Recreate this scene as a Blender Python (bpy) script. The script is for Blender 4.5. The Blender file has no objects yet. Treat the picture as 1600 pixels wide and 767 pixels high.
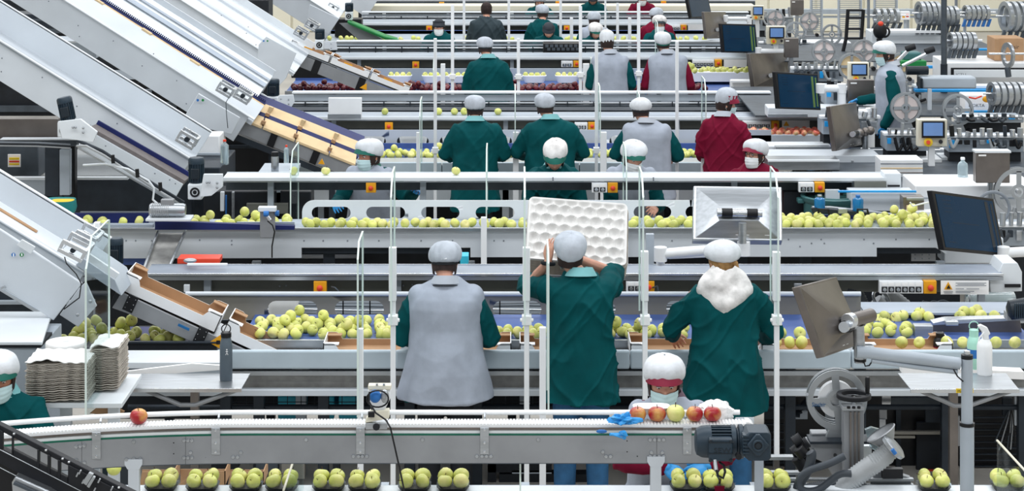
import bpy, bmesh, math, random
from mathutils import Vector, Matrix, noise
from mathutils.geometry import tessellate_polygon
R = math.radians
PI = math.pi
rnd = random.Random(7)
scene = bpy.context.scene
COL = scene.collection

# ------------------------------------------------------------------ camera, world, lights, exposure
CX, YH, CAM_H, FPX = 800.0, -270.0, 4.3, 3200.0      # optical centre column, horizon row, eye height (m), focal length (px)
cam = bpy.data.cameras.new('camera')
cam.sensor_width = 36.0
cam.lens = 36.0 * FPX / 1600.0
cam.shift_y = -(383.5 - YH) / 1600.0
cam.clip_end = 200
co = bpy.data.objects.new('camera', cam)
COL.objects.link(co)
co.location = (0, 0, CAM_H)
co.rotation_euler = (R(90), 0, 0)
scene.camera = co
world = bpy.data.worlds.new('world'); scene.world = world; world.use_nodes = True
bg = world.node_tree.nodes['Background']
bg.inputs[0].default_value = (0.90, 0.95, 1.0, 1); bg.inputs[1].default_value = 0.5
def area(x, y, z, sx, sy, power, rot=(0, 0, 0), col=(0.98, 0.99, 1.0)):
    l = bpy.data.lights.new('hall_light', 'AREA'); l.shape = 'RECTANGLE'; l.size = sx; l.size_y = sy
    l.energy = power; l.color = col
    o = bpy.data.objects.new('hall_light', l); COL.objects.link(o); o.location = (x, y, z); o.rotation_euler = rot
for y_ in (3, 12, 21, 30, 39):
    area(0, y_, 8.6, 22, 2.2, 860)
scene.view_settings.view_transform = 'Standard'
scene.view_settings.look = 'None'
scene.view_settings.exposure = 0.06
scene.view_settings.gamma = 1.0

# ------------------------------------------------------------------ helpers
def P(px, py, s):
    return Vector(((px - CX) / s, FPX / s, CAM_H - (py - YH) / s))
def zat(py, s): return CAM_H - (py - YH) / s
def xat(px, s): return (px - CX) / s
def yat(s): return FPX / s
def lin(h):
    h = h.lstrip('#'); out = []
    for i in (0, 2, 4):
        c = int(h[i:i+2], 16) / 255
        out.append(c / 12.92 if c <= 0.04045 else ((c + 0.055) / 1.055) ** 2.4)
    return (*out, 1)
MATS = {}
def mat(name, col, rough=0.5, metal=0.0, var=0.08, scale=6.0, bump=0.0, bscale=40.0, stretch=(1, 1, 1), rand=0.0, coat=0.0, trans=0.0, ior=1.45, alpha=1.0, emit=None, es=1.0, sss=0.0, col2=None, spec=0.5, obj=True):
    m = bpy.data.materials.new(name); m.use_nodes = True
    nt = m.node_tree; N = nt.nodes; L = nt.links; b = N['Principled BSDF']
    c = lin(col)
    b.inputs['Roughness'].default_value = rough; b.inputs['Metallic'].default_value = metal
    b.inputs['Coat Weight'].default_value = coat
    b.inputs['Specular IOR Level'].default_value = spec
    b.inputs['Transmission Weight'].default_value = trans; b.inputs['IOR'].default_value = ior
    b.inputs['Alpha'].default_value = alpha
    if sss: b.inputs['Subsurface Weight'].default_value = sss; b.inputs['Subsurface Scale'].default_value = 0.01
    if emit: b.inputs['Emission Color'].default_value = lin(emit); b.inputs['Emission Strength'].default_value = es
    tc = N.new('ShaderNodeTexCoord'); mp = N.new('ShaderNodeMapping'); L.new(tc.outputs['Object'], mp.inputs[0])
    mp.inputs['Scale'].default_value = stretch
    if rand:
        oi = N.new('ShaderNodeObjectInfo'); cm = N.new('ShaderNodeCombineXYZ')
        mu = N.new('ShaderNodeMath'); mu.operation = 'MULTIPLY'; mu.inputs[1].default_value = 30
        L.new(oi.outputs['Random'], mu.inputs[0]); L.new(mu.outputs[0], cm.inputs[0]); L.new(cm.outputs[0], mp.inputs['Location'])
    nz = N.new('ShaderNodeTexNoise'); nz.inputs['Scale'].default_value = scale; nz.inputs['Detail'].default_value = 4
    L.new(mp.outputs[0], nz.inputs['Vector'])
    mx = N.new('ShaderNodeMix'); mx.data_type = 'RGBA'
    c2 = lin(col2) if col2 else tuple(min(1, v * (1 - 2.2 * var)) for v in c[:3]) + (1,)
    c1 = c if col2 else tuple(min(1, v * (1 + var)) for v in c[:3]) + (1,)
    mx.inputs[6].default_value = c1; mx.inputs[7].default_value = c2
    rp = N.new('ShaderNodeMapRange'); rp.inputs[1].default_value = 0.35; rp.inputs[2].default_value = 0.72
    L.new(nz.outputs['Fac'], rp.inputs[0]); L.new(rp.outputs[0], mx.inputs[0])
    last = mx.outputs[2]
    if rand:
        hs = N.new('ShaderNodeHueSaturation'); L.new(last, hs.inputs['Color'])
        mr = N.new('ShaderNodeMapRange'); mr.inputs[3].default_value = 1 - rand; mr.inputs[4].default_value = 1 + rand * 0.5
        L.new(oi.outputs['Random'], mr.inputs[0]); L.new(mr.outputs[0], hs.inputs['Value'])
        last = hs.outputs['Color']
    L.new(last, b.inputs['Base Color'])
    if bump:
        n2 = N.new('ShaderNodeTexNoise'); n2.inputs['Scale'].default_value = bscale; n2.inputs['Detail'].default_value = 3
        L.new(mp.outputs[0], n2.inputs['Vector'])
        bp = N.new('ShaderNodeBump'); bp.inputs['Strength'].default_value = bump; bp.inputs['Distance'].default_value = 0.01
        L.new(n2.outputs['Fac'], bp.inputs['Height']); L.new(bp.outputs[0], b.inputs['Normal'])
    MATS[name] = m
    return m
def apple_mat(name, base, blush, amt, spots='#c9c060'):
    m = mat(name, base, rough=0.38, var=0.07, scale=18, rand=0.22, coat=0.15)
    nt = m.node_tree; N = nt.nodes; L = nt.links; b = N['Principled BSDF']
    old = b.inputs['Base Color'].links[0].from_socket
    tc = N.new('ShaderNodeTexCoord'); mp = N.new('ShaderNodeMapping'); oi = N.new('ShaderNodeObjectInfo')
    cm = N.new('ShaderNodeCombineXYZ'); mu = N.new('ShaderNodeMath'); mu.operation = 'MULTIPLY'; mu.inputs[1].default_value = 50
    L.new(tc.outputs['Object'], mp.inputs[0]); L.new(oi.outputs['Random'], mu.inputs[0]); L.new(mu.outputs[0], cm.inputs[0]); L.new(mu.outputs[0], cm.inputs[1]); L.new(cm.outputs[0], mp.inputs['Location'])
    nz = N.new('ShaderNodeTexNoise'); nz.inputs['Scale'].default_value = 11; nz.inputs['Detail'].default_value = 5; L.new(mp.outputs[0], nz.inputs['Vector'])
    mr = N.new('ShaderNodeMapRange'); mr.inputs[1].default_value = 0.72 - amt * 0.5; mr.inputs[2].default_value = 0.98 - amt * 0.5
    L.new(nz.outputs['Fac'], mr.inputs[0])
    mx = N.new('ShaderNodeMix'); mx.data_type = 'RGBA'; mx.inputs[7].default_value = lin(blush)
    L.new(mr.outputs[0], mx.inputs[0]); L.new(old, mx.inputs[6]); L.new(mx.outputs[2], b.inputs['Base Color'])
    return m

mat('paint', '#ccd3da', 0.45, var=0.035, scale=2.5, bump=0.02, bscale=90)
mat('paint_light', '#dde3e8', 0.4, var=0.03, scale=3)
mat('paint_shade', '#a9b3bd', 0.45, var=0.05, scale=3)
mat('bench_plate', '#b4c3cd', 0.4, var=0.04, scale=4)
mat('white', '#eef1f4', 0.4, var=0.02)
mat('white_plastic', '#f2f4f5', 0.35, var=0.02)
mat('cream', '#e6e2cf', 0.6, var=0.03, scale=1)
mat('steel', '#b3b8bd', 0.33, 0.85, var=0.08, scale=5, stretch=(1, 8, 8))
mat('steel_bright', '#d4d8dc', 0.25, 0.9, var=0.05)
mat('steel_dirty', '#9c9c9a', 0.5, 0.5, var=0.16, scale=9)
mat('steel_panel', '#96999d', 0.5, 0.35, var=0.07, scale=4, bump=0.03, bscale=120)
mat('steel_warm', '#7b7571', 0.34, 0.75, var=0.12, scale=4)
mat('alu', '#abb0b4', 0.4, 0.6, var=0.04)
mat('olive_panel', '#6a6c66', 0.5, 0.2, var=0.08, scale=3)
mat('deck_grey', '#8c96a4', 0.4, 0.2, var=0.06)
mat('grey_panel', '#8d8a82', 0.5, 0.1, var=0.05, scale=3)
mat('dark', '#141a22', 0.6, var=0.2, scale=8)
mat('dark_steel', '#2c343d', 0.5, 0.3, var=0.15)
mat('mid_dark', '#4a525a', 0.55, 0.2, var=0.12)
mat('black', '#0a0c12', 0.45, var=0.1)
mat('rubber', '#10131a', 0.6, var=0.1)
mat('navy', '#15225f', 0.5, var=0.1)
mat('belt_blue', '#46609c', 0.5, var=0.08, scale=5)
mat('belt_brown', '#6d6767', 0.7, var=0.08, scale=20)
mat('belt_top', '#a3aebb', 0.4, 0.2, var=0.08, scale=3, stretch=(0.3, 2, 1))
mat('green_belt', '#0e6650', 0.5, var=0.08)
mat('green_bright', '#12813f', 0.5, var=0.08)
mat('coat_green', '#004a4e', 0.8, spec=0.15, var=0.10, scale=7, bump=0.15, bscale=18)
mat('coat_green_dark', '#123f42', 0.75, var=0.12, scale=7, bump=0.15, bscale=18)
mat('coat_charcoal', '#2c3b42', 0.8, var=0.12, scale=7, bump=0.15, bscale=18)
mat('vest_grey', '#a2aab8', 0.85, var=0.07, scale=8, bump=0.15, bscale=18)
mat('burgundy', '#74102f', 0.8, spec=0.15, var=0.10, scale=7, bump=0.15, bscale=18)
mat('collar_teal', '#7fbcc0', 0.7, var=0.05)
mat('collar_grey', '#b5bcc7', 0.7, var=0.05)
mat('collar_mauve', '#6b5563', 0.7, var=0.05)
mat('hood_cloth', '#e4e1df', 0.85, var=0.14, scale=14, bump=0.6, bscale=22)
mat('net_white', '#d9dde2', 0.8, var=0.05, scale=14, bump=0.35, bscale=30)
mat('net_grey', '#b9c0ca', 0.8, var=0.07, scale=14, bump=0.35, bscale=30)
mat('black_cloth', '#15191f', 0.85, var=0.1)
mat('cap_black', '#2a3038', 0.7, var=0.1)
mat('visor_green', '#0c6458', 0.6, var=0.06)
mat('visor_red', '#8c1a3a', 0.6, var=0.06)
mat('skin', '#cf9a84', 0.5, var=0.06, scale=12, sss=0.1)
mat('skin_tan', '#b98068', 0.5, var=0.08, scale=12, sss=0.1)
mat('hair_dark', '#2c1d1b', 0.7, var=0.2, scale=40)
mat('hair_blond', '#a07a4a', 0.7, var=0.2, scale=40)
mat('mask_blue', '#c4e0e4', 0.8, var=0.04)
mat('mask_white', '#e9eef0', 0.8, var=0.04)
mat('glove_blue', '#2f97dc', 0.4, var=0.08)
mat('jeans', '#2a5c86', 0.8, var=0.14, scale=10)
mat('trouser_black', '#12161d', 0.8, var=0.1)
mat('eye_white', '#e8e4e0', 0.3); mat('eye_dark', '#1c1412', 0.3)
mat('yellow', '#eda81c', 0.45, var=0.05); mat('red', '#e2462c', 0.4, var=0.05)
mat('yellow_bright', '#f2cf2c', 0.45, var=0.05)
mat('card', '#b08c6a', 0.85, var=0.06, scale=6)
mat('card_white', '#eceef0', 0.7, var=0.02)
mat('card_tan', '#dcc39a', 0.8, var=0.06)
mat('pulp_white', '#dfdedc', 0.9, var=0.03, bump=0.2, bscale=80)
mat('pulp_grey', '#bdb6ac', 0.95, var=0.13, scale=20, bump=0.3, bscale=60)
mat('motor', '#243542', 0.45, 0.1, var=0.1, scale=10)
mat('motor_dark', '#18232c', 0.45, 0.1, var=0.1, scale=10)
mat('hose_grey', '#a9adb0', 0.45, var=0.06); mat('hose_dark', '#3b424a', 0.5, var=0.08)
mat('teal_bin', '#1f7f80', 0.5, var=0.06); mat('bin_green', '#3a6a6c', 0.5, var=0.08); mat('crate_cyan', '#37bcd8', 0.5, var=0.06)
mat('blue_film', '#1f9fe8', 0.35, var=0.08); mat('blue_label', '#2a6fb8', 0.4)
mat('mint', '#a9dccb', 0.35); mat('bottle_grey', '#55616b', 0.4); mat('bottle_clear', '#d6e8ee', 0.1, trans=0.7)
mat('bottle_blue', '#2a8ed0', 0.1, trans=0.4)
mat('paper', '#f6f6f6', 0.8, var=0.015)
mat('screen', '#04182c', 0.2, emit='#0e3a58', es=0.42, spec=0.15); mat('screen_line', '#07182a', 0.2)
mat('screen_pale', '#4f6f9c', 0.15, emit='#6a8cc0', es=0.45)
mat('card_pink', '#e2d6d4', 0.7, var=0.04); mat('screen_olive', '#56703c', 0.2, emit='#56703c', es=0.3)
mat('print_dark', '#1b2027', 0.6); mat('print_blue', '#0f5f96', 0.6); mat('print_grey', '#7d848c', 0.6)
mat('stem', '#4a3521', 0.8)
mat('lamp', '#ffffff', 0.5, emit='#f4faff', es=6)
mat('floor_paint', '#b5b1aa', 0.5, var=0.05, scale=1.2)
mat('glass_edge', '#dfeee9', 0.15, var=0.02, spec=0.8)
apple_mat('apple_gold', '#d3d873', '#e9df98', 0.5)
apple_mat('apple_green', '#a9b44c', '#cdd272', 0.45)
apple_mat('apple_dark', '#5a1420', '#7d2430', 0.6)
apple_mat('apple_red', '#e6b65c', '#a8222a', 0.86)
apple_mat('apple_pink', '#ecd49a', '#dc6a58', 0.85)
def glass_mat():
    m = bpy.data.materials.new('acrylic'); m.use_nodes = True; nt = m.node_tree; N = nt.nodes; L = nt.links
    for n in list(N): N.remove(n)
    o = N.new('ShaderNodeOutputMaterial'); t = N.new('ShaderNodeBsdfTransparent'); t.inputs[0].default_value = (0.90, 0.94, 0.94, 1)
    g = N.new('ShaderNodeBsdfGlossy'); g.inputs['Roughness'].default_value = 0.05
    mx = N.new('ShaderNodeMixShader'); mx.inputs[0].default_value = 0.07; L.new(t.outputs[0], mx.inputs[1]); L.new(g.outputs[0], mx.inputs[2]); L.new(mx.outputs[0], o.inputs[0])
    MATS['acrylic'] = m
glass_mat()

class MB:
    def __init__(s): s.v = []; s.f = []; s.m = []; s.cur = 0
    def add(s, vs, fs):
        o = len(s.v); s.v += [Vector(v) for v in vs]
        for f in fs: s.f.append([i + o for i in f]); s.m.append(s.cur)
        return s
    def box(s, x0, x1, y0, y1, z0, z1):
        vs = [(x, y, z) for x in (x0, x1) for y in (y0, y1) for z in (z0, z1)]
        return s.add(vs, [(0, 1, 3, 2), (4, 6, 7, 5), (0, 4, 5, 1), (2, 3, 7, 6), (0, 2, 6, 4), (1, 5, 7, 3)])
    def obox(s, c, u, v, w):      # oriented box: centre, three half-axis vectors
        c = Vector(c); u = Vector(u); v = Vector(v); w = Vector(w)
        vs = [c + a*u + b*v + d*w for a in (-1, 1) for b in (-1, 1) for d in (-1, 1)]
        return s.add(vs, [(0, 1, 3, 2), (4, 6, 7, 5), (0, 4, 5, 1), (2, 3, 7, 6), (0, 2, 6, 4), (1, 5, 7, 3)])
    def pbox(s, px0, px1, py0, py1, sc, depth):   # front face is that rectangle seen at scale sc
        return s.box(xat(px0, sc), xat(px1, sc), yat(sc), yat(sc) + depth, zat(py1, sc), zat(py0, sc))
    def poly(s, pts, holes, y, depth):            # pts in (x, z); extruded along +y
        loops = [list(pts)] + [list(h) for h in holes]
        flat = [Vector((p[0], p[1], 0)) for l in loops for p in l]
        tris = tessellate_polygon([[Vector((p[0], p[1], 0)) for p in l] for l in loops])
        n = len(flat)
        vs = [(p.x, y, p.y) for p in flat] + [(p.x, y + depth, p.y) for p in flat]
        fs = [tuple(t) for t in tris] + [tuple(i + n for i in reversed(t)) for t in tris]
        o = 0
        for l in loops:
            k = len(l)
            for i in range(k): fs.append((o + i, o + (i + 1) % k, n + o + (i + 1) % k, n + o + i))
            o += k
        return s.add(vs, fs)
    def ppoly(s, pts, sc, depth, holes=()):
        q = lambda l: [(xat(a, sc), zat(b, sc)) for a, b in l]
        return s.poly(q(pts), [q(h) for h in holes], yat(sc), depth)
    def tube(s, pts, r, n=8, cap=True):
        pts = [Vector(p) for p in pts]; k = len(pts)
        rs = r if isinstance(r, (list, tuple)) else [r] * k
        t0 = (pts[1] - pts[0]).normalized()
        a = t0.orthogonal().normalized(); vs = []
        for i, p in enumerate(pts):
            t = ((pts[min(i+1, k-1)] - p).normalized() + (p - pts[max(i-1, 0)]).normalized())
            t = t.normalized() if t.length > 1e-6 else t0
            a = (a - t * a.dot(t)).normalized(); b = t.cross(a)
            for j in range(n):
                w = 2 * PI * j / n; vs.append(p + (a * math.cos(w) + b * math.sin(w)) * rs[i])
        fs = [(i*n + j, i*n + (j+1) % n, (i+1)*n + (j+1) % n, (i+1)*n + j) for i in range(k-1) for j in range(n)]
        if cap: fs += [tuple(range(n-1, -1, -1)), tuple((k-1)*n + j for j in range(n))]
        return s.add(vs, fs)
    def limb(s, pts, rs, n=12):      # tapered, round-ended
        pts = [Vector(p) for p in pts]
        t0 = (pts[0] - pts[1]).normalized(); t1 = (pts[-1] - pts[-2]).normalized()
        P0, R0 = [], []
        for a in (1.0, 0.8, 0.45): P0.append(pts[0] + t0 * rs[0] * a * 0.9); R0.append(rs[0] * math.sqrt(max(0.02, 1 - a * a)))
        P1, R1 = [], []
        for a in (0.45, 0.8, 1.0): P1.append(pts[-1] + t1 * rs[-1] * a * 0.9); R1.append(rs[-1] * math.sqrt(max(0.02, 1 - a * a)))
        return s.tube(P0 + pts + P1, R0 + list(rs) + R1, n)
    def cyl(s, p0, p1, r, n=16): return s.tube([p0, p1], r, n)
    def lathe(s, prof, c, ax=(0, 0, 1), n=24, cap=True):
        ax = Vector(ax).normalized(); a = ax.orthogonal().normalized(); b = ax.cross(a); c = Vector(c); vs = []
        for r, h in prof:
            for j in range(n):
                w = 2*PI*j/n; vs.append(c + ax*h + (a*math.cos(w) + b*math.sin(w))*r)
        k = len(prof)
        fs = [(i*n + j, i*n + (j+1) % n, (i+1)*n + (j+1) % n, (i+1)*n + j) for i in range(k-1) for j in range(n)]
        if cap: fs += [tuple(range(n-1, -1, -1)), tuple((k-1)*n + j for j in range(n))]
        return s.add(vs, fs)
    def torus(s, c, R_, r, ax=(0, 0, 1), n=32, m=8, flat=1.0):
        ax = Vector(ax).normalized(); a = ax.orthogonal().normalized(); b = ax.cross(a); c = Vector(c); vs = []
        for i in range(n):
            w = 2*PI*i/n; d = a*math.cos(w) + b*math.sin(w)
            for j in range(m):
                q = 2*PI*j/m; vs.append(c + d*(R_ + r*math.cos(q)) + ax*(r*flat*math.sin(q)))
        fs = [(i*m + j, ((i+1) % n)*m + j, ((i+1) % n)*m + (j+1) % m, i*m + (j+1) % m) for i in range(n) for j in range(m)]
        return s.add(vs, fs)
    def ring(s, c, ro, ri, ax, th, n=40):  # flat annulus with thickness
        return s.lathe([(ri, -th/2), (ro, -th/2), (ro, th/2), (ri, th/2), (ri, -th/2)], c, ax, n, cap=False)
    def ell(s, c, rx, ry, rz, n=16, m=10, M=None):
        c = Vector(c); vs = []
        for i in range(m + 1):
            t = PI * i / m
            for j in range(n):
                w = 2*PI*j/n; v = Vector((rx*math.sin(t)*math.cos(w), ry*math.sin(t)*math.sin(w), rz*math.cos(t)))
                vs.append(c + (M @ v if M else v))
        fs = [(i*n + j, (i+1)*n + j, (i+1)*n + (j+1) % n, i*n + (j+1) % n) for i in range(m) for j in range(n)]
        return s.add(vs, fs)
    def loft(s, rings, n=28, cap=True):       # rings: (cx, cy, cz, rx, ry[, squareness])
        vs = []
        for g in rings:
            cx, cy, cz, rx, ry = g[:5]; e = g[5] if len(g) > 5 else 1.0
            for j in range(n):
                w = 2*PI*j/n; cw, sw = math.cos(w), math.sin(w)
                vs.append((cx + rx*math.copysign(abs(cw)**e, cw), cy + ry*math.copysign(abs(sw)**e, sw), cz))
        k = len(rings)
        fs = [(i*n + j, i*n + (j+1) % n, (i+1)*n + (j+1) % n, (i+1)*n + j) for i in range(k-1) for j in range(n)]
        if cap: fs += [tuple(range(n-1, -1, -1)), tuple((k-1)*n + j for j in range(n))]
        return s.add(vs, fs)
    def grid(s, fn, nu, nv, th=0.0, wrap=False):  # fn(u, v) -> point; with thickness th it becomes a closed sheet
        pts = [[Vector(fn(i/nu, j/nv)) for j in range(nv+1)] for i in range(nu+1)]
        w = nv + 1; vs = [p for row in pts for p in row]
        fs = [(i*w+j, (i+1)*w+j, (i+1)*w+j+1, i*w+j+1) for i in range(nu) for j in range(nv)]
        if th:
            N = len(vs); ns = []
            for i in range(nu+1):
                for j in range(nv+1):
                    du = pts[min(i+1, nu)][j] - pts[max(i-1, 0)][j]; dv = pts[i][min(j+1, nv)] - pts[i][max(j-1, 0)]
                    q = du.cross(dv); ns.append(q.normalized() if q.length > 1e-12 else Vector((0, 0, 1)))
            vs = vs + [p - q*th for p, q in zip(vs, ns)]
            fs = fs + [tuple(N + a for a in reversed(f)) for f in fs]
            bd = [(i*w, (i+1)*w) for i in range(nu)] + [(nu*w+j, nu*w+j+1) for j in range(nv)] + [((i+1)*w+nv, i*w+nv) for i in range(nu)] + [(j+1, j) for j in range(nv)]
            fs += [(b, a, a+N, b+N) for a, b in bd]
        return s.add(vs, fs)
    def xf(s, M, start=0):
        for i in range(start, len(s.v)): s.v[i] = M @ s.v[i]
        return s

W = {}
def mesh_of(mb, mats, off=Vector((0, 0, 0)), name='m', smooth=None):
    me = bpy.data.meshes.new(name)
    me.from_pydata([tuple(v - off) for v in mb.v], [], mb.f)
    for m in (mats if isinstance(mats, (list, tuple)) else [mats]): me.materials.append(MATS[m])
    if len(me.materials) > 1: me.polygons.foreach_set('material_index', mb.m)
    bm = bmesh.new(); bm.from_mesh(me); bmesh.ops.remove_doubles(bm, verts=bm.verts, dist=1e-6)
    bmesh.ops.recalc_face_normals(bm, faces=bm.faces); bm.to_mesh(me); bm.free()
    if smooth is None: smooth = 35
    if smooth:
        me.polygons.foreach_set('use_smooth', [True] * len(me.polygons))
        me.set_sharp_from_angle(angle=R(smooth))
    return me
def tag(o, label=None, cat=None, group=None, kind=None):
    if label: o['label'] = label
    if cat: o['category'] = cat
    if group: o['group'] = group
    if kind: o['kind'] = kind
    return o
def thing(name, label, cat, loc=(0, 0, 0), group=None):
    o = bpy.data.objects.new(name, None); COL.objects.link(o); o.location = loc; o.empty_display_size = 0.1
    W[o.name] = Vector(loc); return tag(o, label, cat, group, 'thing')
def obj(name, mb, m, parent=None, bev=0.0, smooth=None, label=None, cat=None, group=None, kind=None, seg=2):
    if parent is not None: off = W[parent.name]
    else:
        xs = [v.x for v in mb.v]; ys = [v.y for v in mb.v]; zs = [v.z for v in mb.v]
        off = Vector(((min(xs)+max(xs))/2, (min(ys)+max(ys))/2, min(zs)))
    me = mb if isinstance(mb, bpy.types.Mesh) else mesh_of(mb, m, off, name, smooth)
    o = bpy.data.objects.new(name, me); COL.objects.link(o)
    if parent is None: o.location = off
    else: o.parent = parent
    W[o.name] = off
    if bev:
        b = o.modifiers.new('bevel', 'BEVEL'); b.width = bev; b.segments = seg; b.limit_method = 'ANGLE'; b.angle_limit = R(50); b.harden_normals = False
    return tag(o, label, cat, group, kind or ('thing' if label and parent is None else None))
def dup(root, loc=None, rot=None, label=None, group=None):
    r = root.copy(); COL.objects.link(r)
    if loc is not None: r.location = loc
    if rot is not None: r.rotation_euler = rot
    if label: r['label'] = label
    if group: r['group'] = group
    for ch in list(root.children):
        c = ch.copy(); COL.objects.link(c); c.parent = r
        for g in list(ch.children):
            d = g.copy(); COL.objects.link(d); d.parent = c
    return r
def text_mesh(body, size, loc, rot=(R(90), 0, 0), depth=0.0008, name='lettering', m='print_dark', parent=None, bold=False, align='LEFT', sx=1.0):
    c = bpy.data.curves.new('t', 'FONT'); c.body = body; c.size = size; c.extrude = depth; c.align_x = align; c.resolution_u = 2
    o = bpy.data.objects.new('t', c); COL.objects.link(o)
    dg = bpy.context.evaluated_depsgraph_get(); me = bpy.data.meshes.new_from_object(o.evaluated_get(dg)); bpy.data.objects.remove(o)
    from mathutils import Euler
    off = W[parent.name] if parent else Vector(loc)
    Mx = Matrix.Translation(Vector(loc) - off) @ Euler(rot).to_matrix().to_4x4() @ Matrix.Diagonal((sx, 1, 1, 1))
    me.transform(Mx); me.materials.clear(); me.materials.append(MATS[m])
    q = bpy.data.objects.new(name, me); COL.objects.link(q)
    if parent: q.parent = parent
    else: q.location = off
    W[q.name] = off
    return q
def remesh(mb, voxel, smooth=4, fac=0.5):
    me = bpy.data.meshes.new('tmp'); me.from_pydata([tuple(v) for v in mb.v], [], mb.f)
    bm = bmesh.new(); bm.from_mesh(me); bmesh.ops.recalc_face_normals(bm, faces=bm.faces); bm.to_mesh(me); bm.free()
    o = bpy.data.objects.new('tmp', me); COL.objects.link(o)
    r = o.modifiers.new('r', 'REMESH'); r.mode = 'VOXEL'; r.voxel_size = voxel; r.adaptivity = 0
    if smooth:
        q = o.modifiers.new('s', 'SMOOTH'); q.iterations = smooth; q.factor = fac
    dg = bpy.context.evaluated_depsgraph_get(); dg.update()
    out = bpy.data.meshes.new_from_object(o.evaluated_get(dg)); bpy.data.objects.remove(o); bpy.data.meshes.remove(me)
    return out
def finish_remesh(name, me, m, parent, disp=None):
    if disp:
        ns = [v.normal.copy() for v in me.vertices]
        for v, nn in zip(me.vertices, ns): v.co += nn * disp(v.co)
    me.transform(Matrix.Translation(-W[parent.name]))
    me.materials.clear(); me.materials.append(MATS[m])
    me.polygons.foreach_set('use_smooth', [True] * len(me.polygons))
    o = bpy.data.objects.new(name, me); COL.objects.link(o); o.parent = parent; W[o.name] = W[parent.name]
    return o
# ------------------------------------------------------------------ people
def ik(a, t, l1, l2, pole):
    a = Vector(a); t = Vector(t); d = t - a; L = d.length
    if L > (l1 + l2) * 0.995: t = a + d * ((l1 + l2) * 0.995 / L); d = t - a; L = d.length
    dn = d.normalized(); x = (l1*l1 - l2*l2 + L*L) / (2*L); h = math.sqrt(max(1e-6, l1*l1 - x*x))
    p = Vector(pole); p = (p - dn * p.dot(dn)).normalized()
    return a + dn*x + p*h, t
def head_mb(mb, n=44, m=34):
    vs = []
    g = lambda d, w: math.exp(-(d/w)**2)
    for i in range(m + 1):
        t = PI*i/m
        for j in range(n):
            w = 2*PI*j/n
            x = .073*math.sin(t)*math.cos(w); y = .093*math.sin(t)*math.sin(w); z = .115*math.cos(t)
            if z < 0:
                q = -z/.115; x *= 1 - .30*q**1.6
                y *= (1 - .42*q) if y < 0 else (1 - .06*q)
            if y > 0:
                f = max(0, y/.093)
                y -= f*.011*(g(x-.031, .017)+g(x+.031, .017))*g(z-.006, .014)
                y += f*.006*g(z-.030, .012)*g(x, .05)
                if z < .012: y += f*.027*g(x, .0125)*min(1, max(0, (.012-z)/.042))*(1 if z > -.032 else g(z+.032, .007))
                y += f*.005*g(x, .022)*(g(z+.058, .006)+g(z+.070, .006)) + f*.006*g(x, .02)*g(z+.098, .014)
                y += f*.003*(g(x-.042, .018)+g(x+.042, .018))*g(z+.022, .02)
            vs.append((x, y, z))
    fs = [(i*n + j, (i+1)*n + j, (i+1)*n + (j+1) % n, i*n + (j+1) % n) for i in range(m) for j in range(n)]
    mb.add(vs, fs)
    for sx in (-1, 1): mb.ell((sx*.075, -.008, -.010), .009, .019, .031, 10, 8)
def hand_mb(mb, wrist, d, nrm, side, curl=0.5, k=1.0, spread=0.12):
    """wrist point, d = direction of the fingers, nrm = back-of-hand normal, side = +1 when the thumb lies towards d x nrm."""
    d = Vector(d).normalized(); nrm = Vector(nrm); nrm = (nrm - d*nrm.dot(d)).normalized(); s = d.cross(nrm) * side
    w0 = Vector(wrist)
    rings = []
    n = 14; vs = []
    prof = [(-.01, .026, .020), (.015, .030, .019), (.05, .039, .016), (.085, .041, .014), (.097, .036, .010)]
    for L, a, b in prof:
        for j in range(n):
            q = 2*PI*j/n; vs.append(w0 + d*L*k + s*a*k*math.cos(q) + nrm*b*k*math.sin(q))
    m = len(prof)
    mb.add(vs, [(i*n+j, i*n+(j+1) % n, (i+1)*n+(j+1) % n, (i+1)*n+j) for i in range(m-1) for j in range(n)] + [tuple(range(n-1, -1, -1)), tuple((m-1)*n+j for j in range(n))])
    for i, (off, L) in enumerate(((.030, .072), (.010, .080), (-.010, .075), (-.030, .060))):
        p = w0 + d*.084*k + s*off*k; ang = spread*(off/.03)
        dd = (d*math.cos(ang) + s*math.sin(ang)).normalized(); pts = [p]; a = curl*.55
        for f in (.45, .32, .25):
            v = dd*math.cos(a) - nrm*math.sin(a); p = p + v*L*f*k; pts.append(p); a += curl*.85
        mb.limb(pts, [.0092*k, .0086*k, .0080*k, .0066*k], 8)
    p = w0 + d*.025*k + s*.026*k; v = (d*.75 + s*.65 - nrm*.15).normalized()
    v2 = (d*.92 + s*.25 - nrm*(.2+.3*curl)).normalized()
    mb.limb([p, p + v*.036*k, p + v*.036*k + v2*.030*k, p + v*.036*k + v2*.052*k], [.013*k, .0105*k, .0095*k, .0075*k], 8)

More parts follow.
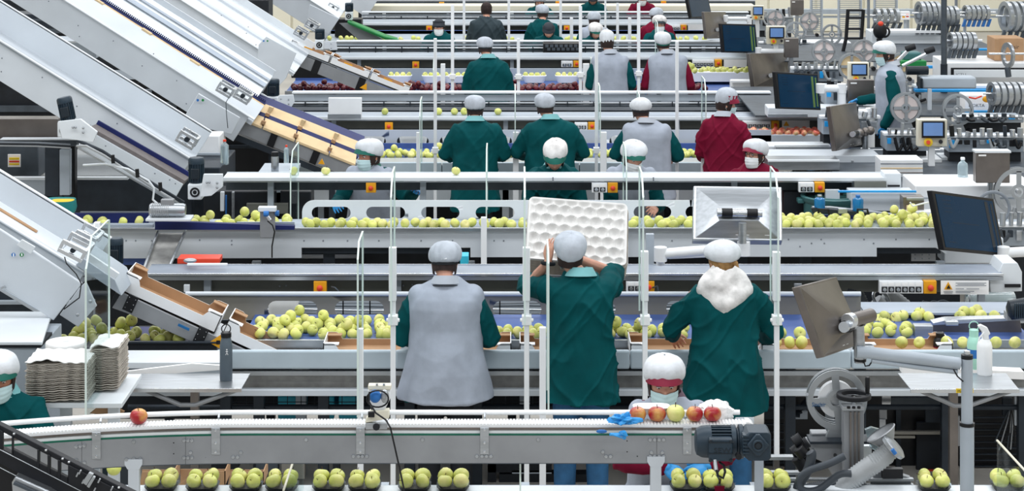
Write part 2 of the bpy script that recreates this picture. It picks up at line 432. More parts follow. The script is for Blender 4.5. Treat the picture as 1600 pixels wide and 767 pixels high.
COATM = {'green': 'coat_green', 'burgundy': 'burgundy', 'dark': 'coat_green_dark', 'charcoal': 'coat_charcoal', 'white': 'white'}
def person(label, x, y, H, yaw=0, lean=0.04, coat='green', vest=None, collar='collar_teal', cap='bouffant', capm='net_white',
           visor=None, band=None, hair='hair_dark', mask=None, hands=None, gloves=False, pitch=20, hyaw=0, near=False, wid=1.0,
           hem=.40, hemw=.24, legs='trouser_black', glasses=False, sleeve=1.0, hood=False, curl=0.5, poles=None, headx=0.0,
           group=None, skin='skin', handdir=None, z0=0.0, tail=False, caps=1.0, twist=0.0, sidelean=0.0, bag=0.0, sit=None, hs=1.0):
    root = thing('person', label, 'person', (x, y, z0), group)
    M = Matrix.Translation((x, y, z0)) @ Matrix.Rotation(R(yaw), 4, 'Z')
    hz = H - .135
    hp = Vector((headx, lean + .035 + .05*math.sin(R(pitch)), hz))
    MH = M @ Matrix.Translation(hp) @ Matrix.Translation((0, 0, -.06)) @ Matrix.Rotation(R(hyaw), 4, 'Z') @ Matrix.Rotation(-R(pitch), 4, 'X') @ Matrix.Translation((0, 0, .06)) @ Matrix.Scale(hs, 4)
    vb, vc = (.0055, .0085) if near else (.010, .014)
    ln = lambda zf: lean * max(0.0, (zf - .5) / .33)
    sl = lambda zf: sidelean * max(0.0, (zf - .5) / .33)
    shz = .795 * H
    S = {-1: Vector((-.168*wid + sl(.80), ln(.80), shz)), 1: Vector((.168*wid + sl(.80), ln(.80), shz))}
    hands = hands or {-1: (-.20, .34, .62*H), 1: (.20, .34, .62*H)}
    poles = poles or {-1: (-.35, -.35, -1), 1: (.35, -.35, -1)}
    l1, l2 = .175*H, .155*H
    J = {}
    for sd in (-1, 1):
        e, w = ik(S[sd], hands[sd], l1, l2, poles[sd]); J[sd] = (S[sd], e, w)
    # body: one continuous surface
    b = MB(); head_mb(b); b.xf(MH)
    k0 = len(b.v)
    nb = Vector((sl(.84), ln(.84) - .01, .835*H))
    hb = M.inverted() @ (MH @ Vector((0, -.022, -.05)))
    b.limb([nb, nb.lerp(hb, .5), hb], [.066, .054, .052], 12)
    b.loft([(0, 0, .52*H, .13, .09), (0, ln(.6), .60*H, .14, .095), (sl(.7), ln(.72), .72*H, .155, .10), (sl(.8), ln(.80), .80*H, .16, .09), (sl(.85), ln(.85), .85*H, .07, .06)], 18)
    for sd in (-1, 1):
        a, e, w = J[sd]
        b.limb([a, a.lerp(e, .5), e, e.lerp(w, .5), w], [.048, .045, .038, .035, .027], 10)
        b.limb([(sd*.085, 0, .50*H), (sd*.095, .01, .28*H), (sd*.10, -.01, .05*H)] if sit is None else [(sd*.085, 0, .50*H), (sd*.11, .40, .50*H), (sd*.11, .38, sit + .08)], [.075, .052, .038], 10)
        fd = (w - e).normalized()
        hd = Vector(handdir[sd][0]) if handdir and sd in handdir else (fd + Vector((-sd*.25, .1, -.15))).normalized()
        hn = Vector(handdir[sd][1]) if handdir and sd in handdir else Vector((sd*.5, .25, .8))
        # thumb side: towards the body's middle for palms facing down
        sgn = 1 if (hd.cross(hn)).dot(Vector((-sd, 0, .2))) > 0 else -1
        if handdir and sd in handdir and len(handdir[sd]) > 2: sgn = handdir[sd][2]
        hand_mb(b, w, hd, hn, sgn, curl, .90 if gloves else .98)
        if gloves:
            g = MB(); hand_mb(g, w, hd, hn, sgn, curl, 1.04); g.limb([w - fd*.05, w - fd*.01, w + hd*.02], [.034, .033, .030], 12); g.xf(M)
            finish_remesh('glove', remesh(g, .0045 if near else .008, 2), 'glove_blue', root)
    b.xf(M, k0)
    finish_remesh('body', remesh(b, vb, 2 if near else 1), skin, root)
    # trousers and shoes
    t = MB()
    t.loft([(0, 0, .45*H, .15, .11), (0, 0, .55*H, .165, .12), (0, 0, .60*H, .15, .11)], 18)
    for sd in (-1, 1):
        t.limb([(sd*.088, 0, .50*H), (sd*.098, .01, .28*H), (sd*.105, -.01, .055*H)] if sit is None else [(sd*.088, 0, .50*H), (sd*.11, .40, .50*H), (sd*.11, .38, sit + .09)], [.10, .080, .068], 12)
    t.xf(M); finish_remesh('trousers', remesh(t, .012 if near else .02, 3), legs, root)
    for sd in (-1, 1):
        q = MB(); q.limb([(sd*.105, -.05, .045), (sd*.11, .05, .045), (sd*.12, .16, .035)], [.045, .045, .036], 10)
        if sit is not None: q.xf(Matrix.Translation((0, .38, sit)))
        q.xf(M)
        obj('shoe', q, 'black_cloth', root, smooth=60)
    # coat with sleeves
    hw = hemw
    tors = lambda kx, ky, lo: [(0, -.01, lo*H, hw*kx*wid, (.165+bag)*ky), (0, 0, (lo+.02)*H, hw*kx*wid*.99, (.165+bag)*ky), (0, 0, .52*H, (.215+.6*(hw-.24))*kx*wid, (.155+bag)*ky),
        (0, ln(.6), .60*H, .203*kx*wid, (.142+bag)*ky), (sl(.68), ln(.68), .68*H, .200*kx*wid, .138*ky), (sl(.76), ln(.76), .76*H, .207*kx*wid, .138*ky, .9),
        (sl(.80), ln(.80), .795*H, .207*kx*wid, .125*ky, .9), (sl(.825), ln(.825), .820*H, .176*kx*wid, .108*ky), (sl(.845), ln(.845), .842*H, .122*kx*wid, .085*ky), (sl(.862), ln(.862), .866*H, .078*kx, .068*ky)]
    c = MB(); c.loft(tors(.95 if vest else 1, .90 if vest else 1, hem)[:-2 if vest else None], 30)
    for sd in (-1, 1):
        a, e, w = J[sd]
        if sleeve >= 1: c.limb([a - Vector((sd*.02, 0, .01)), a.lerp(e, .5), e, e.lerp(w, .5), e.lerp(w, .93)], [.078, .074, .066, .060, .050], 14)
        else: c.limb([a - Vector((sd*.02, 0, .01)), a.lerp(e, .5), a.lerp(e, .9), e.lerp(w, max(.02, sleeve))], [.082, .082, .078, .072], 14)
    c.xf(M)
    A = .016 if near else .012
    sd_ = rnd.random()*50
    def wr(co):
        p = co + Vector((sd_, 0, 0))
        p.x += .05*noise.noise((p.x*5, p.y*5, p.z*4 + 7)); n1 = noise.noise((p.x*9, p.y*9, p.z*1.8)); n2 = noise.noise((p.x*4.5 + p.z*2.6, p.y*4, p.z*1.5 - 20)); n3 = noise.noise((p.x*6 - p.z*5, p.y*5, p.z*1.6 + 30))
        return A*(.55 if vest else 1)*(n1*.8 + max(0, 1 - abs(n2)*4.5)**2*1.1 + max(0, 1 - abs(n3)*5)**2*.75 - .35)
    finish_remesh('coat', remesh(c, vc, 4), COATM[coat], root, wr)
    if vest:
        v = MB(); v.loft(tors(1.085, 1.17, hem + .005), 30)
        if 60 < abs(yaw) < 120:
            for sd in (-1, 1): v.ell(S[sd] + Vector((-sd*.045, 0, .004)), .058, .085, .058, 12, 8)
        else:
          for sd in (-1, 1): v.ell(S[sd] + Vector((-sd*.010, 0, .006)), .070, .098, .070, 14, 10); v.ell(S[sd] + Vector((-sd*.012, 0, -.09)), .062, .100, .10, 14, 10)
        v.xf(M)
        def wv(co):
            p = co + Vector((sd_, 9, 0))
            return A*.9*(noise.noise((p.x*9, p.y*9, p.z*1.6)) + .8*(.5 - abs(noise.noise((p.x*5, p.y*5, p.z*4)))) - .2)
        finish_remesh('vest', remesh(v, vc, 5), vest, root, wv)
    # collar
    if collar and not hood:
        o_ = ln(.86); cxx = sl(.86)
        fn = lambda u, vv: (cxx + math.sin((u-.5)*2*PI*.86 + PI)*(.068 + .030*(1-vv)), o_ - .012 + math.cos((u-.5)*2*PI*.86 + PI)*(.066 + .026*(1-vv)) , (.848 + .030*vv)*H + .012*math.cos((u-.5)*2*PI))
        g = MB(); g.grid(fn, 26, 4, .006); g.xf(M); obj('collar', g, collar, root, smooth=60)
        if vest:   # dark piping line at the back of the collar
            fp = [fn(u/20, -.15) for u in range(21)]
            g = MB(); g.tube(fp, .0035, 5); g.xf(M); obj('collar_piping', g, 'black_cloth', root)
    if hood:
        def hf(u, vv):
            hwid = (.062 + .10*math.sin(min(1, vv/.5)*PI/2)) if vv < .5 else .162*math.cos((vv-.5)*PI*.93)**.8 + .004
            xx = (u*2-1); zz = .888*H - vv*.215 - .020*(1-xx*xx)*vv + .03*abs(xx)*(1-vv)
            back = .070 + .085*math.sin(min(1, vv*1.25)*PI/2) - .010*vv
            yy = o2 - back*(1 - .55*xx*xx) - .014*math.sin(vv*PI*3.2 + xx*2.2)*(1-abs(xx)*.5) - .008*noise.noise((xx*5, vv*6, 3))
            return (xx*hwid, yy, zz)
        o2 = ln(.84) + .01
        g = MB(); g.grid(hf, 30, 30, .022); g.xf(M); obj('hood', g, 'hood_cloth', root, smooth=70)
        g = MB(); g.grid(lambda u, vv: (math.sin((u-.5)*2*PI*.80 + PI)*(.078-.006*vv), o2 - .004 + math.cos((u-.5)*2*PI*.80 + PI)*(.078-.008*vv), .848*H + .055*vv), 26, 4, .008); g.xf(M)
        obj('hood_neck', g, 'hood_cloth', root, smooth=60)
    # hair, cap, visor
    hb_ = MB()
    def hairf(u, vv):
        a = -PI/2 + (u-.5)*2*PI*.66; t_ = vv
        z_ = .055 - .120*t_; q = max(0, -z_/.115)
        rx = .079*(1-.20*q); ry = .099*(1-.30*q)
        return (rx*math.cos(a), ry*math.sin(a), z_)
    hb_.grid(hairf, 26, 10, .006)
    if tail: hb_.limb([(.055, -.085, -.02), (.07, -.075, -.07), (.075, -.06, -.12)], [.020, .016, .008], 8)
    hb_.xf(MH); obj('hair', hb_, hair, root, smooth=70)
    if cap in ('bouffant', 'tall', 'beret'):
        k = caps
        prof = {'bouffant': [(.083, .100, .004), (.097, .113, .012), (.106, .122, .035), (.108, .124, .062), (.103, .118, .090), (.088, .100, .113), (.062, .070, .129), (.030, .034, .137), (.004, .004, .139)],
                'tall': [(.082, .100, .010), (.092, .108, .022), (.101, .115, .050), (.103, .115, .085), (.094, .105, .118), (.074, .082, .143), (.045, .050, .158), (.018, .02, .164), (.003, .003, .165)],
                'beret': [(.083, .100, .010), (.104, .118, .018), (.119, .132, .038), (.121, .134, .062), (.108, .122, .090), (.085, .098, .112), (.055, .066, .127), (.025, .03, .134), (.003, .003, .135)]}[cap]
        n = 60; vs = []
        ph = rnd.random()*6
        for i, (rx, ry, z_) in enumerate(prof):
            t_ = i/(len(prof)-1)
            for j in range(n):
                w = 2*PI*j/n
                pl = 1 + (.036*math.sin(w*11 + 2*math.sin(w*3 + ph)) + .022*noise.noise((math.cos(w)*3+ph, math.sin(w)*3, t_*2)))*(1-t_*.85)*(0.4 if i == 0 else 1)
                bk = max(0, -math.sin(w))
                vs.append((rx*math.cos(w)*pl*k + (.014*math.sin(ph)*t_), ry*math.sin(w)*pl*k - .010*t_, z_ - .034*bk*(1-t_)**1.5 + .050*max(0, math.sin(w))*(1-t_)**1.3 + .004*noise.noise((math.cos(w)*4, math.sin(w)*4, t_*4+ph))))
        g = MB(); m_ = len(prof)
        g.add(vs, [(i*n+j, i*n+(j+1) % n, (i+1)*n+(j+1) % n, (i+1)*n+j) for i in range(m_-1) for j in range(n)] + [tuple(range(n-1, -1, -1))])
        g.xf(MH); cp = obj('cap', g, capm, root, smooth=75)
        sb = cp.modifiers.new('s', 'SUBSURF'); sb.levels = 1; sb.render_levels = 1
        if band:
            g = MB(); g.add([], [])
            fn = lambda u, vv: ((.0865)*math.cos(2*PI*u), .1035*math.sin(2*PI*u), -.004 - .033*max(0, -math.sin(2*PI*u)) + .018*vv)
            g.grid(fn, 40, 2, .005); g.xf(MH); obj('elastic_band', g, band, root, smooth=60)
            if near:
                g = MB(); g.grid(lambda u, vv: ((u-.5)*.034, -.120 + .004*vv, -.005 + .034*vv), 2, 2, .004); g.xf(MH); obj('cap_tab', g, 'net_white', root)
    elif cap == 'none':
        g = MB(); g.loft([(0, -.006, .0, .080, .098), (0, -.006, .04, .083, .100), (0, -.006, .08, .074, .090), (0, -.006, .108, .050, .062), (0, -.006, .124, .015, .02)], 28); g.xf(MH)
        obj('hair', g, hair, root, smooth=75)
    elif cap == 'ballcap':
        g = MB(); g.loft([(0, 0, .010, .083, .103), (0, -.002, .05, .084, .102), (0, -.004, .09, .070, .086), (0, -.006, .118, .040, .05), (0, -.006, .127, .006, .008)], 28); g.xf(MH)
        obj('cap', g, capm, root, smooth=75)
        g = MB(); g.cyl((0, .094, .055), (0, .101, .057), .022, 16); g.xf(MH); obj('badge', g, 'white', root)
        visor = visor or capm
    if visor:
        def vf(u, vv):
            a = PI/2 + (u-.5)*PI*.92; d = math.sin(u*PI)
            return (.086*math.cos(a)*(1+.06*vv), .102*math.sin(a) + .036*vv*d**.8, .054 + .020*d - .016*vv - .022*vv*vv*(1+.6*abs(u-.5)))
        g = MB(); g.grid(vf, 26, 6, .003)
        g.grid(lambda u, vv: (.0865*math.cos(PI*1.1*(u-.5)+PI/2), .1055*math.sin(PI*1.1*(u-.5)+PI/2), .088 - .034*vv + .014*math.sin(u*PI)), 26, 3, .003)
        g.xf(MH); obj('visor', g, visor, root, smooth=60)
    if mask:
        def mf(u, vv):
            a = PI/2 + (u-.5)*PI*.74; zz = -.024 - .084*vv
            q = max(0, -zz/.115); bul = .018*math.sin(PI*min(1, vv*1.05))**.6*math.sin(PI*u)**1.0 + .016*math.exp(-((u-.5)/.10)**2)*math.exp(-(vv/.28)**2)
            jaw = 1-.26*q**1.6
            pl = .0016*math.sin(vv*22)
            return (.0775*math.cos(a)*jaw*(1+.04*math.sin(PI*vv)), .0985*math.sin(a)*(1-.10*q) + bul + pl, zz - .012*math.sin(PI*u)*(vv-.35))
        g = MB(); g.grid(mf, 26, 18, .002)
        for sx in (0, 1):
            for vv in (.06, .92):
                p0 = Vector(mf(sx, vv)); e_ = Vector(((-1 if sx else 1)*.082, -.018, -.008 if vv < .5 else -.03))
                g.tube([p0, p0.lerp(e_, .5) + Vector(((-1 if sx else 1)*.004, 0, 0)), e_], .0014, 5)
        g.xf(MH); obj('face_mask', g, mask, root, smooth=60)
    if mask or glasses or visor:
        for sx in (-1, 1):
            g = MB(); g.ell((sx*.031, .076, .006), .012, .010, .0075, 12, 8); g.cur = 1; g.ell((sx*.031, .0805, .003), .0058, .0065, .0058, 10, 6)
            g.xf(MH); obj('eye', g, ['eye_white', 'eye_dark'], root, smooth=80)
            g = MB(); g.tube([(sx*.014, .0885, .024), (sx*.030, .088, .030), (sx*.048, .079, .024)], [.0026, .0034, .0016], 6)
            g.tube([(sx*.019, .0855, .010), (sx*.031, .0875, .0135), (sx*.044, .080, .009)], .0016, 5)
            g.xf(MH); obj('eyebrow', g, hair if hair == 'hair_dark' else 'hair_dark', root)
    if glasses:
        g = MB()
        for sx in (-1, 1):
            g.torus((sx*.033, .100, .004), .021, .0022, (sx*.15, 1, 0), 24, 6)
            g.tube([(sx*.053, .094, .006), (sx*.080, .01, .0)], .0018, 5)
        g.tube([(-.012, .102, .008), (.012, .102, .008)], .002, 5); g.xf(MH); obj('glasses', g, 'black', root)
    return root

def W_(px, s, dx=0.0): return xat(px, s) + dx
# front row, backs to the camera
s = 246
person('worker in grey sleeveless smock over green sleeves, seen from behind at the near bench', xat(696, s), yat(s), 1.645, 0, .05, 'green', 'vest_grey',
       'collar_grey', 'bouffant', 'net_grey', band='black_cloth', near=True, wid=1.08, hem=.41, hemw=.262, pitch=26, headx=-.01, hands={-1: (-.24, .30, .98), 1: (.24, .30, .98)},
       poles={-1: (-.45, -.1, -1), 1: (.45, -.1, -1)}, bag=.02)
s = 248
person('worker in green coat and hairnet holding up a stack of white fruit trays', xat(908, s), yat(s), 1.735, 0, .03, 'green', None,
       'collar_teal', 'bouffant', 'net_grey', near=True, wid=1.0, hem=.40, hemw=.255, pitch=-6, headx=-.068, caps=.97,
       hands={-1: (-.205, .13, 1.53), 1: (-.01, .25, 1.53)}, poles={-1: (-.35, .25, -1), 1: (1.0, .45, -.45)}, sleeve=.03, skin='skin',
       mask='mask_blue', legs='jeans', curl=.35, handdir={-1: ((.1, .12, 1), (-.75, -.65, .0), -1), 1: ((-.4, .35, .8), (.5, -.8, .2), -1)}, sidelean=0)
q_ = MB(); q_.torus(Vector((xat(908, 248) - .205, yat(248) + .13, 1.525)), .036, .013, (.1, .1, 1), 20, 8); obj('wristband', q_, 'black_cloth', bpy.data.objects['person.001'])
s = 246
person('worker in green coat with white hood on the back and rounded white hairnet', xat(1132, s), yat(s), 1.66, 0, .04, 'green', None,
       None, 'beret', 'net_white', near=True, wid=1.07, hem=.36, hemw=.262, pitch=14, headx=.0, hood=True, hair='hair_blond', tail=True, glasses=True, hyaw=14, caps=1.0,
       hands={-1: (-.30, .34, .98), 1: (.30, .34, .98)}, poles={-1: (-.7, -.2, -.8), 1: (.7, -.2, -.8)}, legs='jeans', bag=.03)
# ------------------------------------------------------------------ setting
def struct(name, mb, m, **k):
    return obj(name, mb, m, kind='structure', **k)
struct('floor', MB().box(-18, 16, -3, 46, -0.1, 0.0), 'floor_paint')
wb = struct('wall_back', MB().box(-18, 16, 43, 43.2, 0.0, 7.0), 'cream')
for i in range(34):
    obj('wall_panel', MB().box(-17.6 + i*1.0, -16.64 + i*1.0, 42.96, 43.0, 0.02, 6.9), 'cream', wb, bev=.008)
struct('wall_left', MB().box(-18.2, -18, -3, 43.2, 0, 7), 'cream')
struct('wall_right', MB().box(16, 16.2, -3, 43.2, 0, 7), 'cream')

# ------------------------------------------------------------------ packing lines: benches, belts, overhead conveyors
def pb(px0, px1, py0, py1, sc, depth): return MB().pbox(px0, px1, py0, py1, sc, depth)
def frame_legs(root, xs, sc, ztop, m='paint', w=.06, d=.06):
    for px in xs:
        x = xat(px, sc); y = yat(sc)
        obj('leg', MB().box(x - w/2, x + w/2, y, y + d, 0, ztop), m, root, bev=.004)
def bolts(pts, sc, r=.008, out=.006, m='steel'):
    mb = MB()
    for px, py in pts:
        p = P(px, py, sc); mb.lathe([(r, 0), (r*.8, out), (r*.3, out*1.3)], p, (0, -1, 0), 8)
    return mb
def stop_box(root, px, py, w, sc, switches=0, sw=0, name='emergency_stop'):
    """yellow box with a red mushroom button, centre px, py and width w in pixels"""
    d = .06
    b = obj(name, pb(px - w/2, px + w/2, py - w/2, py + w/2, sc, d), 'yellow', root, bev=.004, label='yellow emergency stop box')
    p = P(px, py, sc); r = w/sc*.24
    g = MB(); g.lathe([(r*.55, 0), (r*.55, .012), (r, .016), (r*1.0, .026), (r*.6, .034), (.001, .036)], p, (0, -1, 0), 16)
    obj('push_button', g, 'red', b, label='red mushroom button')
    if switches:
        x1 = px - w/2 - 1; x0 = x1 - sw
        q = obj('switch_box', pb(x0, x1, py - w*.48, py + w*.48, sc, d), 'white', root, bev=.003)
        for i in range(switches):
            cx_ = x0 + sw*(i + .7)/(switches + .4)
            a = sw/(switches + .4)*.84
            obj('switch_plate', pb(cx_ - a/2, cx_ + a/2, py - w*.05, py + w*.36, sc + .01*sc/ FPX, .004).xf(Matrix.Translation((0, -.005, 0))), 'black', q)
            pp = P(cx_, py + w*.15, sc)
            obj('knob', MB().lathe([(a/sc*.36, 0), (a/sc*.32, .014), (.001, .015)], pp + Vector((0, -.004, 0)), (0, -1, 0), 12), 'steel_bright', q)
            obj('switch_tag', pb(cx_ - a/2, cx_ + a/2, py - w*.36, py - w*.12, sc, .004).xf(Matrix.Translation((0, -.003, 0))), 'paper', q)
    return b
def capsule(x0, x1, y0, y1, n=8):
    r = (y1 - y0)/2; cy = (y0 + y1)/2; out = []
    for i in range(n+1):
        a = PI/2 + PI*i/n; out.append((x0 + r + r*math.cos(a), cy - r*math.sin(a)))
    for i in range(n+1):
        a = -PI/2 + PI*i/n; out.append((x1 - r + r*math.cos(a), cy - r*math.sin(a)))
    return out
def screws(root, pts, sc):
    if pts: obj('screw', bolts(pts, sc, r=.007, out=.004), 'print_grey', root, kind='stuff')

# --- line A (nearest): bench, apple belt, overhead belt
t = thing('packing_bench', 'long grey packing bench that the three nearest standing workers face', 'bench', (xat(900, 242), yat(242), 0))
for a, b_ in ((338, 617), (618, 984), (985, 1330), (1331, 1680)):
    obj('front_panel', pb(a, b_, 548, 577, 242, .045), 'bench_plate', t, bev=.012, seg=3)
obj('alu_strip', pb(338, 1680, 580, 587, 241.5, .05), 'alu', t, bev=.002)
obj('apron', pb(200, 1680, 587, 609, 240, .03), 'steel_dirty', t)
obj('lower_rail', pb(190, 1680, 609, 619, 242, .06), 'paint', t, bev=.004)
obj('packing_surface', MB().box(xat(338, 242), xat(1680, 242), yat(242) + .045, yat(234.6), .81, .82), 'steel', t)
frame_legs(t, (352, 404, 505, 640, 745, 1000, 1235, 1345, 1480, 1600), 239, .80, 'dark_steel', .07)
frame_legs(t, (470, 820, 1120), 236, .80, 'paint_shade', .07)
obj('cross_tube', MB().cyl(P(200, 636, 238), P(1680, 636, 238), .018, 10), 'dark_steel', t)
# wire basket shelf below the bench
t = thing('wire_shelf', 'thin wire shelf hung under the near packing bench', 'shelf', P(420, 640, 236))
mb = MB()
for k in range(30):
    x = 300 + k*21.3
    mb.cyl(P(x, 617, 236), P(x, 645, 236), .003, 5)
for yy in (628, 637, 645): mb.cyl(P(300, yy, 236), P(930, yy, 236), .003, 5)
obj('wire_grid', mb, 'dark_steel', t)
for i, (a, b_) in enumerate(((434, 473), (502, 522), (529, 559))):
    q = MB(); q.pbox(a, b_, 619, 655, 232, .34)
    o = obj('crate', q, 'crate_cyan', bev=.01, label=['cyan plastic crate under the near bench, left of the other two', 'cyan plastic crate under the near bench, middle of three', 'cyan plastic crate under the near bench, nearest the white post'][i], cat='crate', group='cyan crates under the near bench')
    o.modifiers[0].segments = 2

def belt_line(label, px0, px1, s0, y0, s1, y1, rail=3, side=14, belt='belt_blue', legsx=(), name='apple_conveyor', guard=True, sidem='steel'):
    """flat belt whose near rail top is pixel row y0 at scale s0 and far edge s1"""
    z = zat(y0, s0)
    t = thing(name, label, 'conveyor', (xat((px0+px1)/2, s0), yat(s0), 0))
    x0, x1 = xat(px0, s0), xat(px1, s0)
    obj('belt', MB().box(x0, x1, yat(s0) + .02, yat(s1), z - .05, z - .022), belt, t)
    obj('near_rail', MB().box(x0, x1, yat(s0) - .004, yat(s0) + .02, z - side/s0, z), sidem, t, bev=.002)
    if guard: obj('far_guard', MB().box(x0, x1, yat(s1), yat(s1) + .02, z - .06, z + .035), 'belt_blue', t, bev=.002)
    for px in legsx: obj('leg', MB().box(xat(px, s0) - .03, xat(px, s0) + .03, yat(s0) + .1, yat(s0) + .16, 0, z - .05), 'paint_shade', t)
    return t, z
tA, zA = belt_line('blue belt carrying golden apples behind the nearest packing bench', 375, 1620, 234, 531, 221, None, legsx=(400, 720, 1000, 1300), guard=False)
def oval_guard(label, px0, px1, y0, y1, sc, holes, m='grey_panel', lip=True, round_left=0, parent=None, name='slotted_guard'):
    mb = MB(); yy = yat(sc); dp = .012
    def quad(pts):
        k = len(pts); q = [(xat(a, sc), zat(b_, sc)) for a, b_ in pts]
        mb.add([(a, yy, b_) for a, b_ in q] + [(a, yy + dp, b_) for a, b_ in q], [tuple(range(k)), tuple(range(2*k-1, k-1, -1))] + [(i, (i+1) % k, k + (i+1) % k, k + i) for i in range(k)])
    holes = sorted(holes); cx_ = px0 + round_left
    if round_left: quad([(px0, y1), (cx_, y1), (cx_, y0)] + [(px0 + round_left*(1 - math.sin(PI/2*i/6)), y0 + round_left*(1 - math.cos(PI/2*i/6))) for i in range(1, 7)])
    for (h0, h1, h2, h3) in holes:
        m_ = 5
        if round_left and h0 - m_ < cx_: cx_ = min(cx_, px0 + round_left)
        a0 = max(h0 - m_, cx_); a1 = h1 + m_
        if a0 > cx_: quad([(cx_, y0), (a0, y0), (a0, y1), (cx_, y1)])
        cap_ = capsule(h0, h1, h2, h3, 8); c0 = ((h0+h1)/2, (h2+h3)/2); n_ = len(cap_); q = []
        for (u, v) in cap_:
            du, dv = u - c0[0], v - c0[1]; t_ = 1e9
            if du > 1e-6: t_ = min(t_, (a1 - c0[0])/du)
            if du < -1e-6: t_ = min(t_, (a0 - c0[0])/du)
            if dv > 1e-6: t_ = min(t_, (y1 - c0[1])/dv)
            if dv < -1e-6: t_ = min(t_, (y0 - c0[1])/dv)
            q.append((c0[0] + du*t_, c0[1] + dv*t_))
        for cr in ((a0, y0), (a1, y0), (a0, y1), (a1, y1)):
            j = min(range(n_), key=lambda i: (q[i][0]-cr[0])**2 + (q[i][1]-cr[1])**2); q[j] = cr
        for i in range(n_):
            j = (i+1) % n_; quad([cap_[i], cap_[j], q[j], q[i]])
        cx_ = a1
    if cx_ < px1: quad([(cx_, y0), (px1, y0), (px1, y1), (cx_, y1)])
    o = obj('guard_plate', mb, m, parent, smooth=30)
    if lip: obj('guard_tube', MB().cyl(P(px0, y0 + 2, sc*1.001), P(px1, y0 + 2, sc*1.001), .016, 10), 'paint', parent)
    return o
oval_guard('', 290, 1345, 457, 499, 221, [(418, 496, 470, 496), (523, 600, 470, 496), (662, 740, 470, 496), (770, 846, 470, 496), (885, 962, 470, 496), (1041, 1112, 470, 491), (1150, 1205, 470, 496), (1250, 1290, 468, 494)], 'grey_panel', True, 0, tA)
screws(tA, [(404, 462), (1228, 462)], 221)
# light wall with cable bundle seen through the ovals
tt = thing('cable_tray', 'cable bundle on a pale tray seen through the oval cut-outs behind the near workers', 'cable tray', P(700, 500, 216))
obj('tray', MB().pbox(300, 1345, 466, 500, 214, .02), 'paint_shade', tt)
for k in range(4): obj('cable', MB().tube([P(300 + 87*i, 474 + k*5 + 1.5*math.sin(i*1.7 + k), 216) for i in range(13)], .006, 6), ['print_grey', 'mid_dark', 'steel', 'print_grey'][k], tt)
for px in (450, 535, 577, 640, 700, 780, 905, 985, 1175): obj('cable_tie', MB().pbox(px, px + 2, 470, 494, 216.6, .01), 'black', tt)
o = obj('tub', MB().loft([((xat(440, 218)), yat(218) + .14, zat(497, 218), .105, .10, .5), ((xat(440, 218)), yat(218) + .14, zat(468, 218), .11, .105, .5)], 24), 'white_plastic', smooth=40,
        label='white tub seen through the first oval cut-out left of the grey-smocked worker', cat='tub')

def overhead(label, px0, px1, s, ylip, top_px, yside0, yside1, sside, side='olive_panel', lipm='steel_bright', topm='belt_top', name='overhead_conveyor', legsx=(), pitch=0, lip_h=3):
    """upper conveyor: pixel row ylip = near lip top at scale s; top surface recedes to sb"""
    z = zat(ylip, s); sb = (top_px - YH)/(CAM_H - z)
    t = thing(name, label, 'conveyor', (xat((px0+px1)/2, s), yat(s), 0))
    x0, x1 = xat(px0, s), xat(px1, s)
    obj('deck', MB().box(x0, x1, yat(s) + .012, yat(sb), z - .012, z - .001), topm, t)
    obj('near_lip', MB().box(x0, x1, yat(s) - .005, yat(s) + .012, z - lip_h/s, z + .004), lipm, t, bev=.003)
    obj('lower_lip', MB().box(x0, x1, yat(s) + .004, yat(s) + .02, z - (yside0 - ylip)/s, z - lip_h*1.4/s), 'steel', t)
    obj('side_panel', MB().box(x0, x1 - .06, yat(sside), yat(sside) + .02, zat(yside1, sside), zat(yside0, sside)), side, t, bev=.002)
    obj('far_lip', MB().box(x0, x1, yat(sb), yat(sb) + .012, z - .06, z + .006), lipm, t)
    for px in legsx: obj('leg', MB().box(xat(px, s) - .025, xat(px, s) + .025, yat(s) + .12, yat(s) + .17, 0, z - .03), 'paint_shade', t)
    return t, z, sb
oA, zoA, sbA = overhead('steel topped overhead conveyor right behind the three nearest standing workers', 225, 1568, 213, 428, 414, 438, 456, 210.5, topm='deck_grey', legsx=(320, 620, 940, 1300, 1540))
stop_box(oA, 500, 449.5, 20, 213)
stop_box(oA, 1014, 448, 17, 213, 2, 26)
stop_box(oA, 1453.5, 449, 20, 213.5, 6, 68)
g = obj('sign_plate', pb(1470, 1545, 438.5, 460, 213.5, .006), 'paper', oA)
tri = [(1475, 452), (1488, 452), (1481.5, 440)]
obj('warning_triangle', MB().ppoly(tri, 213.7, .004).xf(Matrix.Translation((0, -.006, 0))), 'yellow', g)
obj('triangle_mark', MB().ppoly([(1478.5, 450.5), (1485, 450.5), (1482, 444.5)], 213.8, .003).xf(Matrix.Translation((0, -.010, 0))), 'black', g)
mb = MB()
for i, (a, b_, yy) in enumerate(((1493, 1541, 441.5), (1496, 1538, 443.5), (1493, 1541, 445.5), (1493, 1506, 450.5), (1510, 1530, 450.5), (1493, 1522, 454.5), (1493, 1516, 456.5), (1474, 1489, 455), (1475, 1488, 457))):
    mb.pbox(a, b_, yy, yy + 1.1, 213.8, .002)
obj('sign_lettering', mb.xf(Matrix.Translation((0, -.004, 0))), 'print_grey', g)
h = obj('end_housing', MB().ppoly([(1560, 426), (1567, 411), (1590, 411), (1597, 425), (1597, 455), (1548, 457), (1546, 438), (1560, 436)], 212, .30), 'paint_light', oA, bev=.004)
obj('belt_slot', MB().pbox(1570, 1595, 444, 449, 212.3, .01), 'black', h)
obj('bracket', MB().pbox(287, 296, 445, 457, 213, .03), 'paint_light', oA, bev=.003)
obj('bracket', MB().pbox(1241, 1253, 443, 452, 213, .03), 'steel', oA, bev=.003)
obj('bracket', MB().pbox(1241, 1253, 456, 466, 213, .03), 'white', oA, bev=.003)
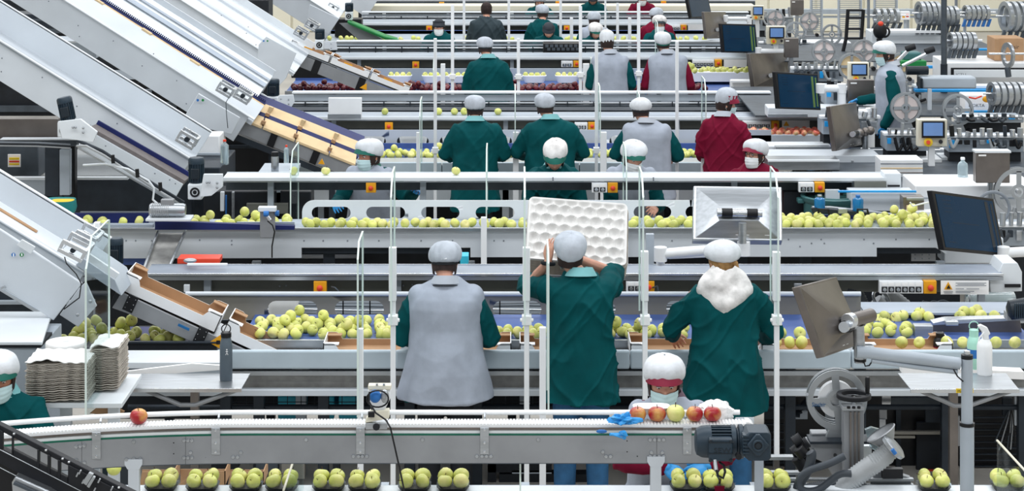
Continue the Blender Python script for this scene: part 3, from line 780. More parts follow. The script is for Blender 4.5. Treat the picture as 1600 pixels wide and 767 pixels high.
screws(oA, [(437, 447), (447, 446), (630, 446), (644, 445)], 211.2)
obj('handle', MB().tube([P(518, 448, 213), P(523, 449, 214), P(529, 455, 214)], .006, 6), 'mid_dark', oA)
obj('handle', MB().tube([P(1020, 449, 213), P(1027, 447, 214), P(1029, 457, 214)], .006, 6), 'mid_dark', oA)
# items on the overhead conveyor A
tr = thing('component_tray', 'red plastic tray with small parts on top of the near overhead conveyor', 'tray', P(312, 412, 209))
obj('tray', pb(277, 343, 404, 412, 208, .16), 'red', tr, bev=.004)
obj('loose_part', MB().ell(P(297, 407, 209.5), .05, .03, .018), 'steel', tr)
obj('led_tube', pb(292, 355, 412, 415.5, 211, .03), 'white', bev=.004, label='short white plastic strip lying on the near overhead conveyor', cat='strip')

# --- line B: sorting box with workers behind it
tB = thing('sorting_box', 'pale grey sorting line with rows of golden apples, faced by masked workers behind it', 'sorting line', (xat(900, 196), yat(196), 0))
yb0 = 361
pts = [(110, yb0), (1480, yb0), (1480, 388), (1466, 400), (1366, 400), (1366, 387), (1370, 387), (1370, 401), (1186, 402), (1186, 403), (735, 402), (735, 387), (471, 387), (471, 403), (110, 404)]
pts = [(110, yb0), (1480, yb0), (1480, 398), (1462, 387), (1370, 387), (1370, 401), (735, 402), (735, 387), (471, 387), (471, 403), (110, 404)]
obj('side_panel', MB().ppoly(pts, 196, .03), 'paint', tB, bev=.002)
obj('inner_rail', pb(460, 1470, 388, 396, 195, .03), 'dark_steel', tB)
obj('near_lip', pb(110, 1482, 356, 362, 196.5, .025), 'steel', tB, bev=.003)
zB = zat(357, 196)
obj('belt', MB().box(xat(110, 196), xat(1482, 196), yat(196) + .02, yat(190.2), zB - .05, zB - .02), 'belt_top', tB)
obj('back_guard', MB().box(xat(480, 191), xat(1090, 191), yat(190.4), yat(190.4) + .01, zB - .05, zB - .032), 'paint_shade', tB)
oval_guard('', 472, 1090, 313, 345, 190, [(487, 548, 323, 342), (572, 633, 323, 342), (658, 718, 323, 342), (743, 804, 323, 342), (905, 966, 322, 341), (990, 1049, 322, 341), (1071, 1088, 322, 341)], 'paint_light', False, 18, tB)
obj('end_block', pb(1090, 1100, 313, 345, 190, .05), 'paint', tB)
screws(tB, [(475, 376), (505, 376), (543, 376), (592, 376), (658, 376), (707, 376), (772, 376), (787, 376), (197, 376), (212, 376), (237, 376), (312, 375), (362, 376), (362, 382), (1232, 374), (1250, 385), (1268, 380), (1283, 374), (1350, 374), (1365, 380), (1400, 374), (1452, 374), (1288, 380), (1050, 376)], 196)
frame_legs(tB, (140, 400, 735, 1120, 1470), 194, .8, 'paint_shade', .07)
obj('shade_filler', MB().box(xat(120, 192), xat(1500, 192), yat(190), yat(190) + .04, .15, .80), 'dark', tB)  # dark sheet standing in for the shade under this belt
for px in (505, 1150, 1250, 1330): obj('bracket', pb(px, px + 18, 392, 413, 194, .03), 'dark_steel', tB)
obj('end_machine', pb(1475, 1568, 372, 412, 193, .4), 'paint', tB, bev=.01)
obj('perforated_plate', pb(1424, 1462, 388, 408, 194, .01), 'steel_panel', tB)
for i in range(9): screws(tB, [(1430 + (i % 3)*11, 392 + (i//3)*6)], 194.5)

oB, zoB, sbB = overhead('long pale overhead conveyor carrying a few single apples, across the middle of the hall', 348, 1385, 183, 278, 270, 284, 297, 181, 'mid_dark', 'paint_light', 'paint_light', legsx=(420, 660, 1150, 1340), lip_h=5)
obj('side_panel', pb(1335, 1385, 284, 297, 183.4, .02), 'olive_panel', oB)
stop_box(oB, 579.5, 293.5, 15.5, 183)
stop_box(oB, 957.5, 293.5, 15.5, 183.2, 2, 24)
stop_box(oB, 1281, 293, 15.5, 183.6, 2, 24)
for px in (863, 1020): obj('bracket', pb(px, px + 2, 277, 285, 183.4, .01), 'print_grey', oB)
eh = obj('end_housing', pb(1382, 1408, 271, 298, 183, .2), 'paint_light', oB, bev=.006)
obj('belt_slot', pb(1387, 1406, 289, 292, 183.4, .01), 'black', eh)
obj('support', pb(1290, 1312, 297, 312, 184, .05), 'paint', oB)

# --- line C
tC = thing('packing_bench', 'pale packing bench faced by the second row of workers', 'bench', (xat(900, 153), yat(153), 0))
for a, b_ in ((455, 690), (691, 905), (906, 1100), (1101, 1200)):
    obj('front_panel', pb(a, b_, 254, 272, 153, .045), 'bench_plate', tC, bev=.008)
obj('apron', pb(450, 1200, 274, 318, 152, .03), 'paint', tC)
obj('packing_surface', MB().box(xat(455, 153), xat(1200, 153), yat(153) + .045, yat(149.5), .835, .845), 'steel', tC)
frame_legs(tC, (480, 620, 790, 940, 1090, 1190), 152, .75, 'paint', .07)
tc_, zC = belt_line('blue belt carrying golden apples in front of the second row of workers', 240, 1205, 149, 248, 143.5, None, side=8, legsx=(500, 800, 1100))
oval_guard('', 470, 1205, 203, 236, 143, [(553, 603, 213, 229), (620, 670, 213, 229), (687, 737, 213, 229), (752, 800, 213, 229), (840, 885, 213, 229), (952, 1010, 212, 230), (1086, 1130, 212, 230)], 'paint', False, 0, tc_)
for a, b_ in ((556, 601), (622, 668), (689, 735), (755, 798), (954, 1006), (1088, 1128)):
    obj('tub', MB().loft([(xat((a+b_)/2, 142), yat(142) + .12, zat(230, 142), (b_-a)/2/142*.85, .09, .5), (xat((a+b_)/2, 142), yat(142) + .12, zat(213, 142), (b_-a)/2/142, .10, .5)], 16), 'white_plastic', smooth=40,
        label='white plastic tub behind an oval cut-out of the second workers\' line', cat='tub', group='white tubs behind the oval cut-outs')
obj('tub_shelf', MB().box(xat(540, 142), xat(1140, 142), yat(142) + .01, yat(142) + .24, zat(230, 142) - .02, zat(230, 142) - .002), 'paint_shade', tc_)
oC, zoC, sbC = overhead('overhead conveyor above the second row of workers, apples lying on it', 458, 1390, 138.5, 183, 176, 186, 201, 137, 'olive_panel', 'paint_light', 'belt_top', legsx=(520, 790, 1060, 1300), lip_h=4)
stop_box(oC, 607.5, 197.5, 12.5, 138.5)
stop_box(oC, 925, 197, 12, 138.6, 2, 20)
stop_box(oC, 1211.5, 195, 12, 138.8, 6, 44)
g = obj('sign_plate', pb(1222, 1265, 188, 202, 138.8, .006), 'paper', oC)
obj('warning_triangle', MB().ppoly([(1224, 196.5), (1233, 196.5), (1228.5, 189)], 139, .003).xf(Matrix.Translation((0, -.006, 0))), 'yellow', g)
# second tier above line C
def tier(label, px0, px1, s, y0, y1, depth, legsx, tube_y=None, m='paint_shade'):
    z1 = zat(y0, s)
    t = thing('upper_gantry', label, 'conveyor', (xat((px0+px1)/2, s), yat(s), 0))
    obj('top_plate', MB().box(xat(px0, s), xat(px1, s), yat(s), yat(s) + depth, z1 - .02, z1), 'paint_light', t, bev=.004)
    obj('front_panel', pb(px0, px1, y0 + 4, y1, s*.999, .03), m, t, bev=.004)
    if tube_y:
        for k, yy in enumerate(tube_y):
            obj('cable_bundle', MB().cyl(P(px0, yy, s*1.001), P(px1, yy, s*1.001), .012 if k else .016, 8), ['steel', 'mid_dark', 'paint_shade'][k % 3], t)
        mb = MB()
        for px in range(int(px0) + 20, int(px1), 41): mb.pbox(px, px + 1.5, tube_y[0] - 2, tube_y[-1] + 2, s*1.003, .03)
        obj('cable_tie', mb, 'dark_steel', t, kind='stuff')
    for px in legsx: obj('leg', MB().box(xat(px, s) - .025, xat(px, s) + .025, yat(s) + .05, yat(s) + .10, 0, z1 - .02), 'paint', t)
    return t
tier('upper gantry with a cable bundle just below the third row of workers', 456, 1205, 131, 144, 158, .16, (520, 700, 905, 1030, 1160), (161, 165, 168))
tD, zD = belt_line('belt of dark red apples in front of the third row of workers', 445, 1165, 119.5, 142, 114, None, side=6, belt='belt_blue', legsx=(500, 800, 1100))
obj('far_panel', pb(520, 1165, 107, 137, 114.2, .03), 'paint_shade', tD)
oD, zoD, sbD = overhead('overhead conveyor above the third row of workers', 510, 1215, 112, 89.5, 83, 92, 105, 111, 'olive_panel', 'paint_light', 'belt_top', legsx=(560, 800, 1100), lip_h=3)
stop_box(oD, 649.5, 101.5, 10.5, 112)
stop_box(oD, 901, 100, 10, 112.1, 2, 18)
stop_box(oD, 1122.5, 99, 11, 112.2, 6, 34)
obj('sign_plate', pb(1131, 1167, 93, 105, 112.2, .006), 'paper', oD)
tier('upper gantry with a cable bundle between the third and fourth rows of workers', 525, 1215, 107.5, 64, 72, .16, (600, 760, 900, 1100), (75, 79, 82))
tE, zE = belt_line('belt of pale apples in front of the fourth row of workers', 505, 1160, 101, 64, 97, None, side=4, belt='paint_shade', legsx=(600, 900))
obj('far_panel', pb(505, 1160, 48, 62, 97, .03), 'paint_shade', tE)
oE, zoE, sbE = overhead('overhead conveyor above the fourth row of workers', 500, 1170, 96, 36, 31, 38, 49, 95, 'olive_panel', 'paint_light', 'belt_top', legsx=(560, 860), lip_h=3)
stop_box(oE, 670.5, 44.5, 9, 96); stop_box(oE, 885.5, 44, 9, 96); stop_box(oE, 1068.5, 43.5, 9, 96.2, 6, 30)
obj('sign_plate', pb(1075, 1110, 38, 48, 96.2, .006), 'paper', oE)
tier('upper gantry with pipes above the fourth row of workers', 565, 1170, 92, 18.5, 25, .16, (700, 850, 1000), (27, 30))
tF = thing('packing_bench', 'farthest packing bench, along the top edge of the picture', 'bench', (xat(850, 86), yat(86), 0))
obj('belt', pb(580, 1180, 9, 17, 88, .5), 'cream', tF, bev=.01)
obj('side_panel', pb(580, 1180, 2, 9, 84, .05), 'mid_dark', tF)
obj('near_lip', pb(560, 1180, -2, 1.5, 83, .4), 'paint_light', tF)
frame_legs(tF, (600, 800, 1000), 86, zat(16, 86), 'paint')
stop_box(tF, 690, 7.5, 8, 84.5); stop_box(tF, 872, 6, 8, 84.5); stop_box(tF, 1037, 5.5, 8, 84.5)
tier('farthest gantry rail above the top edge of the picture', 540, 1180, 79, -20, -8, .2, (600, 800, 1000))

for (a, b_, s_, z1, par, m_) in ((200, 1700, 226, .76, None, 'dark'), (455, 1390, 147, .74, tC, 'dark'), (450, 1400, 134, 1.0, oC, 'dark_steel'), (450, 1200, 118, .78, tD, 'dark'), (520, 1210, 109, 1.0, oD, 'dark_steel'), (505, 1170, 99, .9, tE, 'dark'), (500, 1170, 93, 1.0, oE, 'dark_steel'), (560, 1180, 84, .9, tF, 'dark')):
    obj('shade_filler', MB().box(xat(a, s_), xat(b_, s_), yat(s_), yat(s_) + .3, .22 if par is None else .1, z1), m_, par or t_base) if par else None  # dark boxes added so the undersides of the lines look shaded
t_base = thing('machine_plinth', 'dark machine body under the near apple belt', 'machine', (0, yat(226), 0))
obj('base_body', MB().box(xat(200, 226), xat(1240, 226), yat(226), yat(226) + .4, .26, .76), 'dark', t_base, bev=.01)
for px in (260, 420, 610, 800, 980, 1160): obj('foot', MB().box(xat(px, 226) - .03, xat(px, 226) + .03, yat(226) + .1, yat(226) + .16, 0, .27), 'dark_steel', t_base)
# ------------------------------------------------------------------ posts and clear divider panels
def post(px, y0, y1, w, s, label, clampy=None, thick=None, foot=True, group=None):
    x = xat(px, s); hw = w/2/s; z1 = zat(y0, s); z0 = zat(y1, s)
    t = thing('divider_post', label, 'post', (x, yat(s), 0), group)
    obj('pole', MB().box(x - hw, x + hw, yat(s), yat(s) + 2*hw, 0.0 if foot else z0, z1), 'white', t, bev=.003)
    if thick:
        zt = zat(thick, s); obj('sleeve', MB().box(x - hw*1.6, x + hw*1.3, yat(s) - .012, yat(s) + 2*hw + .006, zt, z1 + .005), 'white', t, bev=.003)
    if clampy:
        zc = zat(clampy, s)
        obj('clamp', MB().box(x - hw*1.9, x + hw*1.9, yat(s) - .02, yat(s) + hw*2 + .01, zc - .03, zc + .03).cyl((x - hw*2.6, yat(s), zc), (x + hw*2.6, yat(s), zc), .012, 10), 'white_plastic', t, bev=.004)
    return t
def pane(px, y0, y1, s, depth, label, chamf=.10, dx=0.0, th=.010, group=None, toe=0.0):
    """clear acrylic panel standing in the depth direction; px, y0, y1 for its near edge at scale s"""
    x = xat(px, s); ya = yat(s); yb = ya + depth; zt = zat(y0, s); zb = zat(y1, s)
    t = thing('acrylic_screen', label, 'screen', (x, ya, zb), group)
    prof = [(ya, zb), (yb, zb), (yb, zt), (ya + chamf, zt), (ya, zt - chamf)]
    sh = lambda y: x + dx*(y - ya)/depth
    mb = MB(); n = 5
    mb.add([(sh(y) - th/2, y, z) for y, z in prof] + [(sh(y) + th/2, y, z) for y, z in prof], [tuple(range(n)), tuple(range(2*n-1, n-1, -1))] + [(i, (i+1) % n, n + (i+1) % n, n + i) for i in range(n)])
    obj('clear_sheet', mb, 'acrylic', t, smooth=0)
    e = MB()
    for (a, b_) in ((prof[0], prof[4]), (prof[4], prof[3]), (prof[3], prof[2]), (prof[2], prof[1])):
        c = Vector((sh((a[0]+b_[0])/2), (a[0]+b_[0])/2, (a[1]+b_[1])/2)); d = Vector((0, b_[0]-a[0], b_[1]-a[1])); q = d.normalized().cross(Vector((1, 0, 0)))
        e.obox(c, (th*.55, 0, 0), d/2, q*.0015)
    obj('polished_edge', e, 'glass_edge', t, smooth=0)
    return t
for px, y0, cl, nm in ((614, 388, 500, 'white post with clear panel left of the grey-smocked worker'), (823, 388, 500, 'white post with clear panel left of the worker lifting trays'),
                       (1008, 394, 500, 'white post with clear panel between the tray lifter and hooded worker'), (1214, 395, 500, 'white post with clear panel right of the hooded worker')):
    post(px, y0, 640, 8, 249, nm, cl, 470)
    pane(px - 3 if px < 1200 else px + 2, 276, 508, 251, .38, 'clear divider panel fixed to the ' + nm.replace('white post with clear panel', 'post'), chamf=.13)
post(563, 514, 640, 9, 262, 'short white post at the left front of the near packing bench')
post(848, 512, 640, 10, 262, 'short white post in front of the worker lifting trays')
pane(559, 382, 652, 264, .40, 'clear divider panel on the short post left of the grey-smocked worker', chamf=.09)
pane(857, 396, 640, 262, .42, 'clear divider panel in front of the worker lifting trays', chamf=.06)
pane(134, 376, 655, 276, .62, 'wide clear divider panel in front of the stacked grey fruit trays', chamf=.16, dx=.01)
for px, s_, y0, y1, lb in ((454, 188, 240, 425, 'leftmost clear panel on the middle sorting line'), (760, 188, 238, 345, 'clear panel on the middle sorting line below the green coat worker'), (979, 188, 236, 345, 'clear panel on the middle sorting line right of the tray stack')):
    pane(px, y0, y1, s_, .62 if px < 500 else .5, lb, chamf=.16)
for px in (756, 977): post(px, 340, 412, 9, 197, ['white post on the middle line above the near bench conveyor', 'white post on the middle line right of the tray stack'][px > 800])
for i, (px, y0, y1, w_) in enumerate(((653, 207, 272, 5), (680, 60, 315, 5), (806, 207, 270, 9), (932, 65, 300, 5), (943, 207, 270, 10), (1058, 65, 312, 5), (1101, 207, 270, 10))):
    post(px, y0, y1, w_, 156 if w_ > 5 else 155, 'white post of the second workers\' row, ' + ['far left of the leftmost worker', 'slim, left of the leftmost green back', 'left of the middle green coat', 'slim, right of the middle green coat', 'stout, left of the grey smock', 'slim, right of the grey smock', 'at the burgundy coat'][i], 235 if w_ == 5 and px > 660 else None)
for i, (px, y0) in enumerate(((656, 160), (805, 140), (938, 138), (1000, 150), (1103, 127))):
    pane(px, y0, 215 if i else 300, 156, .45, 'clear panel of the second workers\' row, ' + ['far left', 'left of the middle green coat', 'left of the grey smock', 'right of the grey smock', 'at the burgundy coat'][i], chamf=.14)
for i, (px, y0, y1, w_, cl) in enumerate(((692, 100, 145, 7, None), (707, 8, 145, 5, 120), (810, 60, 145, 5, 120), (907, 10, 145, 5, 117), (916, 100, 145, 10, None), (998, 5, 145, 5, 115), (1030, 100, 145, 11, None))):
    post(px, y0, y1, w_, 126, 'white post of the third workers\' row, ' + ['stout, far left', 'slim, left of the leftmost worker', 'slim, right of the leftmost worker', 'slim, left of the first grey smock', 'stout, left of the first grey smock', 'slim, between the two grey smocks', 'stout, on the second grey smock'][i], cl)
for i, (px, y0) in enumerate(((677, 95), (925, 95), (1028, 36), (1059, 96))):
    pane(px, y0, 146, 125, .45, 'clear panel of the third workers\' row, ' + ['far left', 'at the first grey smock', 'on the second grey smock', 'right side of the second grey smock'][i], chamf=.12)
for i, (px, y0, y1, w_) in enumerate(((725, -10, 63, 4), (893, 28, 64, 5), (876, -15, 63, 4), (965, 5, 63, 4), (984, 28, 63, 5), (946, -15, 63, 3), (795, 0, 63, 4))):
    post(px, y0, y1, w_, 106, 'far slim white post of the fourth workers\' row', group='slim white posts of the fourth row')

# ------------------------------------------------------------------ apples
def apple_mesh(name, r, m, stem=True, hgt=.86, seed=0):
    rr = random.Random(seed); n = 14; prof = []
    for i in range(13):
        t = PI*i/12; q = math.sin(t); z = math.cos(t)
        rad = r*(q**.85)*(1 + .06*z); zz = r*hgt*(z - .22*math.exp(-(q/.28)**2)*(1 if z > 0 else -.8))
        prof.append((max(rad, .0005), zz))
    mb = MB(); ph = rr.random()*6
    vs = []
    for a, z in prof:
        for j in range(n):
            w = 2*PI*j/n; k = 1 + .035*math.cos(w*2 + ph) + .02*math.cos(5*w)*(1 if z < 0 else .4)
            vs.append((a*k*math.cos(w), a*k*math.sin(w), z))
    mb.add(vs, [(i*n+j, i*n+(j+1) % n, (i+1)*n+(j+1) % n, (i+1)*n+j) for i in range(12) for j in range(n)])
    return mesh_of(mb, m, name=name, smooth=80)
def stem_mesh(r):
    mb = MB(); mb.tube([(0, 0, r*.55), (.001, 0, r*.8), (.005, .001, r*1.12)], [.0016, .0016, .0022], 6); return mesh_of(mb, 'stem', name='stem')
AM = {k: [apple_mesh('apple_' + k, r_, m_, seed=q) for q in range(3)] for k, r_, m_ in (('gold', .041, 'apple_gold'), ('green', .041, 'apple_green'), ('dark', .040, 'apple_dark'), ('red', .042, 'apple_red'), ('pink', .041, 'apple_pink'))}
STEM = stem_mesh(.041)
n_apple = [0]
def apple(x, y, z, kind, label, group, rot=None, stem=True, scale=1.0):
    o = bpy.data.objects.new('apple', rnd.choice(AM[kind])); COL.objects.link(o); o.location = (x, y, z)
    o.rotation_euler = rot or (rnd.uniform(-1.3, 1.3), rnd.uniform(-1.3, 1.3), rnd.uniform(0, 6.28))
    k = scale*rnd.uniform(.93, 1.06); o.scale = (k, k, k)
    tag(o, label, 'apple', group)
    if stem:
        c = bpy.data.objects.new('stem', STEM); COL.objects.link(c); c.parent = o
    n_apple[0] += 1
    return o
def scatter(px0, px1, s, ya, yb, z, n, kind, label, group, dmin=.078, second=0.0, stem=False, stuff=False):
    x0, x1 = xat(px0, s), xat(px1, s); got = []; tries = 0
    while len(got) < n and tries < n*60:
        tries += 1; x = rnd.uniform(x0, x1); y = rnd.uniform(ya, yb)
        if all((x-a)**2 + (y-b)**2 > dmin**2 for a, b, c in got if c == 0): got.append((x, y, 0))
    base = list(got)
    for (a, b, c) in base:
        if rnd.random() < second:
            x, y = a + .04*rnd.choice((-1, 1)), b + .03
            if all((x-p)**2 + (y-q)**2 > dmin**2 for p, q, r_ in got if r_ == 1) and x0 < x < x1: got.append((x, y, 1))
    if stuff:
        mb = MB(); me = AM[kind][0]; vv = [v.co.copy() for v in me.vertices]; ff = [tuple(p.vertices) for p in me.polygons]
        for x, y, l in got:
            Mx = Matrix.Translation((x, y, z + .038 + l*.058)) @ Matrix.Rotation(rnd.uniform(-1.2, 1.2), 4, 'X') @ Matrix.Rotation(rnd.uniform(-1.2, 1.2), 4, 'Y') @ Matrix.Rotation(rnd.uniform(0, 6.28), 4, 'Z')
            mb.add([Mx @ v for v in vv], ff)
        return obj('apple_heap', mb, 'apple_' + kind, smooth=80, label=label, cat='apples', kind='stuff')
    for x, y, l in got:
        apple(x, y, z + .038 + l*.058, kind if rnd.random() > .0 else 'green', label, group, stem=stem)
YA0, YA1 = yat(233.4) + .04, yat(222) - .05
zbA = zA - .022
L1 = ('golden apple lying on the blue belt of the nearest line', 'golden apples on the nearest blue belt')
scatter(392, 600, 232, YA0, YA0 + .42, zbA, 44, 'gold', 'golden apple on the near blue belt, in the dense stretch left of the grey-smocked worker', L1[1], second=.12, stem=True)
scatter(600, 640, 232, YA0, YA0 + .25, zbA, 7, 'gold', 'golden apple on the near blue belt, beside the left arm of the grey-smocked worker', L1[1], stem=True)
scatter(764, 848, 232, YA0, YA0 + .18, zbA, 11, 'gold', 'golden apple on the near blue belt, between the grey-smocked worker and the tray lifter', L1[1], stem=True)
scatter(950, 1075, 232, YA0, YA0 + .17, zbA, 14, 'gold', 'golden apple on the near blue belt, between the tray lifter and the hooded worker', L1[1], second=.2, stem=True)
scatter(1190, 1250, 232, YA0, YA0 + .12, zbA, 4, 'gold', 'golden apple on the near blue belt, just right of the hooded worker', L1[1], stem=True)
scatter(1350, 1432, 232, YA0, YA0 + .34, zbA, 11, 'gold', 'golden apple on the near blue belt, behind the near monitor', L1[1], stem=True)
YB0 = yat(196) + .06
L2 = ('golden apple in the trough of the middle sorting line', 'golden apples on the middle sorting line')
scatter(120, 240, 194, YB0, YB0 + .2, zB - .02, 6, 'gold', 'golden apple on the middle line, at the left end by the yellow bin', L2[1])
scatter(300, 455, 194, YB0, YB0 + .26, zB - .02, 18, 'gold', 'golden apple on the middle line, left of the leftmost clear panel', L2[1], second=.15)
scatter(478, 822, 194, YB0, YB0 + .12, zB - .02, 34, 'gold', 'golden apple on the middle line, below the slotted white plate', L2[1], dmin=.08)
scatter(980, 1082, 194, YB0, YB0 + .2, zB - .02, 17, 'gold', 'golden apple on the middle line, right of the raised tray stack', L2[1])
scatter(1225, 1465, 194, YB0, YB0 + .36, zB - .02, 56, 'gold', 'golden apple on the middle line, in the big heap right of the square monitor', L2[1], second=.08)
L3 = ('row of golden apples on the belt in front of the second row of workers', None)
scatter(596, 1135, 148, yat(149) + .06, yat(149) + .34, zC - .02, 120, 'gold', *L3, second=.05, stuff=True)
L4 = ('dark red apples on the belt in front of the third row of workers', 'dark red apples on the third line')
scatter(622, 1100, 118, yat(119.5) + .06, yat(119.5) + .40, zD - .02, 170, 'dark', *L4, second=.12, stuff=True)
scatter(458, 575, 118, yat(119.5) + .06, yat(119.5) + .40, zD - .02, 48, 'dark', 'dark red apples on the far belt under the white carton slide', None, second=.15, stuff=True)
L5 = ('pale golden apples on the belt in front of the fourth row', 'pale apples on the fourth line')
scatter(510, 1102, 100, yat(101) + .05, yat(101) + .30, zE - .02, 60, 'gold', *L5, stuff=True)
for px in (458, 508, 712):
    apple(xat(px, 182), yat(182) + .06, zoB + .034, 'gold', {458: 'single apple on the middle overhead conveyor by the elevator', 508: 'single golden apple on the middle overhead conveyor near the steel bottle', 712: 'single golden apple on the middle overhead conveyor below the green back'}[px], None, stem=True, scale=.95)
for px in (601, 685, 710, 725, 778): apple(xat(px, 137.5), yat(137.5) + .04, zoC + .034, 'gold', 'single apple on the overhead conveyor of the second workers\' row', 'apples on the second overhead conveyor', stem=False, scale=1.05)
# apples in white punnets on line D and on the packed belts at the right
for px in (625, 678, 711, 835, 886, 925):
    s_ = 115.5; c = P(px, 122, s_)
    tt = obj('punnet', MB().loft([(c.x, c.y, zat(128, s_), .13, .10, .5), (c.x, c.y, zat(117.5, s_), .165, .12, .5)], 20), 'white_plastic', smooth=40, label='white punnet of pale apples behind the dark red apples', cat='punnet', group='white punnets on the third line')
    for k in range(4): apple(c.x - .12 + k*.08, c.y, zat(117.5, s_) + .008, 'gold', 'pale apple in a white punnet behind the dark red apples', 'apples in the far punnets', stem=False, scale=.9)
tt = thing('apple_tray', 'white box full of golden apples at the right end of the third line', 'tray', P(1125, 130, 115))
obj('tray', pb(1070, 1180, 113, 128, 116, .4), 'white', tt, bev=.006)
zz = zat(113, 116)
scatter(1076, 1176, 115.5, yat(116) + .03, yat(116) + .3, zz - .03, 38, 'gold', 'heap of golden apples in the white box at the end of the third line', None, second=.1, stuff=True)
tt = thing('apple_tray', 'pale tray full of pink red apples behind the burgundy-coated worker', 'tray', P(1220, 215, 141))
obj('tray', pb(1160, 1300, 210.5, 229, 143, .45), 'paint', tt, bev=.006)
zz = zat(210.5, 143)
scatter(1166, 1300, 142, yat(143) + .03, yat(143) + .30, zz - .03, 46, 'pink', 'heap of pink red apples in the tray behind the burgundy-coated worker', None, stuff=True)
# ------------------------------------------------------------------ inclined elevators on the left
def elevator(label, p0, p1, s, sects, name='inclined_elevator', group=None, screwsat=(), cut=0.0):
    """sects: (part name, material, [(y, n) ...], t0, t1) cross-sections swept along the incline whose near lip runs p0 -> p1 (pixels at scale s)"""
    A = P(*p0, s); B = P(*p1, s); d = (B - A); L = d.length; d.normalize(); n = Vector((-d.z, 0, d.x))
    if n.z < 0: n = -n
    base = Vector(((A.x+B.x)/2, A.y, 0))
    t = thing(name, label, 'conveyor', base, group)
    for nm, m, poly, t0, t1 in sects:
        k = len(poly); a = A + d*(L*t0); b = A + d*(L*t1)
        mb = MB(); mb.add([a + Vector((0, y, 0)) + n*h for y, h in poly] + [b + Vector((0, y, 0)) + n*h for y, h in poly],
            [tuple(range(k)), tuple(range(2*k-1, k-1, -1))] + [(i, (i+1) % k, k + (i+1) % k, k + i) for i in range(k)])
        obj(nm, mb, m, t, bev=.003)
    if screwsat: screws(t, screwsat, s*1.002)
    return t, A, d, n, L
def std(h, w, hf, bed='paint', n0=-.10, extra=()):
    return [('near_side', 'paint', [(0, 0), (.02, 0), (.02, -h), (0, -h)], 0, 1), ('lip', 'paint_light', [(-.035, .0), (.02, .0), (.02, -.012), (-.035, -.012)], 0, 1),
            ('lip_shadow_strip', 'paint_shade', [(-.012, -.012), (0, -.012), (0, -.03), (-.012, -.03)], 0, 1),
            ('bed', bed, [(.02, n0), (w, n0), (w, n0 - .03), (.02, n0 - .03)], 0, 1), ('far_side', 'paint', [(w, hf), (w + .02, hf), (w + .02, -h), (w, -h)], 0, 1),
            ('far_flange', 'paint_light', [(w, hf), (w + .06, hf), (w + .06, hf - .012), (w, hf - .012)], 0, 1)] + list(extra)
# E1: nearest, lower left
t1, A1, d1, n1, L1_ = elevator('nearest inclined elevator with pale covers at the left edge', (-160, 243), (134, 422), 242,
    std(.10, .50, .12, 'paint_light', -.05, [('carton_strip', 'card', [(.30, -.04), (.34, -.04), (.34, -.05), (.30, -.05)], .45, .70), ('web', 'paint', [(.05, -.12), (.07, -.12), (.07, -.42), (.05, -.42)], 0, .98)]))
g = obj('side_cover', MB().ppoly([(-150, 262), (34, 380), (128, 443), (83, 501), (60, 485), (-150, 352)], 250, .03), 'paint', t1, bev=.006)
obj('cover_seam', MB().tube([P(-40, 425, 250.4), P(58, 483, 250.4)], .003, 5), 'paint_shade', g)
obj('latch', MB().ppoly([(26, 383), (34, 374), (55, 386), (48, 397)], 251, .015), 'paint_light', g, bev=.003)
for px, m in ((21, 'blue_label'), (34, 'green_bright')):
    obj('round_decal', MB().cyl(P(px, 398, 250.5), P(px, 398, 250.5) + Vector((0, -.002, 0)), .013, 16), m, g)
obj('decal_mark', MB().pbox(20, 22, 396, 401, 251, .002).pbox(33, 35, 396, 400, 251, .002), 'white', g)
obj('lower_plate', MB().ppoly([(93, 492), (122, 452), (134, 440), (151, 478), (122, 511)], 244, .02), 'paint', t1, bev=.004)
obj('screw', bolts([(121, 492), (5, 450), (7, 449), (141, 471)], 250.6, .012, .008), 'steel', t1, kind='stuff')
obj('inner_flap', MB().ppoly([(122, 455), (131, 440), (190, 430), (172, 478)], 238, .02), 'black', t1)
c = MB()
obj('sensor_cable', MB().tube([P(101, 402, 252), P(104, 412, 253), P(119, 428, 253), P(127, 443, 253), P(124, 465, 251), P(100, 483, 250)], .004, 6), 'black', t1)
def clamp_frame(px, py, w, h, s, ang, label, m='steel_bright', yd=.22):
    """small aluminium gate of bars across a chute with a pulley in it"""
    p = P(px, py, s); t = thing('pulley_gate', label, 'bracket', p)
    u = Vector((math.cos(R(ang)), 0, -math.sin(R(ang)))); v = Vector((math.sin(R(ang)), 0, math.cos(R(ang)))); W2 = w/s/2; H2 = h/s/2
    for k, yy in enumerate((-.02, yd)):
        for q in (-1, 1):
            obj('bar', MB().obox(p + v*H2*q + Vector((0, yy, 0)), u*W2, Vector((0, .012, 0)), v*.012), m, t, bev=.002)
        for q in (-1, 1): obj('upright', MB().obox(p + u*W2*q*.9 + Vector((0, yy, 0)), u*.010, Vector((0, .010, 0)), v*H2), m, t, bev=.002)
    for q in (-1, 1): obj('cross_bar', MB().obox(p + v*H2*q + u*W2*.9*q + Vector((0, yd/2, 0)), u*.010, Vector((0, yd/2, 0)), v*.010), m, t)
    obj('pulley', MB().cyl(p + Vector((0, -.01, 0)), p + Vector((0, .05, 0)), H2*.55, 14), 'dark_steel', t)
    return t
clamp_frame(114, 391, 42, 15, 252, 27, 'bright aluminium gate with pulley at the foot of the nearest elevator')
clamp_frame(133, 373, 34, 13, 244, 27, 'second bright gate behind the foot of the nearest elevator')
obj('chute_lip', MB().ppoly([(128, 401), (134, 393), (186, 428), (180, 436)], 246, .03), 'paint_light', t1, bev=.003)
obj('chute_floor', MB().ppoly([(118, 414), (130, 404), (180, 438), (190, 462)], 243, .40), 'paint_shade', t1, bev=.003)
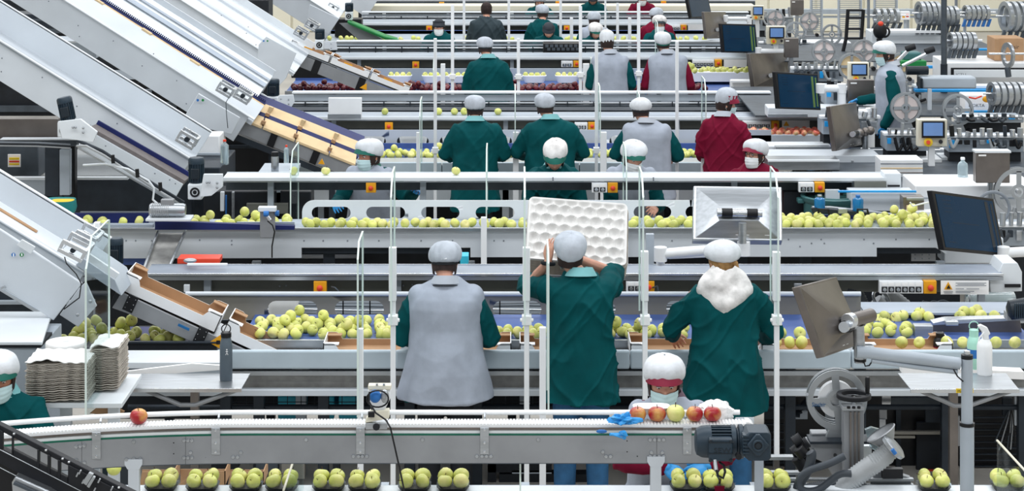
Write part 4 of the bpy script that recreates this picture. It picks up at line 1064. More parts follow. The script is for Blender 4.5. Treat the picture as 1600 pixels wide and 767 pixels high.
# box sensor and cream pad at its top
s_ = thing('sensor_unit', 'small white sensor on a stalk above the nearest elevator foot', 'sensor', P(151, 376, 238))
obj('sensor_head', pb(146, 155, 348, 366, 238, .05), 'white_plastic', s_, bev=.004); obj('stalk', MB().tube([P(148, 366, 238), P(147, 376, 238)], .006, 6), 'steel', s_)
obj('sensor_eye', pb(143, 148, 352, 361, 238.3, .03), 'white', s_, bev=.003)

# E2
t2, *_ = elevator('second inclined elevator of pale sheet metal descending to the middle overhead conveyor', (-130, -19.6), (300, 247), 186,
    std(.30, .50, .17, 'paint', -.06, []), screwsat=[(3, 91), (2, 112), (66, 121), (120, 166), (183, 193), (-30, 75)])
t2b, *_ = elevator('short brown-belted elevator under the second elevator', (137, 203), (286, 288), 191,
    [('near_side', 'paint', [(0, 0), (.02, 0), (.02, -.155), (0, -.155)], 0, 1), ('brown_belt', 'belt_brown', [(.02, .03), (.34, .0), (.34, -.03), (.02, -.03)], 0, 1),
     ('far_guide', 'navy', [(.34, .035), (.36, .035), (.36, -.03), (.34, -.03)], 0, 1), ('bottom_rail', 'steel', [(0, -.155), (.08, -.155), (.08, -.175), (0, -.175)], 0, 1)],
    screwsat=[(165, 228), (242, 271), (265, 281), (274, 287), (141, 196), (140, 200), (145, 212)])
obj('hose', MB().tube([P(120, 220, 193), P(133, 224, 193.5), P(160, 236, 194), P(215, 272, 194), P(255, 297, 194), P(287, 316, 193)], .014, 8), 'dark_steel', t2b)
obj('hose', MB().tube([P(120, 228, 193.4), P(135, 228, 194), P(163, 243, 194.5), P(210, 274, 194.5), P(250, 300, 194.5), P(283, 320, 193)], .010, 8), 'hose_grey', t2b)
obj('hose', MB().tube([P(130, 258, 194), P(165, 256, 194.5), P(200, 264, 194.6), P(232, 282, 195), P(241, 294, 195), P(239, 312, 195), P(250, 322, 195)], .009, 8), 'paint_light', t2b)
mb = MB()
for (a, b_) in ((176, 247), (214, 269), (250, 290)): mb.tube([P(a, b_ - 5, 195), P(a + 1, b_ + 8, 195)], .017, 6)
obj('cable_tie', mb, 'black', t2b, kind='stuff')
# E3 (long one with navy rack and pale slats)
w3 = .30
t3, A3, d3, n3, L3_ = elevator('long inclined elevator with a navy rack and pale wooden strips reaching the second row', (-10, -72), (398, 186), 158,
    [('near_side', 'paint', [(0, 0), (.02, 0), (.02, -.30), (0, -.30)], 0, .98), ('lip', 'paint_light', [(-.035, 0), (.02, 0), (.02, -.012), (-.035, -.012)], 0, 1),
     ('lip_inner', 'paint_light', [(.02, 0), (.05, .0), (.05, -.012), (.02, -.012)], 0, 1),
     ('bed', 'paint', [(.03, -.05), (.30, .105), (.30, .075), (.03, -.08)], 0, 1), ('wood_strip', 'card_tan', [(.30, .085), (.345, .11), (.345, .09), (.30, .065)], 0, 1.0),
     ('rack', 'navy', [(.35, .115), (.385, .135), (.385, .10), (.35, .08)], 0, 1.0), ('upper_sheet', 'paint_light', [(.40, .12), (.95, .30), (.95, .27), (.40, .09)], 0, .965),
     ('far_side', 'paint', [(.95, .36), (.97, .36), (.97, .1), (.95, .1)], 0, .965), ('blue_strip', 'belt_top', [(.62, .215), (.70, .242), (.70, .236), (.62, .209)], 0, .965), ('blue_strip', 'belt_top', [(.78, .265), (.82, .278), (.82, .272), (.78, .259)], 0, .965)],
    screwsat=[(76, 2), (122, 40), (124, 57), (177, 64), (222, 103), (276, 126), (291, 162), (240, 84)])
mb = MB()
for i in range(150):
    p = A3 + d3*(L3_*i/150) + n3*.145 + Vector((0, .372, 0)); mb.obox(p, d3*.006, Vector((0, .012, 0)), n3*.008)
obj('rack_tooth', mb, 'navy', t3, kind='stuff')
for px, py in ((157, 2), (232, 49), (307, 97)):
    p = P(px, py, 155.3)
    obj('rack_joint', MB().obox(p + Vector((-.01, -.02, .0)), d3*.055, Vector((0, .05, 0)), n3*.012), 'card_tan', t3, bev=.003)
    obj('rack_clip', MB().obox(p + Vector((-.04, -.06, -.02)), d3*.02, Vector((0, .02, 0)), n3*.018), 'card', t3)
g = obj('side_cover', MB().ppoly([(310, 146), (375, 184), (362, 210), (318, 200), (330, 260), (255, 262), (268, 215)], 161, .03), 'paint', t3, bev=.005)
g['label'] = 'pale bolted side cover'
for px, m in ((309, 'blue_label'), (317, 'green_bright')):
    obj('round_decal', MB().cyl(P(px, 156.5, 161.3), P(px, 156.5, 161.3) + Vector((0, -.002, 0)), .013, 12), m, g)
obj('sensor_cable', MB().tube([P(360, 148, 162), P(353, 160, 163), P(354, 180, 163), P(356, 200, 162)], .004, 6), 'mid_dark', t3)
# slide with cream wooden strips and navy belts: lower run of E3
def strip_slide(label, p0, p1, s, name='slat_slide'):
    A = P(*p0, s); B = P(*p1, s); d = B - A; L = d.length; d.normalize(); n = Vector((-d.z, 0, d.x)); n = n if n.z > 0 else -n
    t = thing(name, label, 'slide', Vector(((A.x+B.x)/2, A.y, 0)))
    Y = lambda y: Vector((0, y, 0))
    segs = [(0, .23), (.24, .50), (.51, .78), (.79, 1.0)]
    for a, b_ in segs:
        for (y0, h0, m) in ((.0, 0.0, 'card_tan'), (.26, .085, 'card_tan')):
            c = A + d*L*(a+b_)/2 + Y(y0 + .06) + n*h0
            obj('wood_strip', MB().obox(c, d*L*(b_-a)/2, Vector((0, .080, .036)), n*.012), m, t, bev=.003)
    for y0, h0, w in ((.16, .035, .03), (.44, .13, .14)):
        obj('navy_belt', MB().obox(A + d*L/2 + Y(y0 + w/2) + n*h0, d*L/2, Vector((0, w/2+.01, .026)), n*.014), 'navy', t)
    for a in (.235, .505, .785):
        for y0 in (-.01, .17, .33): obj('orange_clip', MB().obox(A + d*L*a + Y(y0 + .02) + n*(.02 + y0*.3), d*.022, Vector((0, .022, 0)), n*.016), 'card', t)
        obj('white_guide', MB().obox(A + d*L*a + Y(.31) + n*.10, d*.02, Vector((0, .03, 0)), n*.04), 'card_tan', t)
    obj('steel_side', MB().obox(A + d*L/2 - n*.10 + Y(.02), d*L*.5, Vector((0, .015, 0)), n*.075), 'steel_panel', t, bev=.003)
    for a in (.35, .70): obj('black_bracket', MB().obox(A + d*L*a - n*.10 + Y(-.004), d*.035, Vector((0, .012, 0)), n*.080), 'black', t)
    obj('lower_beam', MB().obox(A + d*L*.5 - n*.22 + Y(.05), d*L*.45, Vector((0, .05, 0)), n*.03), 'dark_steel', t)
    for a in (.3, .8):
        q = A + d*L*a; obj('leg', MB().box(q.x - .03, q.x + .03, q.y + .1, q.y + .16, 0, q.z - .2), 'dark_steel', t)
    return t
strip_slide('slide of cream wooden strips and navy belts ending beside the masked woman at far left', (366, 176), (555, 252), 157)
obj('end_stop', MB().ppoly([(497, 256), (503, 248), (507, 257)], 160, .02), 'yellow', None, label='small yellow warning tab at the foot of the wooden strip slide', cat='tab')
# E4, E5
t4, *_ = elevator('third inclined elevator ending above the dark red apples', (120, -105), (462, 112), 128,
    [('near_side', 'paint', [(0, 0), (.02, 0), (.02, -.32), (0, -.32)], 0, .96), ('lip', 'paint_light', [(-.035, 0), (.02, 0), (.02, -.012), (-.035, -.012)], 0, 1),
     ('upper_sheet', 'paint_light', [(.02, -.04), (.85, .22), (.85, .19), (.02, -.07)], 0, 1), ('rib', 'paint', [(.3, .07), (.34, .09), (.34, .06), (.3, .04)], 0, 1), ('rib', 'paint', [(.6, .17), (.64, .19), (.64, .16), (.6, .14)], 0, 1), ('far_side', 'paint_light', [(.85, .30), (.87, .30), (.87, .0), (.85, .0)], 0, 1)],
    screwsat=[(346, 24), (388, 42), (400, 70), (385, 52)])
g = obj('side_cover', MB().ppoly([(416, 57), (463, 83), (447, 122), (436, 134), (400, 120), (404, 70)], 130.5, .03), 'paint', t4, bev=.004)
obj('lower_sheet', MB().ppoly([(330, 95), (400, 140), (440, 165), (440, 190), (330, 190), (290, 150)], 139, .03), 'paint_light', t4)
for k, px in enumerate((412, 418)): obj('round_decal', MB().cyl(P(px, 64, 130.8), P(px, 64, 130.8) + Vector((0, -.002, 0)), .011, 12), ['blue_label', 'green_bright'][k], g)
t5, *_ = elevator('fourth inclined elevator near the top left of the hall', (330, -100), (530, 28), 105,
    [('near_side', 'paint', [(0, 0), (.02, 0), (.02, -.36), (0, -.36)], 0, 1), ('lip', 'paint_light', [(-.035, 0), (.02, 0), (.02, -.012), (-.035, -.012)], 0, 1),
     ('upper_sheet', 'paint_light', [(.02, -.04), (.85, .22), (.85, .19), (.02, -.07)], 0, 1), ('far_side', 'paint_light', [(.85, .30), (.87, .30), (.87, .0), (.85, .0)], 0, 1)])
obj('side_cover', MB().ppoly([(484, 7), (530, 29), (514, 53), (478, 40)], 107, .03), 'paint', t5, bev=.004)
elevator('farthest inclined elevator at the top edge of the picture', (450, -90), (590, 0), 90,
    [('near_side', 'paint', [(0, 0), (.02, 0), (.02, -.36), (0, -.36)], 0, 1), ('upper_sheet', 'paint_light', [(.02, -.04), (.85, .22), (.85, .19), (.02, -.07)], 0, 1)])
for px, py, s, lb in ((379, 150, 161, 'aluminium gate at the foot of the elevator with the navy rack'), (352, 140, 160, 'left aluminium gate at the foot of the elevator with the navy rack'), (405, 113, 136, 'aluminium gate on the third elevator near its box'), (470, 52, 127, 'aluminium gate at the top of the white carton slide'), (487, 40, 126, 'second aluminium gate above the white carton slide'), (520, 12, 104, 'small aluminium gate on the fourth elevator'), (292, 218, 188, 'aluminium gate at the foot of the second elevator')):
    clamp_frame(px, py, 26*s/160, 13*s/160, s, 30, lb, 'steel_bright', .15)

def gear_motor(px, py, w, h, s, tilt, label, base=True):
    """upright finned motor: centre px, py and size w x h in pixels"""
    p = P(px, py, s); t = thing('gear_motor', label, 'motor', p - Vector((0, 0, h/s/2)))
    r = w/s/2; H_ = h/s
    M = Matrix.Translation(p) @ Matrix.Rotation(R(tilt), 4, 'Y') @ Matrix.Translation(-p)
    c = p + Vector((0, r, 0))
    mb = MB(); mb.lathe([(r*.82, -H_/2), (r*.86, -H_/2 + .01), (r*.86, H_*.30)], c, (0, 0, 1), 20); mb.xf(M); obj('motor_body', mb, 'motor', t, smooth=40)
    mb = MB()
    for k in range(20):
        a = 2*PI*k/20; q = c + Vector((math.cos(a)*r*.9, math.sin(a)*r*.9, -H_*.08)); u = Vector((math.cos(a), math.sin(a), 0))
        mb.obox(q, u*r*.10, Vector((-u.y, u.x, 0))*r*.035, Vector((0, 0, H_*.36)))
    mb.xf(M); obj('fins', mb, 'motor', t)
    mb = MB(); mb.lathe([(r, H_*.26), (r*1.02, H_*.30), (r*1.0, H_*.44), (r*.86, H_*.5), (.002, H_*.5)], c, (0, 0, 1), 20); mb.xf(M); obj('fan_cover', mb, 'motor', t, smooth=40)
    mb = MB(); mb.box(c.x - r*.5, c.x + r*.5, c.y - r*1.4, c.y - r*.8, p.z - H_*.28, p.z + H_*.12); mb.xf(M); obj('terminal_box', mb, 'motor_dark', t, bev=.004)
    if base:
        q = p - Vector((0, 0, H_/2)); mb = MB(); mb.box(q.x - r*.9, q.x + r*.9, q.y - .02, q.y + 2*r, q.z - .12, q.z + .004)
        b_ = obj('bearing_block', mb, 'paint_light', t, bev=.01)
        mb = MB(); mb.torus(q + Vector((0, -.022, -.06)), r*.50, .008, (0, 1, 0), 20, 6); mb.cyl(q + Vector((0, -.024, -.06)), q + Vector((0, -.01, -.06)), r*.25, 14); obj('bearing', mb, 'black', b_)
    return t
gear_motor(101, 172, 24, 38, 194, -12, 'blue-grey motor standing on the lower part of the second elevator')
gear_motor(305, 268, 25, 40, 196, 0, 'blue-grey motor at the foot of the brown-belted elevator')
gear_motor(179, 395, 23, 42, 220, 0, 'blue-grey motor behind the wide clear divider panel', False)
gear_motor(499, 54, 15, 17, 127, 0, 'small blue-grey motor at the top of the white carton slide')
gear_motor(426, 138, 19, 27, 141, 0, 'blue-grey motor below the third elevator')
gear_motor(545, 12, 13, 14, 104, 0, 'tiny blue-grey motor on the fourth elevator')
gear_motor(404, 148, 13, 20, 139, 0, 'narrow motor behind the third elevator foot')
for lb, a in (('pale bolted end plate of the middle overhead conveyor', [(318, 272), (348, 272), (348, 292), (330, 306), (312, 308)]), ('pale bolted plate at the head of the brown-belted elevator', [(90, 190), (126, 186), (152, 206), (146, 222), (96, 216)]),
              ('pale end plate of the second overhead conveyor', [(420, 150), (458, 148), (460, 160), (452, 172), (425, 168)]), ('pale end plate of the third overhead conveyor', [(490, 66), (525, 64), (527, 78), (495, 80)])):
    s = 197 if a[0][0] < 340 else (138 if a[0][0] < 480 else 112)
    tt = thing('end_plate', lb, 'plate', P(*a[0], s)); obj('plate', MB().ppoly(a, s, .03), 'paint_light', tt, bev=.004)
    cx_ = sum(q[0] for q in a)/len(a); cy_ = sum(q[1] for q in a)/len(a)
    obj('screw', bolts([(cx_ - 8, cy_ - 5), (cx_ - 4, cy_ - 5), (cx_ + 8, cy_ + 3), (cx_ + 8, cy_ - 4)], s*1.001, .011, .01), 'steel', tt, kind='stuff')

# ------------------------------------------------------------------ cartons
def carton(px, py, s, ang, L=.62, w=.36, h=.075, label='', group=None, post_=.055, ends=True):
    A = P(px, py, s); d = Vector((math.cos(R(ang)), 0, -math.sin(R(ang)))); n = Vector((math.sin(R(ang)), 0, math.cos(R(ang)))); Y = Vector((0, 1, 0))
    t = thing('carton', label, 'carton', A, group)
    def side(off, y0, yth, m, nm, k=1.0):
        e = L*.17; prof = [(0, 0), (L, 0), (L, h + post_)]
        for i in range(5): prof.append((L - e*.55 - e*.45*i/4, h + post_*(1 - (i/4)**2*k)))
        for i in range(5): prof.append((e - e*.45*i/4, h + post_*(1 - (1 - i/4)**2*k)))
        prof.append((0, h + post_))
        k_ = len(prof); mb = MB(); flat = [Vector((a, b, 0)) for a, b in prof]; tr = tessellate_polygon([flat])
        v0 = [A + d*a + n*b + Y*y0 for a, b in prof]; v1 = [v + Y*yth for v in v0]
        mb.add(v0 + v1, [tuple(q) for q in tr] + [tuple(i + k_ for i in reversed(q)) for q in tr] + [(i, (i+1) % k_, k_ + (i+1) % k_, k_ + i) for i in range(k_)])
        obj(nm, mb, m, t)
    side(0, 0, .004, 'card_white', 'front_side'); side(0, .004, .004, 'card', 'front_lining'); side(0, w, -.004, 'card', 'back_lining'); side(0, w, .004, 'card_white', 'back_side')
    mb = MB(); mb.obox(A + d*L/2 + Y*w/2 + n*.004, d*L/2, Y*w/2, n*.004); obj('bottom', mb, 'card', t)
    if ends:
        for q in (0, L):
            sg = 1 if q == 0 else -1
            obj('end_wall', MB().obox(A + d*(q + sg*.003) + Y*w/2 + n*(h+post_)*.5, d*.003, Y*w/2, n*(h+post_)*.5), 'card_white', t)
            obj('corner_flap', MB().obox(A + d*(q + sg*.05) + Y*.03 + n*(h+post_-.01), d*.05, Y*.03, n*.003), 'card_white', t)
            obj('corner_flap', MB().obox(A + d*(q + sg*.05) + Y*(w-.03) + n*(h+post_-.01), d*.05, Y*.03, n*.003), 'card', t)
    return t
carton(186, 453, 237, 24.5, .69, .30, .075, 'white and brown open carton at the top of the near steel slide')
carton(345, 526, 237, 24.5, .62, .30, .075, 'white and brown open carton lower on the near steel slide')
tt = thing('carton_slide', 'steel slide with black brackets carrying the white cartons down to the near bench', 'slide', P(260, 500, 244))
d_ = Vector((math.cos(R(24.5)), 0, -math.sin(R(24.5)))); n_ = Vector((math.sin(R(24.5)), 0, math.cos(R(24.5))))
a_ = P(186, 455, 236.5); Ls = 1.15
obj('side_plate', MB().ppoly([(190, 457), (175, 481), (200, 490), (340, 552), (420, 560), (420, 560), (440, 573)], 237.4, .02), 'steel_panel', tt, bev=.003)
obj('slide_floor', MB().obox(a_ + d_*Ls*.45 - n_*.012 + Vector((0, .17, 0)), d_*Ls*.47, Vector((0, .17, 0)), n_*.006), 'steel', tt)
for px, py in ((204, 474), (314, 524)):
    p = P(px, py, 238); br = obj('black_bracket', MB().obox(p, d_*.035, Vector((0, .008, 0)), n_*.055), 'black', tt)
    mb = MB()
    for i in range(3):
        for q in (-1, 1): mb.lathe([(.004, 0), (.001, .004)], p + d_*.022*q + n_*(i-1)*.036 + Vector((0, -.009, 0)), (0, -1, 0), 6)
    obj('rivet', mb, 'steel_bright', br, kind='stuff')
obj('latch', MB().obox(P(287, 511, 238.2), d_*.04, Vector((0, .004, 0)), n_*.008), 'print_blue', tt)
wt = obj('warning_triangle', MB().ppoly([(327, 535), (346, 522), (346, 546)], 238.4, .004), 'yellow', tt)
obj('triangle_mark', MB().pbox(338, 344, 532, 538, 238.6, .003), 'black', wt)
for k, (px, lb) in enumerate(((505, 'flat white and brown carton left of the grey-smocked worker'), (655, 'flat carton on the bench hidden mostly behind the grey-smocked worker'), (812, 'flat carton on the bench behind the worker lifting trays'), (985, 'flat carton on the bench left of the hooded worker'), (1190, 'flat carton of golden apples on the bench right of the hooded worker'), (1345, 'flat carton of golden apples on the bench behind the near monitor'))):
    carton(px, 559, 239.5, 0, .60, .30, .05, lb, 'cartons on the near bench', .045)
for px in (1255, 1292, 1322, 1412, 1440, 1483, 1508, 1236, 1215, 1560, 1590): apple(xat(px, 238), yat(238) + .07, .90, 'gold', 'golden apple packed in a carton on the near bench', 'golden apples in the bench cartons', stem=False)
# white carton slide of line D (yellow labels)
def far_slide(label, p0, p1, s, n, m1='card_white', m2='card', lab=True, nm='carton'):
    A = P(*p0, s); B = P(*p1, s); d = B - A; L = d.length; d.normalize(); nn = Vector((-d.z, 0, d.x)); nn = nn if nn.z > 0 else -nn
    tt = thing('carton_slide', label, 'slide', Vector(((A.x+B.x)/2, A.y, 0)))
    obj('side_plate', MB().obox(A + d*L*.5 - nn*.12, d*L*.5, Vector((0, .015, 0)), nn*.075), 'steel_panel', tt)
    obj('slide_floor', MB().obox(A + d*L*.5 - nn*.03 + Vector((0, .17, 0)), d*L*.5, Vector((0, .17, 0)), nn*.008), 'steel', tt)
    ang = math.degrees(math.atan2(-d.z, d.x))
    for i in range(n):
        q = A + d*L*(i/n) - nn*.02
        px = q.x*s + CX; py = YH + (CAM_H - q.z)*s
        c = carton(px, py, s*1.001, ang, L/n*.97, .30, .07, 'white and brown carton on the far slide, ' + ['topmost', 'second from the top', 'third from the top', 'lowest'][min(i, 3)], 'cartons on the far slide', .035)
        if lab: obj('yellow_label', MB().obox(q + d*L/n*.42 + nn*.055 + Vector((0, -.016, 0)), d*.055, Vector((0, .002, 0)), nn*.035), 'yellow', c)
    for a in (.25, .62): obj('black_bracket', MB().obox(A + d*L*a - nn*.12 + Vector((0, -.012, 0)), d*.045, Vector((0, .01, 0)), nn*.085), 'black', tt)
    obj('warning_triangle', MB().ppoly([(562, 137), (573, 130), (573, 141)], s*1.003, .004), 'yellow', tt)
    return tt
far_slide('steel slide with white cartons above the dark red apples', (453, 72), (640, 146), 124.5, 3)
g = thing('green_chute', 'bright green edged chute at the far left end of the fourth row', 'chute', P(580, 50, 104))
obj('green_edge', MB().tube([P(543, 34, 105), P(600, 58, 105), P(623, 63, 105)], .018, 8), 'green_bright', g); obj('green_side', MB().ppoly([(543, 33), (600, 56), (620, 62), (602, 62), (545, 38)], 104.6, .3), 'green_bright', g)
obj('side_plate', MB().ppoly([(530, 36), (545, 36), (600, 62), (560, 62)], 104.2, .02), 'steel_panel', g)

# ------------------------------------------------------------------ machinery, bins and boxes at the left
def block(label, cat, name, x0, x1, y0, y1, s, depth, m, bev=.008, parts=()):
    c = xat((x0+x1)/2, s); t = thing(name, label, cat, (c, yat(s), zat(y1, s)))
    obj('body', pb(x0, x1, y0, y1, s, depth), m, t, bev=bev)
    for nm, a, b_, cc, dd, ds, dp, mm in parts: obj(nm, pb(a, b_, cc, dd, s + ds, dp), mm, t, bev=min(bev, .003))
    return t
frame = thing('machine_stand', 'dark steel machine frame behind the brown-belted elevator', 'frame', P(100, 300, 178))
for x0, x1, y0, y1, s, dp, m in ((70, 92, 228, 318, 181, .1, 'dark_steel'), (93, 109, 234, 305, 182, .08, 'paint_shade'), (108, 117, 228, 330, 180, .1, 'black'), (92, 118, 198, 236, 178, .15, 'dark'), (0, 125, 217, 219, 182, .1, 'paint_light'),
                                 (-60, 120, 219, 228, 181, .06, 'mid_dark'), (-60, 90, 186, 217, 180, .2, 'steel_warm'), (66, 95, 306, 320, 181, .15, 'dark_steel')):
    obj('beam', pb(x0, x1, y0, y1, s, dp), m, frame, bev=.004)
for k in range(3): obj('pipe', MB().tube([P(-20, 222 + k*2.5, 184), P(60, 223 + k*2.5, 184), P(110, 226 + k*2.5, 184)], .009, 6), ['print_grey', 'dark', 'steel'][k], frame)
block('dark panelled machine with a small yellow sign at the left edge', 'machine', 'dark_block', -80, 60, 224, 278, 170, .5, 'mid_dark', .01, [('sign_plate', 12, 32, 241, 261, 1, .01, 'paper'), ('yellow_print', 14, 30, 246, 250, 1.5, .01, 'yellow_bright'), ('red_print', 14, 30, 251, 254, 1.5, .01, 'red'), ('yellow_print', 14, 30, 255, 258, 1.5, .01, 'yellow_bright')])
block('white upright machine cabinet behind the dark uprights', 'cabinet', 'machine_cabinet', 32, 200, 228, 277, 165, .4, 'paint_light', .02, [('door_panel', 50, 69, 240, 276, .8, .02, 'white'), ('handle', 34, 42, 243, 248, 1, .02, 'black'), ('top_hood', 49, 190, 228, 242, 1.5, .05, 'white'), ('red_cable', 38, 39.5, 250, 275, 1, .01, 'red')])
block('grey wall-like machine side below the white cabinet', 'machine', 'machine_flank', -80, 300, 279, 345, 175, .15, 'dark_steel', .006, [('pale_panel', -80, 72, 281, 330, 1, .02, 'paint_shade'), ('top_rail', -80, 200, 277, 281, 1.5, .05, 'paint_light')])
block('tall dark filler block added behind the elevators', 'machine', 'dark_block', -150, 420, 0, 225, 112, .5, 'dark', .01, [('pale_band', -150, 200, 40, 52, .5, .05, 'mid_dark'), ('pale_band', -150, 300, 110, 124, .5, .05, 'paint_shade'), ('pale_band', -150, 420, 165, 175, .5, .05, 'mid_dark'), ('pale_band', 100, 420, 190, 199, .5, .05, 'steel')])  # added backdrop that keeps the gaps between the elevators dark
block('pale sloping machine hood between the first elevators', 'machine', 'machine_hood', 75, 150, 64, 92, 150, .5, 'paint_shade', .01, [('rail', 75, 150, 64, 67, .5, .02, 'paint_light')])
block('dark horizontal duct between the elevators', 'duct', 'air_duct', -10, 200, 22, 45, 140, .4, 'dark_steel', .01, [('rail', -10, 200, 30, 33, .5, .02, 'mid_dark')])
block('dark box full of cables behind the third elevator', 'machine', 'control_box', 215, 300, 128, 200, 148, .4, 'black', .01, [('round_drum', 250, 275, 160, 185, .5, .05, 'mid_dark'), ('pale_part', 226, 236, 140, 152, .5, .05, 'print_grey')])
block('dark housing under the navy rack elevator foot', 'housing', 'belt_housing', 352, 470, 180, 300, 150, .35, 'black', .01, [('edge_rail', 350, 420, 227, 232, .5, .05, 'dark_steel')])
block('dark housing below the third elevator above dark red apples', 'housing', 'belt_housing', 455, 512, 80, 122, 121, .3, 'black', .01)
block('dark housing below the fourth elevator', 'housing', 'belt_housing', 523, 565, 30, 58, 99, .3, 'black', .01)
block('white square bin box at the foot of the navy rack elevator', 'box', 'white_box', 284, 343, 212, 243, 166, .3, 'white', .01, [('lip', 283, 344, 239, 243, .5, .02, 'paint_shade')])
block('white open box on the second gantry with a steel front', 'box', 'white_box', 513, 565, 153, 184, 139.5, .06, 'white', .004, [('steel_front', 512, 564, 178, 186, .5, .02, 'steel')])
tr = thing('steel_slide_tray', 'short bare steel chute tray leaning on the middle sorting line', 'chute', P(256, 425, 205))
A_ = [P(247, 364, 197.5), P(290, 364, 197.5), P(262, 426, 206), P(224, 426, 206)]
mb = MB(); up = Vector((0, 0, -.012)); mb.add(A_ + [p + up for p in A_], [(0, 1, 2, 3), (7, 6, 5, 4), (0, 4, 5, 1), (1, 5, 6, 2), (2, 6, 7, 3), (3, 7, 4, 0)])
obj('chute_floor', mb, 'steel_dirty', tr)
for a, b_ in ((0, 3), (1, 2)): obj('side_flange', MB().tube([A_[a] + Vector((0, 0, .02)), A_[b_] + Vector((0, 0, .02))], .012, 6), 'steel', tr)
obj('cross_plate', MB().tube([A_[0] + Vector((0, 0, .05)), A_[1] + Vector((0, 0, .05))], .012, 6), 'steel', tr)
# yellow bin with teal bag
b_ = thing('waste_bin', 'yellow waste bin with a teal bag over its rim at the left', 'bin', P(92, 350, 200))
c = P(92, 350, 200)
obj('bin_body', MB().loft([(c.x, c.y + .12, c.z - .4, .07, .07, .5), (c.x, c.y + .12, c.z + .16, .09, .09, .5)], 20), 'yellow_bright', b_, smooth=40)
obj('bag', MB().loft([(c.x, c.y + .12, c.z + .07, .098, .098, .5), (c.x - .02, c.y + .12, c.z + .11, .13, .11, .6), (c.x - .02, c.y + .12, c.z + .17, .12, .11, .6), (c.x, c.y + .12, c.z + .15, .08, .08, .6)], 24), 'teal_bin', b_, smooth=60)
# navy troughs of line B's left end
t = thing('infeed_trough', 'navy lined infeed trough with a few golden apples at the left of the middle line', 'trough', P(180, 357, 198))
obj('navy_back', pb(108, 232, 333, 352, 192, .02), 'navy', t); obj('front_rail', pb(112, 240, 350, 356, 198, .04), 'belt_top', t, bev=.004); obj('top_rail', pb(125, 240, 331, 335, 191, .03), 'print_grey', t)
obj('navy_cover', MB().ppoly([(242, 345), (262, 346), (460, 353), (460, 359), (242, 359)], 198.3, .05), 'navy', t)
obj('side_rail', pb(370, 460, 347, 352, 197.6, .02), 'belt_top', t)
m_ = thing('small_motor', 'small grey horizontal motor on a bracket above the navy infeed trough', 'motor', P(262, 340, 200))
c = P(262, 328, 200)
obj('motor_body', MB().lathe([(.045, -.14), (.052, -.13), (.052, .12), (.045, .14)], c, (1, 0, 0), 20), 'steel', m_, smooth=40)
mb = MB()
for k in range(10): mb.lathe([(.056, -.12 + k*.014), (.056, -.115 + k*.014)], c, (1, 0, 0), 20)
obj('fins', mb, 'hose_grey', m_)
obj('terminal_box', MB().box(c.x - .05, c.x + .05, c.y - .03, c.y + .03, c.z + .03, c.z + .085), 'steel_panel', m_, bev=.004)
obj('mount_plate', MB().box(c.x - .16, c.x + .19, c.y - .08, c.y + .1, c.z - .075, c.z - .055), 'paint_light', m_, bev=.004)
t = thing('sensor_post', 'steel sensor box with blue plugs on the middle sorting line', 'sensor', P(414, 372, 199))
obj('box_body', pb(406, 429, 326, 372, 199, .06), 'steel_panel', t, bev=.006); obj('cap', pb(403, 431, 324, 331, 199.6, .07), 'paint_light', t, bev=.004)
obj('blue_plug', MB().cyl(P(412, 334, 200), P(420, 334, 200), .022, 10).cyl(P(430, 333, 199), P(436, 333, 199), .022, 10), 'blue_label', t); obj('plug', MB().cyl(P(418, 338, 201), P(422, 344, 201), .014, 8), 'steel_bright', t)
obj('cable', MB().tube([P(418, 345, 201), P(426, 352, 201), P(429, 362, 201), P(425, 385, 200), P(425, 402, 199)], .006, 6), 'black', t)
# small bottles
def bottle(px, py0, py1, w, s, body, cap_, label, neck=.35, cap_h=.12, loop=False, name='bottle', cat='bottle', liquid=None):
    z1 = zat(py0, s); z0 = zat(py1, s); H_ = z1 - z0; r = w/s/2; c = Vector((xat(px, s), yat(s) + r, z0))
    t = thing(name, label, cat, c)
    obj('body', MB().lathe([(r*.92, 0), (r, .006), (r, H_*.72), (r*.9, H_*.79), (r*neck*1.1, H_*.86), (r*neck, H_*(1-cap_h))], c, (0, 0, 1), 24), body, t, smooth=40)
    obj('cap', MB().lathe([(r*max(neck, .3)*1.15, H_*(1-cap_h)), (r*max(neck, .3)*1.15, H_*.99), (r*max(neck, .3), H_)], c, (0, 0, 1), 20), cap_, t, smooth=40)
    if loop: obj('carry_loop', MB().torus(c + Vector((0, 0, H_ + .02)), r*.70, .0035, (0, 1, 0), 24, 6), cap_, t)
    return t, c, r, H_
b_, c, r, H_ = bottle(351.5, 513, 588, 20, 257, 'bottle_grey', 'black', 'dark grey steel flask with black cap and carry loop on the left shelf', .72, .10, True)
mb = MB(); q = c + Vector((.010, -r - .001, H_*.60))   # small stick mark
for a, b2 in (((0, .013), (0, 0)), ((0, .0), (-.007, -.012)), ((0, 0), (.007, -.012)), ((-.007, .008), (.007, .008))): mb.tube([q + Vector((a[0], 0, a[1])), q + Vector((b2[0], 0, b2[1]))], .0017, 5)
mb.ell(q + Vector((0, 0, .019)), .004, .002, .004, 8, 6)
obj('logo_mark', mb, 'paper', b_)
bottle(429, 238, 270, 12, 178, 'steel', 'black', 'steel thermos with black lid behind the middle overhead conveyor', .8, .22)
bottle(447, 227, 255, 8, 175, 'bottle_clear', 'red', 'clear bottle with red cap behind the steel thermos', .4, .12)
bottle(350, 219, 258, 13, 170, 'bottle_clear', 'red', 'clear plastic bottle with red cap standing by the white bin box', .35, .08)

